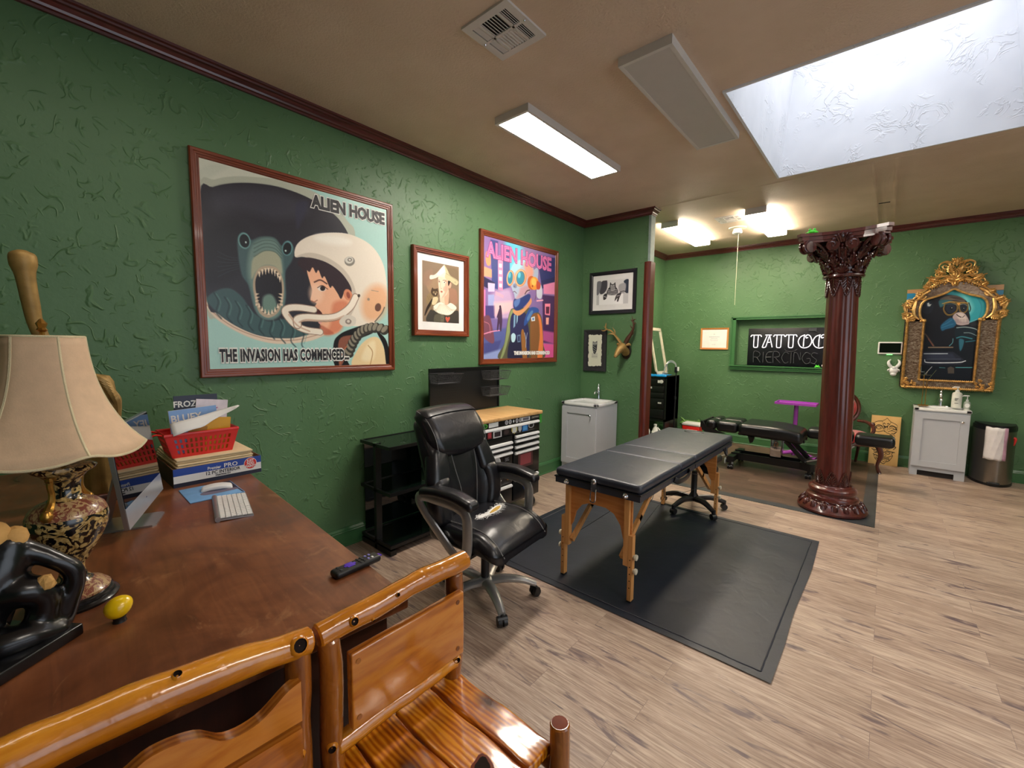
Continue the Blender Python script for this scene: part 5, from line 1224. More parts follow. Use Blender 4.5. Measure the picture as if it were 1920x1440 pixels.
# ------------------------------------------------------------------ tool chest (front towards -y locally, turned to face +x)
def tool_chest():
    t = thing('tool_chest', 'black rolling tool chest with bamboo top and stickers against the left wall', 'tool chest', (.15, 2.91, 0), LW)
    w, d = .975, .46; x0, x1 = -w/2, w/2; f = -d
    MB().box(x0, x1, f+.022, 0, .125, .93, bev=.006).build('body', M_BLACKM, t)
    MB().box(x0-.005, x1+.005, f-.012, .0, .932, .965, bev=.006).build('worktop', M_BAMBOO, t)
    MB().box(x1-.03, x1+.004, f-.002, f+.03, .84, .93, bev=.004).build('corner_trim', M_LIME, t)
    MB().box(x0-.004, x0+.03, f-.002, f+.03, .84, .93, bev=.004).build('corner_trim', M_LIME, t)
    MB().box(x0+.03, x1-.03, f+.004, f+.022, .885, .93).build('name_strip', M_BLACKM, t, smooth=0)
    c = .035
    rows = [(x0+c, x1-c, .785, .882, .866), (x0+c, .055, .695, .778, .715), (x0+c, .055, .64, .69, .672), (x0+c, .055, .50, .635, .60+.02), (x0+c, .055, .335, .495, .475), (x0+c, .055, .15, .33, .31),
            (.075, x1-c, .735, .778, .755), (.075, x1-c, .69, .73, .712), (.075, x1-c, .625, .685, .655), (.075, x1-c, .375, .62, .60), (.075, x1-c, .15, .37, .345)]
    for a, b, z0, z1, hz in rows:
        o = MB().box(a, b, f+.006, f+.03, z0, z1, bev=.003).build('drawer', M_BLACKM, t)
        m = MB(); m.prism([(f+.006, hz+.012), (f-.012, hz+.008), (f-.016, hz-.006), (f-.01, hz-.014), (f+.006, hz-.012)], 'x', a+.012, b-.012); m.build('handle', M_DRAWERALU, o, smooth=0)
    def sticker(x, z, w, h, col, rnd=False, inner=None, txt=None, tc='15131a', size=.02, pts=None):
        m = MB(); mats = [plain('sticker_'+col, col, .4, var=.03)]
        if pts: m.prism([(x+a*w, z+b*h) for a, b in pts], 'y', f+.0035, f+.006)
        elif rnd: m.prism([(x+w/2*math.cos(k*PI/10), z+h/2*math.sin(k*PI/10)) for k in range(20)], 'y', f+.0035, f+.006)
        else: m.box(x-w/2, x+w/2, f+.0035, f+.006, z-h/2, z+h/2)
        if inner:
            mats.append(plain('sticker_'+inner, inner, .4, var=.03)); k = len(mats)-1
            if rnd: m.prism([(x+w*.36*math.cos(k2*PI/10), z+h*.36*math.sin(k2*PI/10)) for k2 in range(20)], 'y', f+.003, f+.0034, k)
            else: m.box(x-w*.36, x+w*.36, f+.003, f+.0034, z-h*.34, z+h*.34, k)
        if txt: mats.append(plain('sticker_'+tc, tc, .4, var=.03)); m.text(txt, size, T(x, f+.0028, z) @ FACE, .0004, len(mats)-1, 'CENTER', .8)
        m.build('sticker', mats, t, smooth=0)
    sh = [(-.5, .5), (.5, .5), (.5, -.1), (0, -.5), (-.5, -.1)]
    sticker(.39, .908, .14, .03, '3a3836', inner='1a1a1a', txt='CRAFTSMAN', tc='c9c4b4', size=.024); sticker(.245, .907, .125, .036, 'd8d8da', inner='6a6a72')
    for x in (-.03, .02, .115, .165): sticker(x, .907, .04, .042, 'c9c9cb', True, '8a8a8c')
    sticker(.068, .907, .018, .028, 'e8e8e8', True); sticker(-.20, .907, .12, .04, 'e2e4e0'); sticker(-.31, .907, .07, .04, '5fd048', True, '1f5a1a')
    z = .822; sticker(.33, z+.012, .085, .05, 'b8b8ba', True, '1a1a1c'); sticker(.235, z, .085, .06, '1f6fc0', inner='5fa8e0'); sticker(.16, z, .05, .065, 'c4c4c4', pts=sh); sticker(.08, z, .08, .07, 'd9c86a', inner='e8e8e0', pts=sh); sticker(-.03, z, .09, .06, '2c2426', True, '4a3c3a'); sticker(-.15, z-.004, .11, .062, 'dcdad8', inner='3a3036'); sticker(-.25, z, .05, .06, '8c2a32', inner='c04a50')
    sticker(-.02, .565, .10, .10, '1a1a1b', True, '0e0e10', 'SIG', 'b8b8bc', .045); sticker(-.155, .56, .10, .10, 'dededc', True, 'c4c4c2'); sticker(-.10, .42, .06, .09, 'e2e2de', pts=sh, inner='3a3a3c'); sticker(-.005, .415, .075, .10, 'c0902c', pts=sh, inner='8c2a20')
    sticker(.25, .52, .22, .15, '5a3436', inner='9c4a50'); sticker(.27, .26, .11, .10, '20305c', True, '4a8ad0')
    for x in (x0+.08, x1-.08):
        for y in (f+.07, -.07):
            m = MB(); m.box(x-.04, x+.04, y-.03, y+.03, .115, .125); m.box(x-.026, x-.02, y-.02, y+.02, .05, .118); m.box(x+.02, x+.026, y-.02, y+.02, .05, .118); m.cyl((x-.017, y, .055), (x+.017, y, .055), .055, n=20); m.build('caster', M_BLACK, t, smooth=50)
tool_chest()
t = thing('pegboard', 'black pegboard standing behind the tool chest against the wall', 'pegboard', (.12, 2.835, .967), LW)
MB().box(-.45, .45, -.008, .0, 0, .42).build('board', M_PEG, t, smooth=0)
m = MB(); m.box(-.452, .452, -.02, 0, .405, .422); m.box(-.452, -.44, -.02, 0, 0, .405); m.box(.44, .452, -.02, 0, 0, .405); m.build('board_edge', M_BLACKM, t, smooth=0)
def basket_small(label, y, z):
    t = thing('wire_basket', label, 'basket', (.142, y, z), LW, 'wire baskets on the pegboard'); w, d, h = .15, .13, .085
    top = [(-w, 0, h), (w, 0, h), (w, -d, h), (-w, -d, h)]; bot = [(-w*.86, -.006, 0), (w*.86, -.006, 0), (w*.86, -d*.78, 0), (-w*.86, -d*.78, 0)]
    m = MB(); m.tube(top, .0028, 6, closed=True); m.tube(bot, .002, 6, closed=True)
    for a, b in zip(top, bot): m.tube([a, b], .002, 6)
    m.build('rim', M_WIRE, t); m = MB()
    for i in range(4):
        A, B, A2, B2 = map(Vector, (top[i], top[(i+1) % 4], bot[i], bot[(i+1) % 4])); n = 22 if i % 2 == 0 else 11
        for k in range(1, n): m.tube([A.lerp(B, k/n), A2.lerp(B2, k/n)], .0009, 3, cap=False)
        for k in range(1, 7): m.tube([A.lerp(A2, k/7), B.lerp(B2, k/7)], .0009, 3, cap=False)
    A, B, C2, D2 = map(Vector, bot)
    for k in range(1, 20): m.tube([A.lerp(B, k/20), D2.lerp(C2, k/20)], .0009, 3, cap=False)
    for k in range(1, 9): m.tube([A.lerp(D2, k/9), B.lerp(C2, k/9)], .0009, 3, cap=False)
    m.build('mesh', M_WIRE, t, smooth=0); return t
basket_small('black wire basket at the left end of the pegboard', 2.515, 1.26)
basket_small('upper black wire basket at the right end of the pegboard', 3.17, 1.262)
basket_small('lower black wire basket at the right end of the pegboard', 3.165, 1.10)
# ------------------------------------------------------------------ glass-topped rack
t = thing('media_rack', 'black three-tier rack with tinted glass shelves between desk and tool chest', 'shelf rack', (.02, 1.775, 0), LW)
L, dp = .62, .41
for z in (.815, .46, .055):
    m = MB(); m.box(0, L, -dp, -dp+.016, z, z+.025); m.box(0, L, -.016, 0, z, z+.025); m.box(0, .016, -dp+.016, -.016, z, z+.025); m.box(L-.016, L, -dp+.016, -.016, z, z+.025); o = m.build('shelf_frame', M_BLACKM, t, smooth=0)
    MB().box(.014, L-.014, -dp+.014, -.014, z+.013, z+.02).build('shelf_glass', M_DARKGLASS, o, smooth=0)
for x in (.0, L-.06):
    for y in (-.22,):
        MB().box(x, x+.05, y, y+.03, .0, .842).build('post', M_BLACKM, t, smooth=0)
        MB().box(x-.004, x+.034, y-.006, y+.03, .841, .846).build('post_cap', M_CHROME, t, smooth=0)
    MB().box(x, x+.05, -dp, 0, 0, .04).build('foot_rail', M_BLACKM, t, smooth=0)
MB().box(.03, L-.03, -.01, -.004, .09, .80).build('back_panel', M_DARKGLASS, t, smooth=0)
# ------------------------------------------------------------------ vanities
def vanity(label, loc, w, d, h, notch, knobx):
    t = thing('sink_vanity', label, 'vanity', loc, 0); b = .045
    m = MB(); m.box(-w/2+.008, w/2-.008, -d+.02, 0, .07 if notch else .0, h-.035); 
    if notch:
        m.box(-w/2+.008, -w/2+.08, -d+.02, 0, 0, .07); m.box(w/2-.10, w/2-.008, -d+.02, 0, 0, .07)
    m.build('cabinet', M_VANITY, t, smooth=0)
    if notch: MB().box(-w/2+.08, w/2-.10, -d+.06, -d+.075, 0, .07).build('toe_kick', M_GREYSHADOW, t, smooth=0)  # dark board painted as the shade under the cabinet
    z0, z1 = .125, h-.06; a = w/2-.014; y = -d+.02; fr = .075
    m = MB(); m.box(-a, a, y-.014, y, z0, z1)
    o = m.build('door', M_VANITY, t, smooth=0); m = MB()
    for q in ((-a, -a+fr, z0, z1), (a-fr, a, z0, z1), (-a+fr, a-fr, z1-fr, z1), (-a+fr, a-fr, z0, z0+fr)): m.box(q[0], q[1], y-.026, y-.0141, q[2], q[3])
    m.build('door_rails', M_VANITY, o, smooth=0)
    MB().lathe([(.007, 0), (.006, .012), (.013, .018), (.014, .026), (.009, .031), (0, .031)], 16, M=T(knobx, y-.026, z1-.085) @ RX(PI/2)).build('knob', M_CHROME, o)
    m = MB(); m.box(-w/2, w/2, -d, -d+.05, h-.035, h, bev=.006); m.box(-w/2, w/2, -.09, 0, h-.035, h, bev=.006); m.box(-w/2, -w/2+.05, -d, 0, h-.035, h, bev=.006); m.box(w/2-.05, w/2, -d, 0, h-.035, h, bev=.006); m.box(-w/2+.04, w/2-.04, -d+.04, -.08, h-.034, h-.022)
    m.build('basin_top', M_CERAMIC, t)
    f = thing('faucet', '', '', (0, 0, 0)); del f['label']; del f['category']; f.parent = t; f.location = (0, -.055, h)
    m = MB(); m.rbox((0, 0, .006), (.15, .05, .012), .006, 2); m.lathe([(.026, .01), (.022, .03), (.019, .06), (.022, .095), (.02, .12), (.014, .135)], 20); m.build('faucet_body', M_CHROME, f)
    m = MB(); m.tube([(0, -.005, .085), (0, -.05, .115), (0, -.09, .10), (0, -.10, .075)], [.014, .013, .013, .014], 12, sm=4); m.build('spout', M_CHROME, f)
    m = MB(); m.lathe([(.014, .135), (.018, .145), (.015, .155), (.009, .165), (.014, .178), (.012, .19), (.005, .20), (.009, .208), (0, .216)], 16); m.tube([(0, 0, .16), (.0, .03, .175), (0, .055, .185)], [.006, .006, .008], 8); m.build('lever', M_CHROME, f)
    return t
vanity('pale grey sink vanity in the corner by the partition wall', (.325, PW-.024, 0), .51, .535, .905, False, .175)
vanity('pale grey sink vanity under the ornate gold mirror frame', (3.725, D-.024, 0), .51, .40, .87, True, .185)
def bottle(name, label, loc, prof, mat, pumpz, hr, tall):
    t = thing(name, label, 'bottle', loc); MB().lathe(prof, 24, mod=None).build('bottle_body', mat, t)
    m = MB(); z = pumpz; m.cyl((0, 0, z-.004), (0, 0, z+.018), hr, n=14); m.cyl((0, 0, z+.018), (0, 0, z+tall), hr*.35, n=8); m.rbox((-.012, -.008, z+tall+.006), (.055, .024, .014), .005, 2); m.tube([(-.035, -.012, z+tall+.006), (-.05, -.016, z+tall-.004)], .005, 8); m.build('pump', M_WHITE, t); return t
t = bottle('soap_bottle', 'tall white pump bottle with dark lettering behind the sink under the gold frame', (3.865, 7.745, .872), [(0, 0), (.044, 0), (.047, .006), (.047, .17), (.04, .19), (.02, .20), (.017, .205), (0, .205)], plain('milky_plastic', 'd9d8cf', .3), .205, .02, .05)
m = MB()
for k, (s, wd) in enumerate(((0, .035), (.012, .03), (.024, .024), (.06, .036))):
    for q in range(int(wd/.007)): m.box(-.022+q*.007, -.022+q*.007+.005, -.0492, -.047, .118-s, .124-s)
m.build('label_print', M_INK, t, smooth=0)
t = bottle('soap_bottle', 'small clear pump bottle beside the tall white pump bottle', (3.958, 7.755, .872), [(0, 0), (.03, 0), (.034, .01), (.034, .05), (.028, .08), (.012, .092), (0, .092)], plain('clear_soap', 'b9c0b4', .08, spec=.8), .092, .013, .06)
MB().prism([(.022*math.cos(k*PI/8), .04+.026*math.sin(k*PI/8)) for k in range(16)], 'y', -.0365, -.034).build('oval_label', M_PAPER, t, smooth=0)
t = thing('hook_stand', 'thin brass stand with two upright rods on the left of the gold-frame vanity', 'stand', (3.565, 7.77, .871))
MB().lathe([(0, 0), (.055, 0), (.055, .006), (.05, .010), (0, .010)], 24).build('base', M_GOLD, t)
for s in (-1, 1): MB().tube([(s*.016, 0, .01), (s*.016, 0, .40 if s < 0 else .33)], .004, 8).build('rod', M_GOLD, t)
MB().tube([(-.05, 0, .40), (.055, 0, .40)], .003, 6).tube([(.02, 0, .33), (.09, -.02, .47)], .003, 6).tube([(-.016, 0, .4), (-.016, 0, .45)], .003, 6).build('cross_bars', M_CHROME, t)
# ------------------------------------------------------------------ canvas of an ape and the ornate frame hung over it
t = thing('canvas_painting', 'ape in glasses painted on a canvas behind the ornate gold frame', 'painting', (3.745, D, 1.745))
MB().box(-.43, .43, -.026, -.003, -.645, .645).build('canvas_body', M_BEECHX, t, smooth=0)
art_plane('painted_face', 'ape', .86, 1.29, t, (0, -.0275, 0), 300)
t = thing('ornate_frame', 'ornate gold carved mirror frame with crest, hung over the ape canvas', 'frame', (3.748, D-.05, 1.09))
random.seed(11)
m = MB()      # mottled mirror borders
for q in (((-.415, 0), (-.245, 0), (-.245, .90), (-.415, .90)), ((.255, 0), (.425, 0), (.425, .90), (.255, .90)), ((-.245, 0), (.255, 0), (.255, .11), (-.245, .11))): m.prism(list(q), 'y', -.012, .0)
arch = [(-.245, .88), (-.285, .93), (-.297, 1.02), (-.285, 1.10), (-.245, 1.155), (-.18, 1.18), (-.115, 1.205), (-.05, 1.24), (.005, 1.275), (.06, 1.24), (.125, 1.205), (.19, 1.18), (.255, 1.155), (.295, 1.10), (.307, 1.02), (.295, .93), (.255, .88)]
outer = [(-.415, .88), (-.425, 1.0), (-.40, 1.11), (-.335, 1.21), (-.25, 1.285), (-.15, 1.365), (0.005, 1.43), (.16, 1.365), (.26, 1.285), (.345, 1.21), (.41, 1.11), (.435, 1.0), (.425, .88)]
A2 = [tuple(p) for p in catmull(arch, 3)]; O2 = catmull(outer, 4); O2 = [tuple(p) for p in O2]
def lerp_path(P, n):
    d = [0]
    for i in range(1, len(P)): d.append(d[-1]+math.dist(P[i], P[i-1]))
    out = []
    for k in range(n):
        s = d[-1]*k/(n-1); i = max(1, next((j for j in range(len(d)) if d[j] >= s-1e-9), len(d)-1)); f = (s-d[i-1])/max(1e-9, d[i]-d[i-1]); out.append((P[i-1][0]+(P[i][0]-P[i-1][0])*f, P[i-1][1]+(P[i][1]-P[i-1][1])*f))
    return out
a_, o_ = lerp_path(A2, 40), lerp_path(O2, 40)
for k in range(39): m.prism([a_[k], a_[k+1], o_[k+1], o_[k]], 'y', -.012, 0)
m.build('mirror_border', M_ANTIQUE, t, smooth=0)
def rope(m, pts, r, pitch=.03):
    P = lerp_path(pts, max(3, int(sum(math.dist(pts[i], pts[i+1]) for i in range(len(pts)-1))/.009)))
    m.tube([(x, -.016, z) for x, z in P], r*.75, 8)
    for k in range(0, len(P)-1, 2):
        x, z = P[k]; dx, dz = P[k+1][0]-x, P[k+1][1]-z; L = math.hypot(dx, dz)+1e-9; dx /= L; dz /= L
        m.tube([(x-dz*r-dx*r*.7, -.012, z+dx*r-dz*r*.7), (x, -.016-r, z), (x+dz*r+dx*r*.7, -.012, z-dx*r+dz*r*.7)], r*.36, 5, sm=2)
for nm, pts, r in (('outer_moulding', [(-.405, .90), (-.405, .012), (.415, .012), (.415, .90)], .016), ('inner_moulding', [(-.245, .88), (-.245, .11), (.255, .11), (.255, .88)], .013)):
    m = MB(); rope(m, pts, r); m.build(nm, M_GOLDLEAF, t)
m = MB(); m.tube([(x, -.018, z) for x, z in lerp_path(A2, 60)], .014, 8); m.tube([(x, -.026, z+.004) for x, z in lerp_path(A2, 60)], .006, 6)
for sx in (-1, 1): m.sph((sx*.25+.005, -.03, .885), .024, 12); m.sph((sx*.28+.005, -.03, .88), .016, 10)
m.build('arch_moulding', M_GOLDLEAF, t)
def scroll(m, cx, cz, r, turns, a0, dirn, th, y=-.02):
    P = []; n = int(turns*14)
    for k in range(n+1): f = k/n; rr = r*(1-.82*f); a = a0+dirn*2*PI*turns*f; P.append((cx+rr*math.cos(a), y-.012*f, cz+rr*math.sin(a)))
    m.tube(P, [th*(1-.45*k/n) for k in range(n+1)], 7); m.sph(P[-1], th*1.1, 8)
def leaf(m, p, q, wd, y=-.02, lobes=4):
    p, q = Vector((p[0], y, p[1])), Vector((q[0], y-.012, q[1])); d = q-p; L = d.length; d /= L; s = Vector((-d.z, 0, d.x))
    m.tube([p, p.lerp(q, .5)+Vector((0, -.014, 0)), q], [wd*.25, wd*.30, wd*.08], 6, sm=3)
    for k in range(lobes):
        f = .15+.75*k/lobes; c = p.lerp(q, f); lw = wd*(1-.55*f)
        for sg in (-1, 1): m.tube([c, c+s*sg*lw*.7+d*lw*.25+Vector((0, -.012, 0)), c+s*sg*lw+d*lw*.7+Vector((0, -.004, 0))], [wd*.16, wd*.2, wd*.06], 5, sm=2)
m = MB()
m.tube([(x, -.018, z) for x, z in lerp_path(O2, 70)], .012, 7)
C = .005
for s in (-1, 1):
    X = lambda v: C+s*v
    scroll(m, X(.10), 1.56, .05, 1.2, PI/2, s, .014); scroll(m, X(.16), 1.46, .045, 1.3, -PI/2, -s, .013); scroll(m, X(.215), 1.345, .05, 1.2, PI/2, -s, .013); scroll(m, X(.30), 1.20, .045, 1.3, 0, s, .014); scroll(m, X(.43), 1.09, .045, 1.3, PI/2, s, .013); scroll(m, X(.405), .95, .05, 1.4, -PI/2, s, .015)
    m.tube([(X(.03), -.02, 1.60), (X(.10), -.03, 1.62), (X(.155), -.03, 1.585), (X(.15), -.025, 1.53)], [.012, .013, .011, .006], 7, sm=4)
    m.tube([(X(.02), -.02, 1.40), (X(.10), -.04, 1.44), (X(.20), -.03, 1.42), (X(.27), -.02, 1.44)], [.016, .016, .012, .006], 7, sm=4)
    m.tube([(X(.22), -.02, 1.27), (X(.28), -.035, 1.22), (X(.33), -.03, 1.16), (X(.37), -.025, 1.15)], [.014, .016, .013, .006], 7, sm=4)
    m.tube([(X(.42), -.02, 1.16), (X(.455), -.03, 1.08), (X(.44), -.03, 1.0), (X(.46), -.02, .93), (X(.43), -.02, .90)], [.013, .015, .013, .012, .006], 7, sm=4)
    m.tube([(X(.345), -.02, 1.14), (X(.36), -.035, 1.03), (X(.345), -.03, .95), (X(.30), -.02, .90)], [.016, .02, .016, .008], 7, sm=4)
    for p, q, wd in (((.03, 1.47), (.06, 1.58), .05), ((.09, 1.47), (.20, 1.53), .045), ((.15, 1.38), (.25, 1.43), .045), ((.22, 1.30), (.29, 1.34), .04), ((.28, 1.21), (.36, 1.24), .04), ((.35, 1.12), (.44, 1.16), .04), ((.40, 1.05), (.48, 1.12), .04), ((.40, .98), (.48, .96), .04), ((.33, .93), (.42, .90), .045), ((.05, 1.40), (.16, 1.36), .04), ((.13, 1.36), (.24, 1.28), .035)):
        leaf(m, (X(p[0]), p[1]), (X(q[0]), q[1]), wd)
    for k in range(26): m.sph((X(random.uniform(.06, .24)), -.03-.01*random.random(), 1.37+random.uniform(-.04, .08)), random.uniform(.007, .014), 6)
    for k in range(14): m.sph((X(random.uniform(.36, .46)), -.03, random.uniform(.90, 1.13)), random.uniform(.007, .013), 6)
for p, q, wd in (((C, 1.56), (C, 1.665), .045), ((C, 1.60), (C-.05, 1.655), .03), ((C, 1.60), (C+.05, 1.655), .03), ((C, 1.40), (C, 1.50), .05), ((C, 1.40), (C-.06, 1.47), .045), ((C, 1.40), (C+.06, 1.47), .045), ((C, 1.38), (C-.08, 1.41), .045), ((C, 1.38), (C+.08, 1.41), .045), ((C, 1.37), (C, 1.31), .04)): leaf(m, p, q, wd, -.03)
for k in range(10): m.sph((C+random.uniform(-.05, .05), -.035, random.uniform(1.52, 1.6)), random.uniform(.008, .015), 6)
m.build('crest', M_GOLDLEAF, t)
for s in (-1, 1):
    m = MB()
    for k in range(16): a = (random.uniform(.27, .41), random.uniform(.015, .12)); b = (a[0]+random.uniform(-.05, .05), a[1]+random.uniform(-.04, .04)); leaf(m, (C+s*a[0], a[1]), (C+s*b[0], max(.005, b[1])), .022, -.012, 3)
    m.build('corner_carving', M_GOLDLEAF, t)
# ------------------------------------------------------------------ small things on the back wall
t = thing('wall_tablet', 'white-rimmed tablet on the back wall left of the gold frame', 'tablet', (3.19, D, 1.615))
MB().rbox((0, -.012, 0), (.255, .022, .168), .012, 3).build('housing', M_WHITE, t)
MB().rbox((0, -.0235, .002), (.222, .003, .132), .001, 1).build('screen', M_SCREEN, t, smooth=0)
MB().box(-.03, .03, -.02, -.008, -.092, -.085).build('status_light', M_LED, t, smooth=0)
t = thing('skull_plaque', 'small white horned skull ornament below the wall tablet', 'wall decoration', (3.245, D, 1.35))
m = MB(); m.sph((0, -.02, -.04), (.05, .035, .05), 16); m.sph((0, -.025, -.085), (.034, .028, .03), 14)
for s in (-1, 1): m.tube([(s*.02, -.02, .0), (s*.05, -.03, .04), (s*.055, -.025, .08), (s*.035, -.02, .112)], [.02, .02, .015, .004], 10, sm=4); m.tube([(s*.03, -.03, -.02), (s*.055, -.035, -.03), (s*.06, -.03, -.05)], [.01, .01, .003], 8, sm=3)
m.sph((0, -.045, .0), (.022, .012, .02), 10); m.build('skull', M_WHITE, t)
t = thing('neon_sign', 'black neon sign reading TATTOO above an unlit second word, in the niche', 'neon sign', (1.92, D+ND-.012, NZ0+.002))
MB().box(-.505, .52, -.012, .0, 0, .60, bev=.004).build('backing_panel', plain('sign_black', '101118', .35), t)
def glyph(m, strokes, ox, oz, sx, sz, r, y=-.04):
    for st in strokes: m.tube([(ox+x*sx, y, oz+z*sz) for x, z in st], r, 7, sm=4 if len(st) > 2 else 0)
TT = [[(-.05, .86), (.02, .99), (.2, 1), (.7, 1), (.9, .99), (.97, .86)], [(.26, .95), (.26, .2), (.30, .03), (.46, 0), (.62, .03), (.66, .2), (.66, .95)]]
AA = [[(.25, 1), (.85, 1)], [(.42, .93), (.05, .12), (.10, .0), (.28, .02), (.38, .14), (.62, .9)], [(.66, .97), (.95, .03)], [(.45, .42), (.72, .42)]]
OO = [[(.5, 1.0), (.18, .85), (.02, .5), (.18, .12), (.5, 0), (.85, .14), (1.0, .5), (.88, .88), (.68, 1.0), (.55, .88), (.60, .76), (.72, .80)], [(.45, .99), (.42, .55), (.42, .1)]]
x = -.455
for gl, wd in ((TT, .15), (AA, .15), (TT, .15), (TT, .15), (OO, .175), (OO, .185)):
    m = MB(); glyph(m, gl, x, .29, wd, .20, .0062); m.build('lit_letter', M_NEON, t); x += wd+.012
x = -.42
PP = [[(.1, 0), (.1, 1), (.6, 1), (.85, .75), (.6, .5), (.15, .5)], [(.45, .5), (.9, 0)]]; II = [[(.5, 0), (.5, 1)]]; EE = [[(.9, 1), (.35, .95), (.1, .5), (.35, .05), (.9, 0)], [(.1, .5), (.8, .52)]]; CC = [[(.95, .85), (.5, 1), (.1, .5), (.5, 0), (.95, .12)]]; NN = [[(.1, 0), (.1, 1)], [(.1, 1), (.5, .9), (.85, .3), (.85, 1)]]; RR = [[(.1, 0), (.1, 1), (.7, .95), (.75, .6), (.15, .5)], [(.3, .5), (.9, 0)]]; SS = [[(.9, .9), (.4, 1), (.15, .72), (.8, .35), (.6, .02), (.1, .08)]]; GG = [[(.95, .85), (.5, 1), (.1, .5), (.5, 0), (.95, .12), (.95, .45), (.6, .45)]]
for gl, wd in ((PP, .125), (II, .06), (EE, .11), (RR, .12), (CC, .11), (II, .06), (NN, .11), (GG, .12), (SS, .10)):
    m = MB(); glyph(m, gl, x, .05, wd, .17, .0055); m.build('unlit_letter', M_DEADTUBE, t); x += wd-.004
m = MB(); m.tube([(.02, -.03, .27), (.06, -.035, .235), (.14, -.035, .235), (.19, -.03, .27)], .004, 6, sm=4); m.tube([(.40, -.03, .55), (.46, -.03, .5), (.48, -.03, .36), (.44, -.03, .28)], .004, 6, sm=4); m.box(.32, .42, -.03, -.012, .545, .59); m.build('wiring', M_DEADTUBE, t)
def frog(label, loc, s=1):
    o = MB(); o.sph((0, 0, .012*s), (.026*s, .02*s, .013*s), 12); o.sph((-.012*s, -.006*s, .026*s), .008*s, 8); o.sph((.012*s, -.006*s, .026*s), .008*s, 8); o.sph((-.022*s, -.01*s, .006*s), (.012*s, .01*s, .006*s), 8); o.sph((.022*s, -.01*s, .006*s), (.012*s, .01*s, .006*s), 8)
    return tag(o.build('toy_frog', M_GREENTOY, loc=loc), label, 'toy')
frog('lime green toy frog on the niche sill beside the neon sign', (2.39, D-.02, NZ0), 1.2)
tag(MB().sph((0, 0, .028), (.03, .022, .028), 12).sph((.005, 0, .058), .014, 10).build('toy_figure', M_WHITE, loc=(2.468, D-.02, NZ0)), 'small white toy figure at the niche sill by the column', 'toy')
# ------------------------------------------------------------------ demon board leaning on the wall
t = thing('drawing_board', 'tan board with a line-drawn demon mask leaning on the back wall', 'drawing', (3.215, 7.795, .002), 0, rot=(-.085, 0, 0))
MB().box(-.155, .155, -.0, .018, 0, .68).build('board', plain('tan_board', 'd2a868', .6, var=.05), t, smooth=0)
art_plane('drawn_face', 'demon', .308, .676, t, (0, -.0012, .34), 170)
# ------------------------------------------------------------------ bin
t = thing('pedal_bin', 'stainless steel pedal bin beside the gold-frame vanity', 'trash can', (4.215, 7.80, 0))
def dshape(w, d, n=24): return [(w*math.cos(PI+PI*k/n), d*math.sin(PI+PI*k/n)) for k in range(n+1)]
MB().prism(dshape(.178, .34), 'z', .03, .655).build('bin_body', M_STEEL, t, smooth=40); MB().prism(dshape(.182, .348), 'z', 0, .03).build('bin_base', M_BLACK, t, smooth=40)
MB().prism(dshape(.182, .35), 'z', .655, .70).prism(dshape(.17, .33), 'z', .70, .722).build('lid', M_BLACK, t, smooth=40)
MB().rbox((-.01, -.345, .035), (.10, .05, .03), .008, 2).build('pedal', M_BLACK, t)
m = MB(); n = 12; vs = []; fs = []
for i in range(n+1):
    a = PI*1.5+(-.62+.98*i/n)
    for j in range(14):
        rr = 1.055+.012*math.sin(i*2.1+j*.7); z = .69-.375*j/13 if j else .70
        vs.append((.178*rr*math.cos(a), .342*rr*math.sin(a)-.005, z+.004*math.sin(i*1.3)))
for i in range(n):
    for j in range(13): a = i*14+j; fs.append((a, a+14, a+15, a+1))
m.add(vs, fs); m.mi = [1 if k >= (n-2)*13 else 0 for k in range(len(fs))]; o = m.build('hand_towel', [M_TOWEL, M_PINKCLOTH], loc=(4.215, 7.80, 0)); s = o.modifiers.new('t', 'SOLIDIFY'); s.thickness = .004; s.offset = 1
tag(o, 'white towel hanging over the front of the pedal bin', 'towel')
tag(MB().tube([(0, 0, .03), (.014, -.003, .02), (.012, -.003, -.03), (.006, -.002, -.06)], [.012, .014, .008, .004], 8, sm=3).build('bag_tie', plain('red_tie', 'd2302a', .5), loc=(4.335, 7.522, .56)), 'red plastic tie hanging beside the towel on the pedal bin', 'tie')
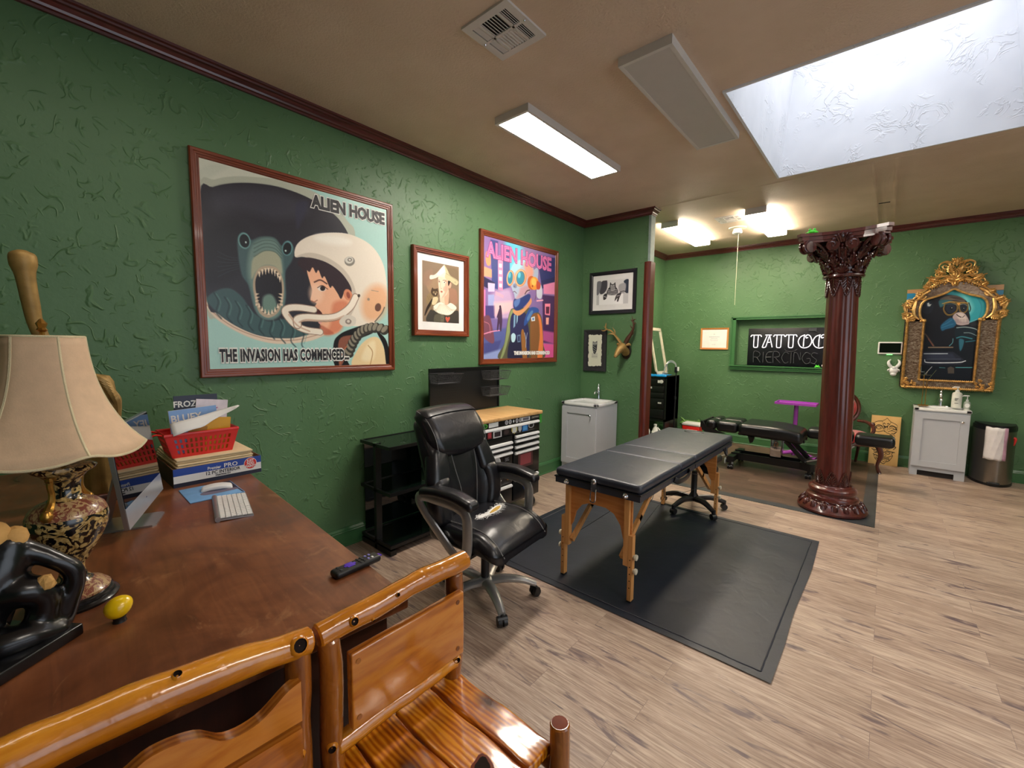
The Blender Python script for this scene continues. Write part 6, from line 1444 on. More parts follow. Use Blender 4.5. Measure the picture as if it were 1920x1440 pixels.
# ------------------------------------------------------------------ carved column
def column():
    t = thing('carved_column', 'tall carved mahogany column standing on the floor tape', 'column', (2.842, 5.262, .004)); t['kind'] = 'thing'
    LE = lambda p: Vector((p.x-.0195*p.z, p.y, p.z))
    m = MB(); m.lathe([(0, 0), (.270, 0), (.284, .012), (.286, .03), (.276, .045)], 48); m.lathe([(.276, .045), (.25, .075), (.225, .098), (.208, .112)], 48, mod=lambda th, i, r, z: r+(.010*abs(math.sin(th*9)) if i in (1, 2) else 0)); m.shift(LE); m.build('base_foot', M_COLUMN, t)
    m = MB(); n = 18
    for k in range(n):
        a = 2*PI*k/n; ca, sa = math.cos(a), math.sin(a)
        for q in range(-3, 4):
            b = a+q*.042; r0, r1 = .222+.004*abs(q), .277-.012*(abs(q)/3)**2*2
            m.tube([(r0*math.cos(a+q*.02), r0*math.sin(a+q*.02), .106), ((r0+r1)/2*math.cos(b*.5+a*.5+q*.012), (r0+r1)/2*math.sin(b*.5+a*.5+q*.012), .095), (r1*math.cos(b), r1*math.sin(b), .052)], [.004, .0075, .005], 5, sm=2)
        m.tube([(.222*math.cos(a-.15), .222*math.sin(a-.15), .103), (.214*math.cos(a), .214*math.sin(a), .117), (.222*math.cos(a+.15), .222*math.sin(a+.15), .103)], .0065, 6, sm=3)
    m.shift(LE); m.build('shell_carving', M_CARVE, t)
    m = MB(); m.lathe([(.206, .110), (.216, .118), (.218, .135), (.212, .150), (.192, .160), (.182, .172), (.184, .184), (.196, .192), (.20, .206), (.196, .226), (.18, .240), (.166, .246), (.162, .256), (.156, .262)], 48); m.shift(LE); m.build('base_rings', M_COLUMN, t)
    m = MB(); prof = [(.138, .255), (.135, .30), (.134, .8), (.130, 1.5), (.126, 2.0), (.125, 2.25), (.128, 2.29)]
    m.lathe(prof, 96, mod=lambda th, i, r, z: r-.004*max(0, math.cos(th*14))**2*(1 if 0 < i < 6 else 0)); m.shift(LE); m.build('shaft', M_COLUMN, t)
    def leafring(name, z0, z1, n, r0, flip, ph=0):
        m = MB()
        for k in range(n):
            a = ph+2*PI*k/n; w = PI/n*.96
            for side in (-1, 1):
                P = []; R = []
                for q in range(8):
                    f = q/7; P.append((r0*math.cos(a+side*w*(1-f**1.4)), r0*math.sin(a+side*w*(1-f**1.4)), z0+(z1-z0)*(f**.85))); R.append(.0075)
                for q in range(len(P)-1):
                    c0 = Vector(P[q]); m.sph(tuple(c0), .0095, 6); m.sph(tuple(c0.lerp(Vector(P[q+1]), .5)), .0075, 6)
                for q in range(1, 6):
                    f = q/7; c0 = Vector(P[q]); ce = Vector((r0*math.cos(a), r0*math.sin(a), z0+(z1-z0)*max(0, f-.22))); m.tube([c0, c0.lerp(ce, .5)*1.0, ce], [.005, .006, .003], 5)
            m.tube([(r0*math.cos(a), r0*math.sin(a), z0), (r0*1.01*math.cos(a), r0*1.01*math.sin(a), z1)], [.007, .004], 6)
        m.shift(LE); m.build(name, M_CARVE, t)
    leafring('lower_leaf_collar', .262, .41, 8, .139, 1); leafring('upper_leaf_collar', 2.262, 2.085, 8, .131, -1, .3)
    m = MB(); m.lathe([(.134, 2.262), (.158, 2.266), (.166, 2.278), (.164, 2.292), (.150, 2.30), (.140, 2.302)], 48); m.shift(LE); m.build('neck_ring', M_CARVE, t)
    # capital bell
    bell = [(.138, 2.30), (.142, 2.36), (.155, 2.42), (.182, 2.48), (.225, 2.535), (.25, 2.56)]
    m = MB(); m.lathe(bell, 48)
    def rb(z):
        for (r0, a), (r1, b) in zip(bell, bell[1:]):
            if a <= z <= b: return r0+(r1-r0)*(z-a)/(b-a)
        return bell[-1][0]
    random.seed(4)
    for tier, (z0, z1, n, ph, ln) in enumerate(((2.305, 2.40, 8, 0, .03), (2.36, 2.47, 8, PI/8, .045), (2.42, 2.54, 8, 0, .05))):
        for k in range(n):
            a = ph+2*PI*k/n
            for q in range(-3, 4):
                b = a+q*.085*(1.1-.12*tier); h = z1-.018*abs(q)-.004*q*q*.5; P = []
                for f in (0, .5, .85, 1.0, 1.06): zz = z0+(h-z0)*min(1, f); rr = rb(zz)+.010+ln*max(0, f-.55)*1.5*(1-.12*abs(q)); P.append((rr*math.cos(a+(b-a)*f), rr*math.sin(a+(b-a)*f), zz-(.018 if f > 1 else 0)))
                m.tube(P, [.010, .013, .012, .009, .004], 6, sm=2)
            m.sph(((rb(z1)+ln*.6)*math.cos(a), (rb(z1)+ln*.6)*math.sin(a), z1-.03), .012, 6)
    m.shift(LE); m.build('capital_leaves', M_CARVE, t)
    # volutes at corners and pairs on the faces
    for k in range(4):
        a = PI/4+k*PI/2; m = MB(); d = Vector((math.cos(a), math.sin(a), 0)); s = Vector((-d.y, d.x, 0)); c = d*.375+Vector((0, 0, 2.545))
        for sg in (-1, 1):
            P = []; R = []
            for q in range(26): f = q/25; an = PI/2+.4-f*2*PI*1.6; rr = .062*(1-.8*f); P.append(c+s*sg*.026*(1)+d*(rr*math.cos(an))+Vector((0, 0, rr*math.sin(an)))); R.append(.017*(1-.4*f))
            m.tube(P, R, 7); m.tube([d*.17+s*sg*.03+Vector((0, 0, 2.45)), d*.27+s*sg*.03+Vector((0, 0, 2.56)), P[0]], [.012, .016, .016], 7, sm=4)
        m.cyl(c-s*.05, c+s*.05, .05, n=18); m.shift(LE); m.build('corner_volute', M_CARVE, t)
        a = k*PI/2; d = Vector((math.cos(a), math.sin(a), 0)); s = Vector((-d.y, d.x, 0)); m = MB()
        for sg in (-1, 1):
            c = d*.262+s*sg*.075+Vector((0, 0, 2.545)); P = []; R = []
            for q in range(24): f = q/23; an = PI/2-f*2*PI*1.5; rr = .055*(1-.8*f); P.append(c+s*sg*(-rr*math.cos(an))+Vector((0, 0, rr*math.sin(an)))+d*.02*f); R.append(.015*(1-.4*f))
            m.tube(P, R, 7); m.tube([c-d*.02, c+d*.02], .046, 16); m.tube([d*.21+s*sg*.02+Vector((0, 0, 2.44)), d*.25+s*sg*.03+Vector((0, 0, 2.53)), P[0]], [.01, .013, .014], 6, sm=3)
        for q in range(-2, 3): m.tube([d*.27+s*q*.012+Vector((0, 0, 2.565)), d*.305+s*q*.022+Vector((0, 0, 2.61)), d*.31+s*q*.034+Vector((0, 0, 2.645-abs(q)*.012))], [.008, .012, .005], 6, sm=3)
        m.shift(LE); m.build('face_volutes', M_CARVE, t)
    def abacus(e):
        P = []
        for k in range(4):
            a = k*PI/2; d = Vector((math.cos(a), math.sin(a))); s = Vector((-d.y, d.x))
            for q in range(9): f = -1+q/4; P.append(tuple(d*(.262+e+.073*abs(f)**2.2)+s*f*(.30+e)))
        return P
    m = MB(); m.prism(abacus(-.01), 'z', 2.585, 2.605); m.prism(abacus(.0), 'z', 2.605, 2.64); m.prism(abacus(.012), 'z', 2.64, 2.668); m.shift(LE); m.build('abacus', M_COLUMN, t, smooth=0)
column()
frog('lime green toy frog on top of the carved column', (2.555, 5.0, 2.674), 1.5)
# ------------------------------------------------------------------ tattoo bed
t = thing('tattoo_bed', 'black padded tattoo bed on a wheeled base in the alcove', 'tattoo bed', (2.15, 6.42, 0))
def pad(name, x0, x1, y0, y1, z0, z1, r=.045, fn=None): MB().rbox(((x0+x1)/2-2.15, (y0+y1)/2-6.42, (z0+z1)/2), (x1-x0, y1-y0, z1-z0), r, 4, fn, n=5).build(name, M_BEDVINYL, t)
for y0, y1 in ((6.15, 6.43), (6.44, 6.72)):
    pad('head_pad', 1.345, 1.475, y0, y1, .485, .615); pad('back_pad', 1.48, 1.745, y0, y1, .475, .615)
pad('seat_pad', 1.755, 2.46, 6.12, 6.74, .465, .618, .055, lambda p, h: (p[0], p[1]*(1-.25*max(0, p[0]/h[0]-.3)), p[2]-.055*max(0, p[0]/h[0]-.1)**1.5))
pad('leg_pad', 2.47, 2.93, 6.42, 6.70, .48, .605); pad('leg_pad', 2.94, 3.30, 6.40, 6.68, .475, .60)
m = MB(); m.prism([(1.275-2.15, .59), (1.30-2.15, .595), (1.345-2.15, .53), (1.50-2.15, .475), (1.60-2.15, .455), (1.36-2.15, .44), (1.30-2.15, .47)], 'y', -.26, -.22); m.prism([(1.275-2.15, .59), (1.30-2.15, .595), (1.345-2.15, .53), (1.50-2.15, .475), (1.60-2.15, .455), (1.36-2.15, .44), (1.30-2.15, .47)], 'y', .22, .26); m.box(-.875, -.85, -.26, .26, .50, .59, bev=.01); m.build('headrest_cradle', M_BLACK, t, smooth=0)
m = MB(); m.box(-.42, .32, -.14, -.10, .44, .47); m.box(-.42, .32, .10, .14, .44, .47); m.box(-.16, .06, -.12, .12, .43, .46); m.prism([(-.30, .44), (-.22, .44), (-.24, .37), (-.27, .35)], 'y', -.16, -.13); m.build('under_frame', M_BLACKM, t, smooth=0)
m = MB(); m.box(-.055, .075, -.07, .07, .14, .435, bev=.012); m.build('lift_column', M_CHROME, t)
for y in (-.13, .13):
    m = MB(); m.tube([(.12, y, .44), (.34, y, .21)], .02, 8, flat=(1.4, .8)); m.sph((.34, y*1.15, .21), .02, 10); m.build('leg_arm', M_BLACKM, t); MB().tube([(.34, y, .21), (.62, y, .32), (.80, y, .48)], .009, 6).build('support_rod', M_ALU, t)
m = MB(); m.box(-.50, .28, -.11, -.095, .10, .19); m.box(-.50, .28, .095, .11, .10, .19); m.box(-.50, .28, -.095, .095, .10, .115); m.prism([(.28, -.11), (.40, -.16), (.44, -.13), (.44, .13), (.40, .16), (.28, .11)], 'z', .10, .19); m.box(-.50, -.42, -.32, .30, .105, .175); m.box(-.08, .10, -.09, .09, .115, .15); m.build('base', M_BLACKM, t, smooth=0)
for x, y in ((-.46, -.29), (-.46, .27), (.38, -.12), (.38, .12)):
    m = MB(); m.cyl((x, y, .05), (x, y, .105), .014, n=10); m.cyl((x-.03, y, .034), (x-.008, y, .034), .034, n=18); m.cyl((x+.008, y, .034), (x+.03, y, .034), .034, n=18); o = m.build('caster', M_BLACK, t)
    m = MB(); m.cyl((x-.0335, y, .034), (x+.0335, y, .034), .012, n=12); m.build('caster_cap', M_ALU, o)
t = thing('foot_pedal', 'white-wheeled foot control with a cord beside the tattoo bed base', 'pedal', (1.60, 6.36, .0))
m = MB()
for x in (-.03, .06): m.tube([(x, .02*math.cos(k*PI/8), .045+.036*math.sin(k*PI/8)) for k in range(16)], .009, 8, closed=True)
m.build('wheel', M_WHITE, t); MB().tube([(.06, .02, .05), (-.03, .1, .10), (-.12, .14, .07), (-.2, .2, .02), (-.3, .3, .01)], .007, 6, sm=4).build('cord', M_WHITE, t); MB().cyl((-.03, 0, .045), (.06, 0, .045), .018, n=12).rbox((.015, 0, .05), (.05, .05, .05), .01, 2).build('axle', M_BLACK, t)
# ------------------------------------------------------------------ instrument tray stand
t = thing('tray_stand', 'purple instrument tray stand behind the tattoo bed', 'tray stand', (2.225, 7.36, 0))
m = MB(); m.box(-.25, .25, -.16, .16, .795, .802); 
for a in ((-.25, .25, -.16, -.148), (-.25, .25, .148, .16), (-.25, -.238, -.148, .148), (.238, .25, -.148, .148)): m.box(*a, .80, .825)
m.build('tray', M_PURPLE, t, smooth=0); MB().cyl((0, 0, .05), (0, 0, .80), .028, n=18).build('post', M_PURPLE, t)
for a in (-.35, -2.4, 1.2):
    m = MB(); c, s = math.cos(a), math.sin(a); m.tube([(.02*c, .02*s, .10), (.16*c, .16*s, .085), (.30*c, .30*s, .06)], [.035, .032, .03], 8, flat=(.8, 1)); m.build('foot', M_PURPLE, t)
    m = MB(); m.cyl((.29*c, .29*s, .02), (.29*c, .29*s, .05), .014, n=8); m.cyl((.29*c-.012, .29*s, .02), (.29*c+.012, .29*s, .02), .02, n=14); m.build('caster', M_BLACK, t)
# ------------------------------------------------------------------ red button-back chair
t = thing('parlour_chair', 'red velvet button-back chair with carved wood frame behind the column', 'chair', (2.84, 7.37, 0), .42)
def bk(p): return Vector((p.x, p.y+.24+.22*(p.z-.45), p.z))
m = MB(); m.sph((0, 0, .78), (.20, .05, .19), 24); m.shift(bk)
m.build('back_cushion', M_VELVET, t)
m = MB(); m.tube([(.225*math.cos(k*PI/16), 0, .78+.225*math.sin(k*PI/16)) for k in range(32)], .024, 8, closed=True); m.tube([(-.06, -.02, 1.01), (0, -.03, 1.04), (.06, -.02, 1.01)], .022, 8, sm=3); m.shift(bk); m.build('back_frame', M_WALNUT, t)
m = MB()
for x, z in ((-.09, .85), (0, .86), (.09, .85), (-.05, .78), (.05, .78), (-.09, .70), (0, .69), (.09, .70)): m.sph((x, -.05, z), .010, 8)
m.shift(bk); m.build('buttons', M_VELVET, t)
MB().rbox((0, -.02, .41), (.54, .52, .11), .06, 4, lambda p, h: (p[0]*(1-.12*(p[1]/h[1])), p[1], p[2]+(.02*math.cos(p[0]/h[0]*1.4) if p[2] > 0 else 0)), n=5).build('seat_cushion', M_VELVET, t)
m = MB(); m.box(-.25, .25, -.27, .22, .335, .37, bev=.01); m.build('seat_rail', M_WALNUT, t)
for s in (-1, 1):
    m = MB(); m.tube([(s*.20, .26, .60), (s*.26, .16, .60), (s*.29, .05, .56), (s*.28, .0, .50), (s*.24, -.02, .45)], [.02, .022, .024, .022, .02], 8, sm=4); m.sph((s*.29, .06, .585), .03, 10); m.build('arm_scroll', M_WALNUT, t)
    MB().tube([(s*.235, -.24, .36), (s*.26, -.275, .24), (s*.235, -.26, .10), (s*.25, -.29, .015), (s*.25, -.30, .012)], [.034, .028, .018, .022, .012], 10, sm=4).build('leg', M_WALNUT, t)
    MB().tube([(s*.21, .20, .36), (s*.21, .22, .2), (s*.22, .29, .012)], [.026, .02, .016], 8, sm=3).build('leg', M_WALNUT, t)
# ------------------------------------------------------------------ alcove corner
t = thing('tool_tower', 'tall black plastic drawer tower in the alcove corner', 'drawer unit', (.24, 7.0, 0)); w = .22; dpt = .57
m = MB(); m.box(-w, w, .012, dpt, .40, 1.11); m.box(-w, -w+.03, 0, dpt, 0, 1.11); m.box(w-.03, w, 0, dpt, 0, 1.11); m.box(-w, w, 0, dpt, 1.08, 1.12); m.box(-w, w, 0, dpt, .36, .40); m.box(-w, w, 0, dpt, .06, .09); m.build('body', M_BLACK, t, smooth=0)
for z0, z1 in ((.96, 1.07), (.85, .95), (.76, .84), (.58, .74), (.41, .56)): MB().box(-w+.035, w-.035, -.012, .012, z0, z1, bev=.006).build('drawer', M_BLACK, t)
MB().lathe([(0, 0), (.03, 0), (.03, .004), (0, .006)], 16, M=T(.14, -.013, 1.03) @ RX(PI/2)).box(.075, .12, -.0145, -.0125, 1.005, 1.05).build('sticker', M_PAPER, t); MB().box(-.06, -.02, -.0145, -.0125, .905, .935).build('sticker', M_PAPER, t); MB().box(.09, .15, -.0145, -.0125, .66, .685).build('sticker', M_PAPER, t)
m = MB(); nx = 16; vs = []; fs = []
for j in range(11):
    for i in range(nx+1): x = -.215+.43*i/nx; y = -.012+.24*j/10; vs.append((x, y, 1.127+.012*mnoise.noise(Vector((x*16, y*16, 3)))-(.03 if j == 0 else 0)))
for j in range(10):
    for i in range(nx): a = j*(nx+1)+i; fs.append((a, a+1, a+nx+2, a+nx+1))
o = m.add(vs, fs).build('plastic_sheet', M_BLUEFILM, loc=(.24, 7.0, .014)); s = o.modifiers.new('t', 'SOLIDIFY'); s.thickness = .003; tag(o, 'crumpled blue plastic sheet on top of the black drawer tower', 'sheet')
t = thing('clamp_lamp', 'black light stand with curved grey gooseneck tubes beside the drawer tower', 'lamp', (.50, 7.30, 0))
MB().cyl((0, 0, .02), (0, 0, .75), .014, n=10).cyl((0, 0, .75), (0, 0, 1.2), .010, n=10).cyl((0, 0, .72), (0, 0, .77), .022, n=10).build('pole', M_BLACK, t); MB().rbox((0, -.01, 1.22), (.05, .04, .10), .01, 2).build('clamp', M_BLACK, t); MB().rbox((.035, -.015, 1.235), (.025, .03, .07), .006, 2).build('switch_box', M_WHITE, t)
for k in range(2): MB().tube([(-.01+.012*k, 0, 1.26), (-.02, 0, 1.33-.015*k), (-.09, 0, 1.37-.02*k), (-.16, 0, 1.33-.02*k), (-.20+.05*k, 0, 1.22), (-.205+.05*k, 0, 1.17)], .009, 8, sm=4).rbox((-.21+.05*k, 0, 1.15), (.04, .04, .04), .008, 2).build('gooseneck', M_ALU, t)
for a in (-.9, .5, 1.5): MB().tube([(0, 0, .22), (.15*math.cos(a), .15*math.sin(a), .012)], .010, 8).build('tripod_leg', M_BLACK, t)
for k, (x, y, c) in enumerate(((.17, 6.87, 'left of'), (.34, 6.90, 'right of'))):
    t = thing('jug', ('white plastic jug with a blue base label below the drawer tower', 'white plastic jug on the right under the drawer tower')[k], 'jug', (x, y, 0), .4*k)
    MB().rbox((0, 0, .11), (.13, .12, .22), .03, 3, lambda p, h: (p[0]*(1-.25*max(0, p[2]/h[2]-.3)), p[1]*(1-.25*max(0, p[2]/h[2]-.3)), p[2])).lathe([(.05, .20), (.04, .25), (.022, .28), (.022, .30), (0, .30)], 16).build('jug_body', M_WHITE, t); MB().tube([(.045, 0, .13), (.085, 0, .17), (.07, 0, .23), (.03, 0, .27)], .012, 8, sm=4).build('handle', M_WHITE, t); MB().cyl((0, 0, .30), (0, 0, .325), .025, n=14).build('cap', M_WHITE if k else M_BLUE, t)
    if k == 0: MB().rbox((0, -.001, .06), (.133, .123, .06), .03, 3).build('label_band', M_BLUE, t)
t = thing('sharps_container', 'red sharps container with a white lid beside the tattoo bed head', 'container', (.71, 7.60, 0))
MB().rbox((0, 0, .13), (.28, .2, .26), .02, 2, lambda p, h: (p[0]*(1+.06*p[2]/h[2]), p[1], p[2])).build('tub', M_RED, t); MB().rbox((0, 0, .285), (.30, .21, .055), .02, 2, lambda p, h: (p[0]*(1-.08*p[2]/h[2]), p[1], p[2])).build('lid', M_WHITE, t); MB().box(-.06, .11, -.106, -.102, .11, .20).build('label_sticker', M_PAPER, t, smooth=0); MB().box(-.045, .0, -.1075, -.106, .155, .19).build('warning_mark', M_RED, t, smooth=0)
t = thing('leaning_mirror', 'mirror in an ivory frame leaning in the alcove corner', 'mirror', (.085, 7.31, 1.925), LW, rot=(-.2, 0, LW))
fr = MB(); w, h = .24, .805
for q in ((-w, w, 0, -.05), (-w, w, -h, -h+.05), (-w, -w+.045, -h, 0), (w-.045, w, -h, 0)): fr.box(q[0], q[1], -.02, .005, min(q[2], q[3]), max(q[2], q[3]))
fr.build('mirror_frame', M_BONE, t, smooth=0); MB().box(-w+.04, w-.04, -.006, -.001, -h+.04, -.04).build('mirror_glass', M_MIRROR, t, smooth=0)
t = thing('bamboo_stalks', 'green bamboo stalks lying at the foot of the alcove wall', 'decoration', (.58, 7.66, 0)); M_BAM = plain('green_bamboo', '6a9a4c', .4)
for k, (z, y, a) in enumerate(((.30, .1, .0), (.24, .12, .02), (.16, .08, -.03))):
    m = MB(); m.cyl((-.12, y, z), (.22, y+a*.5, z+a), .014, n=8)
    for q in range(4): m.cyl((-.10+.1*q, y+a*.12*q, z+a*.3*q), (-.09+.1*q, y+a*.12*q, z+a*.3*q), .018, n=8)
    m.build('stalk', M_BAM, t)
for x in (-.10, .18): MB().cyl((x, .1, 0), (x, .1, .34), .016, n=8).build('stalk', M_BAM, t)
m = MB(); m.tube([(-.12, .07, .36), (-.06, .06, .31), (-.02, .06, .25)], [.004, .02, .002], 6, sm=3); m.tube([(-.14, .07, .24), (-.08, .06, .26), (-.02, .06, .22)], [.004, .045, .002], 8, sm=3); m.build('leaves', M_BAM, t)

# ------------------------------------------------------------------ desk
DZ = .97
t = thing('counter_desk', 'tall worn reddish brown counter desk in the left foreground', 'desk', (2.285, .618, 0), -.0716)
m = MB().rbox((-1.09, -.55, DZ-.018), (2.18, 1.10, .036), .006, 2); m.build('desktop', M_DESK, t)
m = MB(); m.box(-2.12, -.05, -.06, -.035, .0, DZ-.036); m.build('back_panel', M_DESKSIDE, t, smooth=0)
m = MB(); m.box(-.075, -.05, -1.06, -.06, .0, DZ-.036); m.build('side_panel', M_DESKSIDE, t, smooth=0)
m = MB(); m.box(-2.15, -2.125, -1.06, -.035, .0, DZ-.036); m.build('side_panel', M_DESKSIDE, t, smooth=0)
# ------------------------------------------------------------------ log bar chairs (their fronts face +x, backs against the desk)
def wobble(pts, k, a):
    return [tuple(Vector(p)+a*Vector((mnoise.noise(Vector(p)*9+Vector((k, 0, 0))), mnoise.noise(Vector(p)*9+Vector((0, k, 0))), mnoise.noise(Vector(p)*9+Vector((0, 0, k)))))) for p in pts]
def log(m, a, b, r0, r1, k, n=14, N=18, wob=.006, bend=0):
    a, b = Vector(a), Vector(b); P = [a.lerp(b, i/N)+Vector((0, 0, bend*math.sin(PI*i/N))) for i in range(N+1)]; P = wobble(P, k, wob); R = [(r0+(r1-r0)*i/N)*(1+.09*mnoise.noise(Vector((k*3.1, i*.45, 0)))) for i in range(N+1)]
    d0 = (Vector(P[0])-Vector(P[1])).normalized(); d1 = (Vector(P[-1])-Vector(P[-2])).normalized(); q = .004
    m.tube([tuple(Vector(P[0])+d0*q)]+P+[tuple(Vector(P[-1])+d1*q)], [R[0]*.86]+R+[R[-1]*.86], n); P[-1] = tuple(Vector(P[-1])+d1*q); return P, R
def knots(parent, P, R, spots):
    for i, ang, s in spots:
        m = MB(); c = Vector(P[i]); ax = (Vector(P[i+1])-Vector(P[i-1])).normalized(); u = ax.orthogonal().normalized(); v = ax.cross(u); d = (u*math.cos(ang)+v*math.sin(ang)); q = c+d*(R[i]*.97)
        rot = d.to_track_quat('Z', 'Y').to_matrix().to_4x4(); m.lathe([(s*1.5, -.002), (s*1.25, .0035), (s, .005), (s*.9, .002), (0, .0)], 12, M=T(*q) @ rot, mis=[0, 0, 1, 1]); m.build('knot', [M_LOG, M_KNOT], parent)
def log_chair(label, y0, y1, railr, railz, k, carved):
    t = thing('log_chair', label, 'chair', (0, 0, 0), 0, 'rustic log chairs along the desk'); X = 2.327; zs = .71
    m = MB(); P, R = log(m, (X-.006, y0-(.0 if not carved else .006), railz[0]), (X, y1+(.012 if not carved else -.001), railz[1]), railr[0], railr[1], k, bend=.004 if not carved else .012); o = m.build('top_rail', M_LOG, t)
    if carved: knots(o, P, R, [(17, .35, .0125), (13, 2.6, .008), (12, 2.9, .007), (9, 2.6, .006), (10, -.4, .006)])
    else: knots(o, P, R, [(3, .5, .008), (8, .3, .004), (5, 1.2, .003)])
    for y, kk in ((y0+.022, 1), (y1-.022, 2)):
        m = MB(); P, R = log(m, (X-.004, y, 0), (X, y, railz[0]-.012), .027, .023, k+kk*7, wob=.007); o = m.build('back_post', M_LOGZ, t); knots(o, P, R, [(14, -1.2, .008), (12, .3, .006)])
    if carved:
        # wavy-edged slats
        w = [(y0+.03, .955), (y0+.10, .985), (y0+.17, .975), (y0+.215, .99), (y0+.27, .978), (y0+.31, .945), (y0+.36, .942), (y1-.055, .968), (y1-.03, .975)]
        w = [(a, b-.01) for a, b in w]; e = [tuple(q) for q in catmull(w, 5)]; m = MB(); m.prism(e+[(y1-.03, .885), (y0+.03, .90)], 'x', X+.012, X+.036); m.build('carved_slat', M_PLANKY, t, smooth=25)
        m = MB(); m.prism([(y0+.03, .885), (y1-.03, .868), (y1-.03, .79), (y0+.03, .79)], 'x', X+.012, X+.034); m.build('lower_slat', M_PLANKY, t, smooth=0)
    else:
        o = MB().rbox((X+.033, (y0+.045+y1-.028)/2, .881), (.022, y1-y0-.073, .168), .004, 2).build('back_board', M_PLANKY, t)
        for y in (y0+.06, y1-.05):
            for z in (.82, .945): MB().cyl((X+.043, y, z), (X+.0452, y, z), .006, n=10).build('peg', M_LOGZ, o)
    m = MB(); P, R = log(m, (X+.004, y0+.03, .752), (X+.004, y1-.03, .757), .022, .02, k+31, wob=.004); m.build('lower_rail', M_LOG, t)
    ys = [y0-.005, y0+.078, y0+.183, y0+.289, y1-.008] if not carved else [y0, y0+.10, y0+.2, y0+.3, y1-.01]
    for i in range(4):
        random.seed(k*10+i); x1 = 2.645+random.uniform(-.004, .012); a, b = ys[i]+.0022, ys[i+1]-.0022
        def fn(p, h): return (p[0], p[1]+.0025*math.sin(p[0]*31+p[1]*9)*(1 if abs(p[1]) > h[1]*.8 else 0), p[2]+(.0018*mnoise.noise(Vector((p[0]*26, p[1]*26, k+i))) if p[2] > 0 else 0))
        o = MB().rbox(((X-.02+x1)/2, (a+b)/2, zs-.013), (x1-X+.02, b-a, .026), .006, 2, fn, n=10).build('seat_plank', M_PLANK, t)
        if i in (1, 2) and not carved:
            m = MB(); cx, cy = (2.44, (a+b)/2) if i == 1 else (2.565, (a+b)/2-.005)
            if i == 2: m.lathe([(.024, .0002), (.016, .0012), (.012, .0009), (0, .0007)], 16, mod=lambda th, q, r, z: r*(1+.18*math.sin(3*th+1)), M=T(cx, cy, zs), mis=[0, 1, 1]); m.build('knot', [M_LOGEND, M_KNOT], o)
    for y, kk in ((y0+.022, 3), (y1-(.012 if not carved else .035), 4)):
        m = MB(); P, R = log(m, (2.672, y, 0), (2.664, y, .762 if kk == 4 else .682), .029, .023, k+kk*5, wob=.005); o = m.build('front_post', M_LOGZ, t); m = MB(); m.lathe([(.0, .0015), (.006, .002), (.012, .001), (.019, .0005)][::-1], 14, M=T(*P[-1]), cap=False); m.build('end_grain', M_LOGEND, o); knots(o, P, R, [(15, .8, .008)])
    for z in (.30, .66):
        m = MB(); log(m, (2.35, y0+.02, z), (2.65, y0+.02, z), .016, .016, k+51); m.build('side_rail', M_LOGZ, t); m = MB(); log(m, (2.35, y1-.016, z), (2.65, y1-.016, z), .016, .016, k+52); m.build('side_rail', M_LOGZ, t)
    m = MB(); log(m, (2.66, y0+.03, .28), (2.66, y1-.03, .28), .017, .017, k+53); m.build('foot_rail', M_LOGZ, t)
log_chair('log chair with a plain back board and knotty plank seat, beside the remote', .37, .755, (.0255, .0255), (1.006, 1.021), 1, False)
log_chair('log chair with a wavy carved back slat in the bottom left corner', -.115, .348, (.036, .0255), (1.045, 1.014), 5, True)
# ------------------------------------------------------------------ table lamp
t = thing('table_lamp', 'ornate black and gold vase lamp with a cream bell shade', 'lamp', (1.70, .062, DZ))
MB().lathe([(0, 0), (.080, 0), (.082, .006), (.076, .012), (.072, .013), (.072, .020), (.066, .024), (0, .024)], 40).build('plinth', M_EBONY, t)
MB().lathe([(.066, .024), (.067, .030), (.055, .042), (.040, .050), (.037, .053)], 40, cap=False).build('foot_band', M_BAND, t)
MB().lathe([(.037, .053), (.027, .062), (.0225, .078), (.023, .09), (.026, .098), (.030, .102), (.045, .130), (.060, .158), (.070, .185), (.0735, .207), (.071, .222)], 48, cap=False).build('vase_body', M_VASE, t)
m = MB(); m.lathe([(.071, .222), (.066, .235), (.054, .247), (.040, .254), (.034, .256)], 48, cap=False); m.build('shoulder_band', M_BAND, t)
MB().lathe([(.034, .256), (.0275, .264), (.026, .285), (.029, .303), (.042, .318), (.055, .327), (.058, .332), (.05, .338), (0, .338)], 48).build('neck', M_VASE, t)
for s, a in ((1, -.55), (-1, 2.5)):
    m = MB(); c, sn = math.cos(a), math.sin(a); q = lambda r, z: (r*c, r*sn, z)
    m.tube([q(.030, .312), q(.046, .316), q(.05, .302), q(.046, .28), q(.05, .262), q(.062, .246), q(.07, .236)], [.006, .007, .006, .006, .007, .009, .006], 8, sm=4); m.sph(q(.068, .236), (.012, .012, .014), 10); m.sph(q(.05, .314), .008, 8); m.build('handle', M_GOLD, t)
SY_ = -.016
MB().cyl((0, 0, .335), (0, SY_, .655), .005, n=8).build('stem', M_GOLD, t)
zt, zb = .640, .372; NP = 6; SY_ = -.016
def shade_r(f): return .069+.02*f+.078*f**2.6
def rib(th): return abs(math.cos(th*NP/2))
m = MB(); prof = [(shade_r(f/14), zt+(zb-zt)*f/14) for f in range(15)]
PH = .75
m.lathe(prof, 96, c=(0, SY_, 0), cap=False, mod=lambda th, i, r, z: (r*(.95+.05*rib(th+PH)**3), -.006*(i/14)**6*(1-rib(th+PH)**2)+.008*(i/14)**8*(rib(th+PH)**6))); sh = m.build('lamp_shade', M_CREAM, t, smooth=60)
s = sh.modifiers.new('t', 'SOLIDIFY'); s.thickness = .002; s.offset = -1
m = MB()
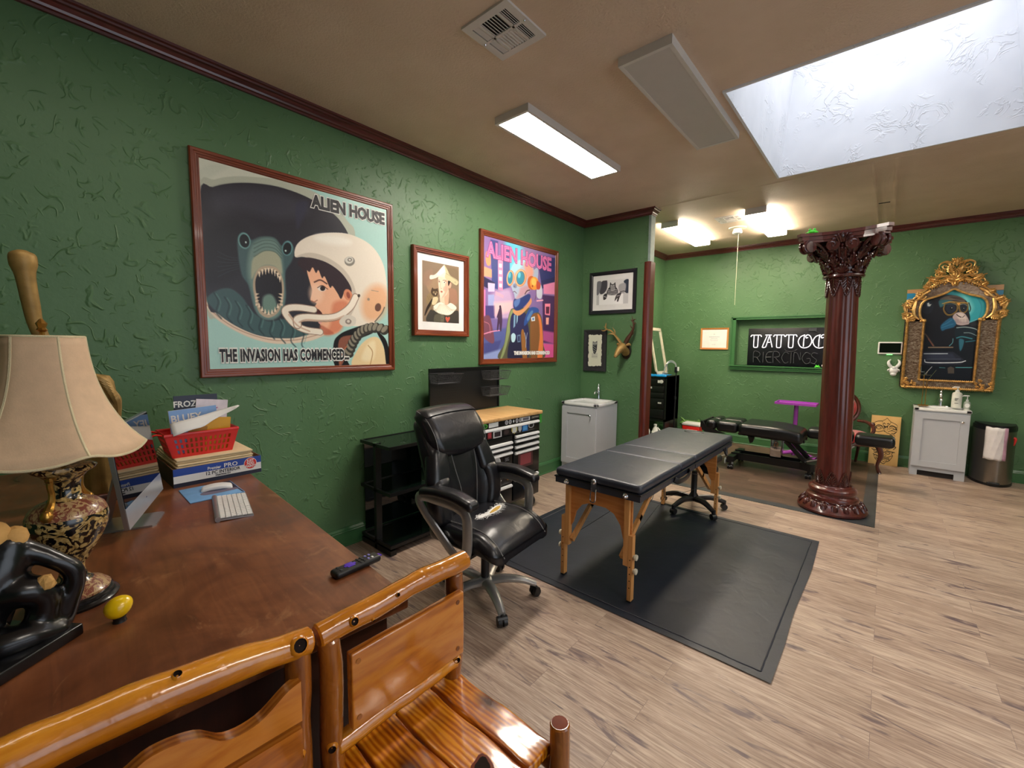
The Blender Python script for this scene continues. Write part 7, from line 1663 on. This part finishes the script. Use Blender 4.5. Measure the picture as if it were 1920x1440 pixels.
for k in range(NP):
    th = 2*PI*k/NP-PH; P = [(1.006*r*math.cos(th), SY_+1.006*r*math.sin(th), z+(.008*(i/14)**8)) for i, (r, z) in enumerate(prof)]; m.tube(P, .0034, 6)
m.build('shade_ribs', M_PIPING, sh)
for i, rr in ((0, .003), (14, .003)):
    m = MB(); P = []
    for k in range(96):
        th = 2*PI*k/96; r, z = prof[i]; b = rib(th+PH); r2 = r*(.95+.05*b**3)*1.004; z2 = z+(-.006*(1-b**2)+.008*b**6 if i else 0); P.append((r2*math.cos(th), SY_+r2*math.sin(th), z2))
    m.tube(P, rr, 6, closed=True); m.build('shade_trim', M_PIPING, sh)
MB().lathe([(.005, .65), (.010, .655), (.007, .660), (.010, .670), (.003, .68), (0, .682)], 8, c=(0, SY_, 0)).build('finial', M_GOLD, t, smooth=0)
# ------------------------------------------------------------------ black broken sculpture on a plinth
t = thing('black_sculpture', 'glossy black crouching sculpture with broken gold patches on a black base, bottom left', 'sculpture', (1.89, .055, DZ+.001))
MB().rbox((.15, -.085, .0125), (.32, .175, .025), .004, 2, M=RZ(math.atan2(-.79, .62))).build('base_block', M_EBONY, t)
m = MB(); B = [([(-.05, -.15, .05), (-.05, -.13, .11), (-.045, -.10, .17), (-.045, -.085, .215)], [.055, .055, .045, .032]), ([(-.045, -.09, .215), (-.04, -.055, .195), (-.03, -.02, .165), (-.03, .0, .14), (-.03, .002, .11), (-.035, -.012, .07), (-.035, -.022, .03)], [.026, .021, .018, .019, .019, .023, .021]), ([(-.04, -.12, .12), (-.02, -.07, .125), (-.02, -.045, .10), (-.02, -.05, .06), (-.015, -.05, .025)], [.038, .033, .027, .026, .028]), ([(-.02, -.15, .03), (0, -.11, .035), (.0, -.07, .035), (-.01, -.03, .025)], [.035, .034, .03, .022]), ([(-.06, -.16, .16), (-.05, -.12, .20), (-.05, -.095, .225)], [.045, .04, .03])]
for P, R in B: m.tube(P, R, 14, sm=4); m.sph(P[0], R[0], 12); m.sph(P[-1], R[-1], 12)
m.shift(lambda p: Vector((p.x, p.y, max(p.z, .014)))); o = m.build('figure', M_EBONY, t); r = o.modifiers.new('r', 'REMESH'); r.mode = 'VOXEL'; r.voxel_size = .005; r.use_smooth_shade = True; sm_ = o.modifiers.new('s', 'SMOOTH'); sm_.iterations = 8; sm_.factor = .6
m = MB(); random.seed(2); m.sph((-.008, -.042, .132), (.014, .017, .019), 10, fn=lambda p: p*(1+.3*mnoise.noise(p*2.3))); m.build('broken_patch', M_BROKEN, t, smooth=0)
m = MB(); m.sph((-.04, -.10, .245), (.024, .022, .028), 14, fn=lambda p: p*(1+.15*mnoise.noise(p*3))); m.sph((-.04, -.075, .232), (.02, .02, .024), 12, fn=lambda p: p*(1+.2*mnoise.noise(p*3))); m.build('broken_top', M_BROKEN, t)
# ------------------------------------------------------------------ gold draped statue behind the lamp
t = thing('gold_statue', 'gold draped statue raising a club-like arm behind the lamp shade', 'statue', (.80, .205, DZ))
m = MB()
def drape(th, i, r, z): return r*(1+.07*math.sin(9*th+z*14)+.05*math.sin(5*th-z*22))
m.lathe([(0, .03), (.055, .03), (.058, .08), (.05, .2), (.048, .3), (.055, .36), (.060, .42), (.054, .47), (.04, .495), (0, .505)], 40, mod=drape); m.build('draped_body', M_GOLDPAINT, t)
MB().rbox((0, 0, .016), (.15, .13, .032), .006, 2).build('base', M_WALNUT, t)
MB().sph((-.03, -.085, .53), (.036, .034, .042), 16).tube([(0, -.02, .46), (-.02, -.06, .50)], .024, 10).build('head', M_GOLDPAINT, t)
m = MB(); m.tube([(.0, -.03, .45), (-.02, -.10, .55), (.0, -.142, .68), (.01, -.152, .76), (.02, -.16, .86), (.02, -.162, .90), (.02, -.163, .935), (.02, -.163, .95)], [.03, .026, .022, .024, .027, .036, .034, .012], 14, sm=4); m.build('raised_arm', M_GOLDPAINT, t)
m = MB(); random.seed(8)
for k in range(7): y = .0+.010*k; m.tube([(.03, -.02+y, .50-.01*k), (.05, .015+y*.6, .48-.012*k), (.04, .035+y*.35, .44-.01*k), (.03, .04+y*.3, .30)], [.012, .016, .014, .006], 8, sm=4)
m.build('shawl', M_GOLDPAINT, t)
# ------------------------------------------------------------------ all-in-one computer
A, Bq = Vector((1.36, .203, 0)), Vector((.945, .362, 0)); dv = (Bq-A).normalized(); ang = math.atan2(dv.y, dv.x)
t = thing('desktop_computer', 'silver all-in-one computer seen edge-on beside the lamp', 'computer', (A.x, A.y, DZ), ang)      # local x along the screen, +y behind, -y is the screen side after the flip below
L = (Bq-A).length
tilt = .11
def lean2(p): return Vector((p.x, p.y+(p.z-.03)*tilt, p.z))
S_ = -1
m = MB(); m.box(0, L, -.006, .006, .03, .355); m.shift(lambda p: Vector((p.x, (p.y+(p.z-.03)*tilt), p.z))); cs = m.build('case', M_ALU, t, smooth=0)
m = MB(); m.box(.004, L-.004, -.0085, -.0062, .098, .351); m.shift(lean2); m.build('screen', M_SCREEN, t, smooth=0)
m = MB(); m.box(0, L, -.0085, -.0062, .03, .098); m.shift(lean2); ch = m.build('chin', plain('satin_aluminium_chin', 'c3c6ca', .28, .6, .03), t, smooth=0)
m = MB(); m.lathe([(.0, .0), (.007, .0), (.007, .001), (0, .001)], 14, M=T(L/2, -.0035, .064) @ RX(PI/2)); m.build('chin_emblem', plain('dark_blue_emblem', '1c3c70', .4), ch, smooth=0)
m = MB(); m.prism([(.085, -.045), (.095, -.055), (.215, -.055), (.225, -.045), (.225, .10), (.085, .10)], 'z', 0, .006); m.prism([(.092, .004), (.098, .004), (.045, .22), (.038, .22)], 'x', .105, .205); m.build('stand', M_ALU, t, smooth=0)
# ------------------------------------------------------------------ keyboard, mouse pad, mouse
ang2 = math.atan2(-.058, .263)
t = thing('keyboard', 'slim white and silver wireless keyboard beside the mouse pad', 'keyboard', (1.294, .516, DZ), ang2)
m = MB(); m.prism([(-.0575, .0), (.0575, .004), (.0575, .010), (-.0575, .0045)], 'x', -.14, .14, M=RZ(PI)); m.cyl((-.14, -.051, .0095), (.14, -.051, .0095), .0095, n=14); m.build('body', M_ALU, t, smooth=40)
m = MB()
for r in range(6):
    n = 14 if r < 5 else 9; y = -.036+.0166*r; x = -.135
    ws = [.27/14]*14 if r < 5 else [.022, .022, .022, .022, .09, .022, .022, .022, .022]
    for w in ws: m.box(x+.0012, x+w-.0012, y-.0072, y+.0072, .0065+(-y+.05)*.05, .0095+(-y+.05)*.05); x += w*(.27/sum(ws))
m.build('keys', M_WHITE, t, smooth=0)
t = thing('mouse_pad', 'blue and black mouse pad in front of the paint kit box', 'mouse pad', (1.032, .516, DZ), -.03)
MB().rbox((0, 0, .0018), (.215, .19, .0036), .0017, 1).build('pad', plain('sky_blue_pad', '6f9fd0', .7), t)
m = MB(); m.prism([(-.105, .0), (-.02, .012), (.0, .06), (.05, .085), (.104, .088), (.104, .092), (-.105, .092)], 'z', .0037, .0039); m.build('printed_dark_shape', M_NAVY, t, smooth=0)
m = MB(); m.prism([tuple(q) for q in catmull([(.02, -.045), (.045, -.03), (.05, .02), (.045, .085), (.02, .085), (.01, .03), (-.005, -.02)], 4, True)], 'z', .0039, .0041); m.build('printed_grey_shape', plain('grey_print', '6a6478', .7), t, smooth=0)
t = thing('computer_mouse', 'white low computer mouse on the blue mouse pad', 'mouse', (1.015, .54, DZ+.0042), -.25)
MB().rbox((0, 0, .010), (.056, .112, .020), .0095, 4, lambda p, h: (p[0]*(1-.10*(p[1]/h[1])**2), p[1], p[2]-.010*(p[1]/h[1])**2*(1 if p[2] > -.005 else 0)), n=6).build('shell', M_WHITE, t)
# ------------------------------------------------------------------ remote
t = thing('remote_control', 'black streaming remote with a purple pad on the desk beside the log chair', 'remote', (2.068, .597, DZ), .05)
MB().rbox((0, 0, .0095), (.040, .140, .019), .008, 3, n=3).build('body', M_BLACK, t)
PUR = plain('purple_pad', '5a36c0', .4); LIL = plain('lilac_button', '8f8ad8', .4); DK = plain('dark_button', '2c2d32', .4)
m = MB(); m.box(-.012, .012, -.031, -.009, .0188, .0205, bev=.0008); m.box(-.0045, .0045, -.037, -.003, .0188, .0203, bev=.0008); m.build('direction_pad', PUR, t)
for x, y, c in ((-.010, -.052, DK), (.010, -.052, DK), (-.011, .008, DK), (0, .008, DK), (.011, .008, DK), (-.011, .019, DK), (.0, .019, DK), (.011, .019, DK), (-.009, .033, LIL), (.009, .033, LIL), (-.009, .045, LIL), (.009, .045, M_WHITE)): MB().rbox((x, y, .0195), (.008, .006, .003), .0012, 1).build('button', c, t)
MB().box(-.008, .008, .068, .078, .010, .0125).build('fabric_tab', PUR, t, smooth=0)
# ------------------------------------------------------------------ yellow egg
t = thing('yellow_egg', 'glossy yellow egg on a small black stand in front of the lamp', 'egg', (1.885, .121, DZ))
MB().lathe([(0, 0), (.013, 0), (.011, .006), (.013, .013), (.010, .013), (0, .008)], 16).build('egg_stand', M_BLACK, t)
m = MB(); m.sph((0, 0, 0), (.0235, .0235, .0262), 24, fn=lambda p: Vector((p.x*(1-.08*p.z), p.y*(1-.08*p.z), p.z)), M=T(0, .0, .0345) @ RX(-1.0)); m.build('egg_shell', M_YELLOW, t)
# ------------------------------------------------------------------ paint kit box, boards, basket and books
t = thing('paint_kit_box', 'open blue and white paint kit box by the left wall', 'box', (.39, .592, DZ), LW); w, d, h = .1725, .478, .082
m = MB(); m.box(-w, w, -d, -d+.003, 0, h); m.box(-w, w, -.003, 0, 0, h); m.box(-w, -w+.003, -d+.003, -.003, 0, h); m.box(w-.003, w, -d+.003, -.003, 0, h); m.box(-w+.003, w-.003, -d+.003, -.003, 0, .003); m.build('tray', M_CARD, t, smooth=0)
m = MB(); m.box(-w, w, -d-.001, -d, .0, .018, 2); m.box(-w, w, -d-.001, -d, .018, .050, 1); m.box(-w, w, -d-.001, -d, .050, h, 0); m.box(-w-.001, -w, -d, 0, 0, h, 3); m.box(w, w+.001, -d, 0, 0, h, 0); pr = m.build('printed_sleeve', [M_BLUE, M_PAPER, M_NAVY, plain('black_side', '101016', .5)], t, smooth=0)
for body, s, x, z, mt, sx in (('Premier', .019, -.022, .061, M_PAPER, .85), ('PRO', .027, .044, .063, M_PAPER, 1.1), ('12 PC INTERIOR', .0215, .012, .039, M_INK, .9), ('PAINTING KIT', .0095, .012, .0245, M_INK, 1.0)): MB().text(body, s, T(x, -d-.0022, z) @ FACE, .0003, 0, 'CENTER', sx, .0004).build('printed_words', mt, pr, smooth=0)
m = MB(); cxr, czr = .126, .052
m.prism([(cxr+.0275*math.cos(k*PI/14), czr+.0275*math.sin(k*PI/14)) for k in range(28)], 'y', -d-.0018, -d-.001, 1); m.prism([(cxr+.0255*math.cos(k*PI/14), czr+.0255*math.sin(k*PI/14)) for k in range(28)], 'y', -d-.0024, -d-.0018, 0)
for k, s in enumerate(('JUST', 'ADD', 'PAINT!')): m.text(s, .0155, T(cxr, -d-.0030, czr+.0135-.0135*k) @ FACE, .0003, 1, 'CENTER', .95, .0005)
m.build('round_badge', [M_RED, M_PAPER], pr, smooth=0)
for k in range(11):
    random.seed(30+k); z = DZ+.0035+.0098*k
    tag(MB().rbox((0, 0, .0046), (.40, .302, .0092), .004, 2).build('card_folder', M_MANILA, loc=(.632+random.uniform(-.012, .012), .592+random.uniform(-.005, .005), z), rot=(0, 0, random.uniform(-.02, .02))), 'cream card folder stacked in the paint kit box under the red basket', 'folder', 'stacked cream folders')
BZ = DZ+.0035+.0098*11
t = thing('red_basket', 'red plastic basket of books on the stacked folders', 'basket', (.70, .555, BZ), LW); wb, wt, db, dt, h = .115, .143, .075, .088, .105
def wall(p0, p1, q0, q1, n, rows=3):
    m = MB(); P0, P1, Q0, Q1 = map(Vector, (p0, p1, q0, q1)); N = (P1-P0).cross(Q0-P0).normalized()*.0022
    def pt(u, v): return P0.lerp(P1, u).lerp(Q0.lerp(Q1, u), v)
    def quad(u0, u1, v0, v1):
        a = [pt(u0, v0), pt(u1, v0), pt(u1, v1), pt(u0, v1)]; vs = [q+N for q in a]+[q-N for q in a]; m.add(vs, [(0, 1, 2, 3), (7, 6, 5, 4), (0, 4, 5, 1), (1, 5, 6, 2), (2, 6, 7, 3), (3, 7, 4, 0)])
    vb = [0, .14, .32, .40, .56, .64, .80, 1.0]
    for k in range(0, 7, 2): quad(0, 1, vb[k], vb[k+1])
    us = [.08+.84*k/n for k in range(n+1)]
    for k in range(1, 6, 2):
        quad(0, .08, vb[k], vb[k+1]); quad(.92, 1, vb[k], vb[k+1])
        for q in range(n+1): quad(max(.08, us[q]-.018), min(.92, us[q]+.018), vb[k], vb[k+1])
    return m
c0 = [(-wb, -db, 0), (wb, -db, 0), (wb, db, 0), (-wb, db, 0)]; c1 = [(-wt, -dt, h), (wt, -dt, h), (wt, dt, h), (-wt, dt, h)]
m = MB()
for i in range(4):
    q = wall(c0[i], c0[(i+1) % 4], c1[i], c1[(i+1) % 4], 12 if i % 2 == 0 else 7); m.add(q.v, q.f)
m.box(-wb, wb, -db, db, -.001, .003); m.build('basket_body', M_RED, t, smooth=0)
MB().tube([(-wt, -dt, h), (wt, -dt, h), (wt, dt, h), (-wt, dt, h)], .006, 8, closed=True, flat=(1.3, .8)).build('rim', M_RED, t)
MB().tube([(-wt+.005, -.05, h-.004), (-wt-.03, -.05, h+.004), (-wt-.055, -.03, h-.03), (-wt-.06, 0, h-.10), (-wt-.055, .03, h-.03), (-wt-.03, .05, h+.004), (-wt+.005, .05, h-.004)], .007, 8, sm=4, flat=(.6, 1.5)).build('handle', M_RED, t)
def book(name, label, x, y, z0, hh, ww, th, tiltx, tilty, mats, art=None):
    t = thing(name, label, 'book', (x, y, z0), LW, rot=(tiltx, tilty, LW)); MB().box(-ww/2, ww/2, 0, th, 0, hh).build('pages', M_PAPER, t, smooth=0); MB().box(-ww/2-.001, ww/2+.001, -.0015, 0, -.001, hh+.001).build('front_cover', mats[0], t, smooth=0); MB().box(-ww/2-.001, ww/2+.001, th, th+.0015, -.001, hh+.001).build('back_cover', mats[-1], t, smooth=0)
    for body, s, px, pz, mt in (art or []): MB().text(body, s, T(px, -.0024, pz) @ FACE, .0003, 0, 'CENTER', .9, .001).build('cover_title', mt, t, smooth=0)
    return t
z0 = BZ+.004
book('book', 'dark navy book titled FROZEN at the back of the red basket', .662, .565, z0, .262, .172, .006, -.05, 0, [M_NAVY], [('FROZEN', .040, -.022, .222, M_PAPER)])
book('magazine', 'white and pink magazine leaning in the red basket behind the blue book', .678, .60, z0, .238, .13, .003, -.06, .12, [plain('pink_white_cover', 'd9cfd8', .4, var=.2), M_PAPER], [('~~~', .03, 0, .20, M_DPINK)])
book('magazine', 'teal-edged magazine at the right end of the red basket', .664, .612, z0, .225, .10, .003, -.05, .10, [plain('teal_cover', '8fc8c0', .4, var=.15)], None)
book('book', 'light blue book titled BLUEY at the front of the red basket', .702, .553, z0, .205, .185, .008, -.05, -.06, [plain('light_blue_cover', '7fa8e0', .4, var=.06), M_PAPER], [('BLUEY', .046, -.03, .165, M_PAPER)])
book('book', 'yellow book at the right front of the red basket', .748, .607, z0, .158, .115, .007, -.04, .10, [M_YELLOWP], None)
book('book', 'narrow ochre book beside the yellow book in the red basket', .757, .525, z0, .128, .07, .006, -.03, .16, [plain('ochre_cover', 'b8831a', .5)], None)
m = MB(); vs = []; fs = []
for i in range(17):
    u = i/16
    for j in range(5): v = j/4; vs.append((-.105+.27*u, -.03-.05*v*(1-.5*u)-.008*math.sin(u*6), .145+.058*u-(.05*v*(1-u)**.6)-.010*math.exp(-((u-.42)/.12)**2)*v))
for i in range(16):
    for j in range(4): a = i*5+j; fs.append((a, a+5, a+6, a+1))
m.add(vs, fs); o = m.build('loose_sheet', M_PAPER, loc=(.728, .545, BZ+.01), rot=(0, 0, LW)); s = o.modifiers.new('t', 'SOLIDIFY'); s.thickness = .0012
tag(o, 'curled white sheet across the front of the red basket', 'paper')
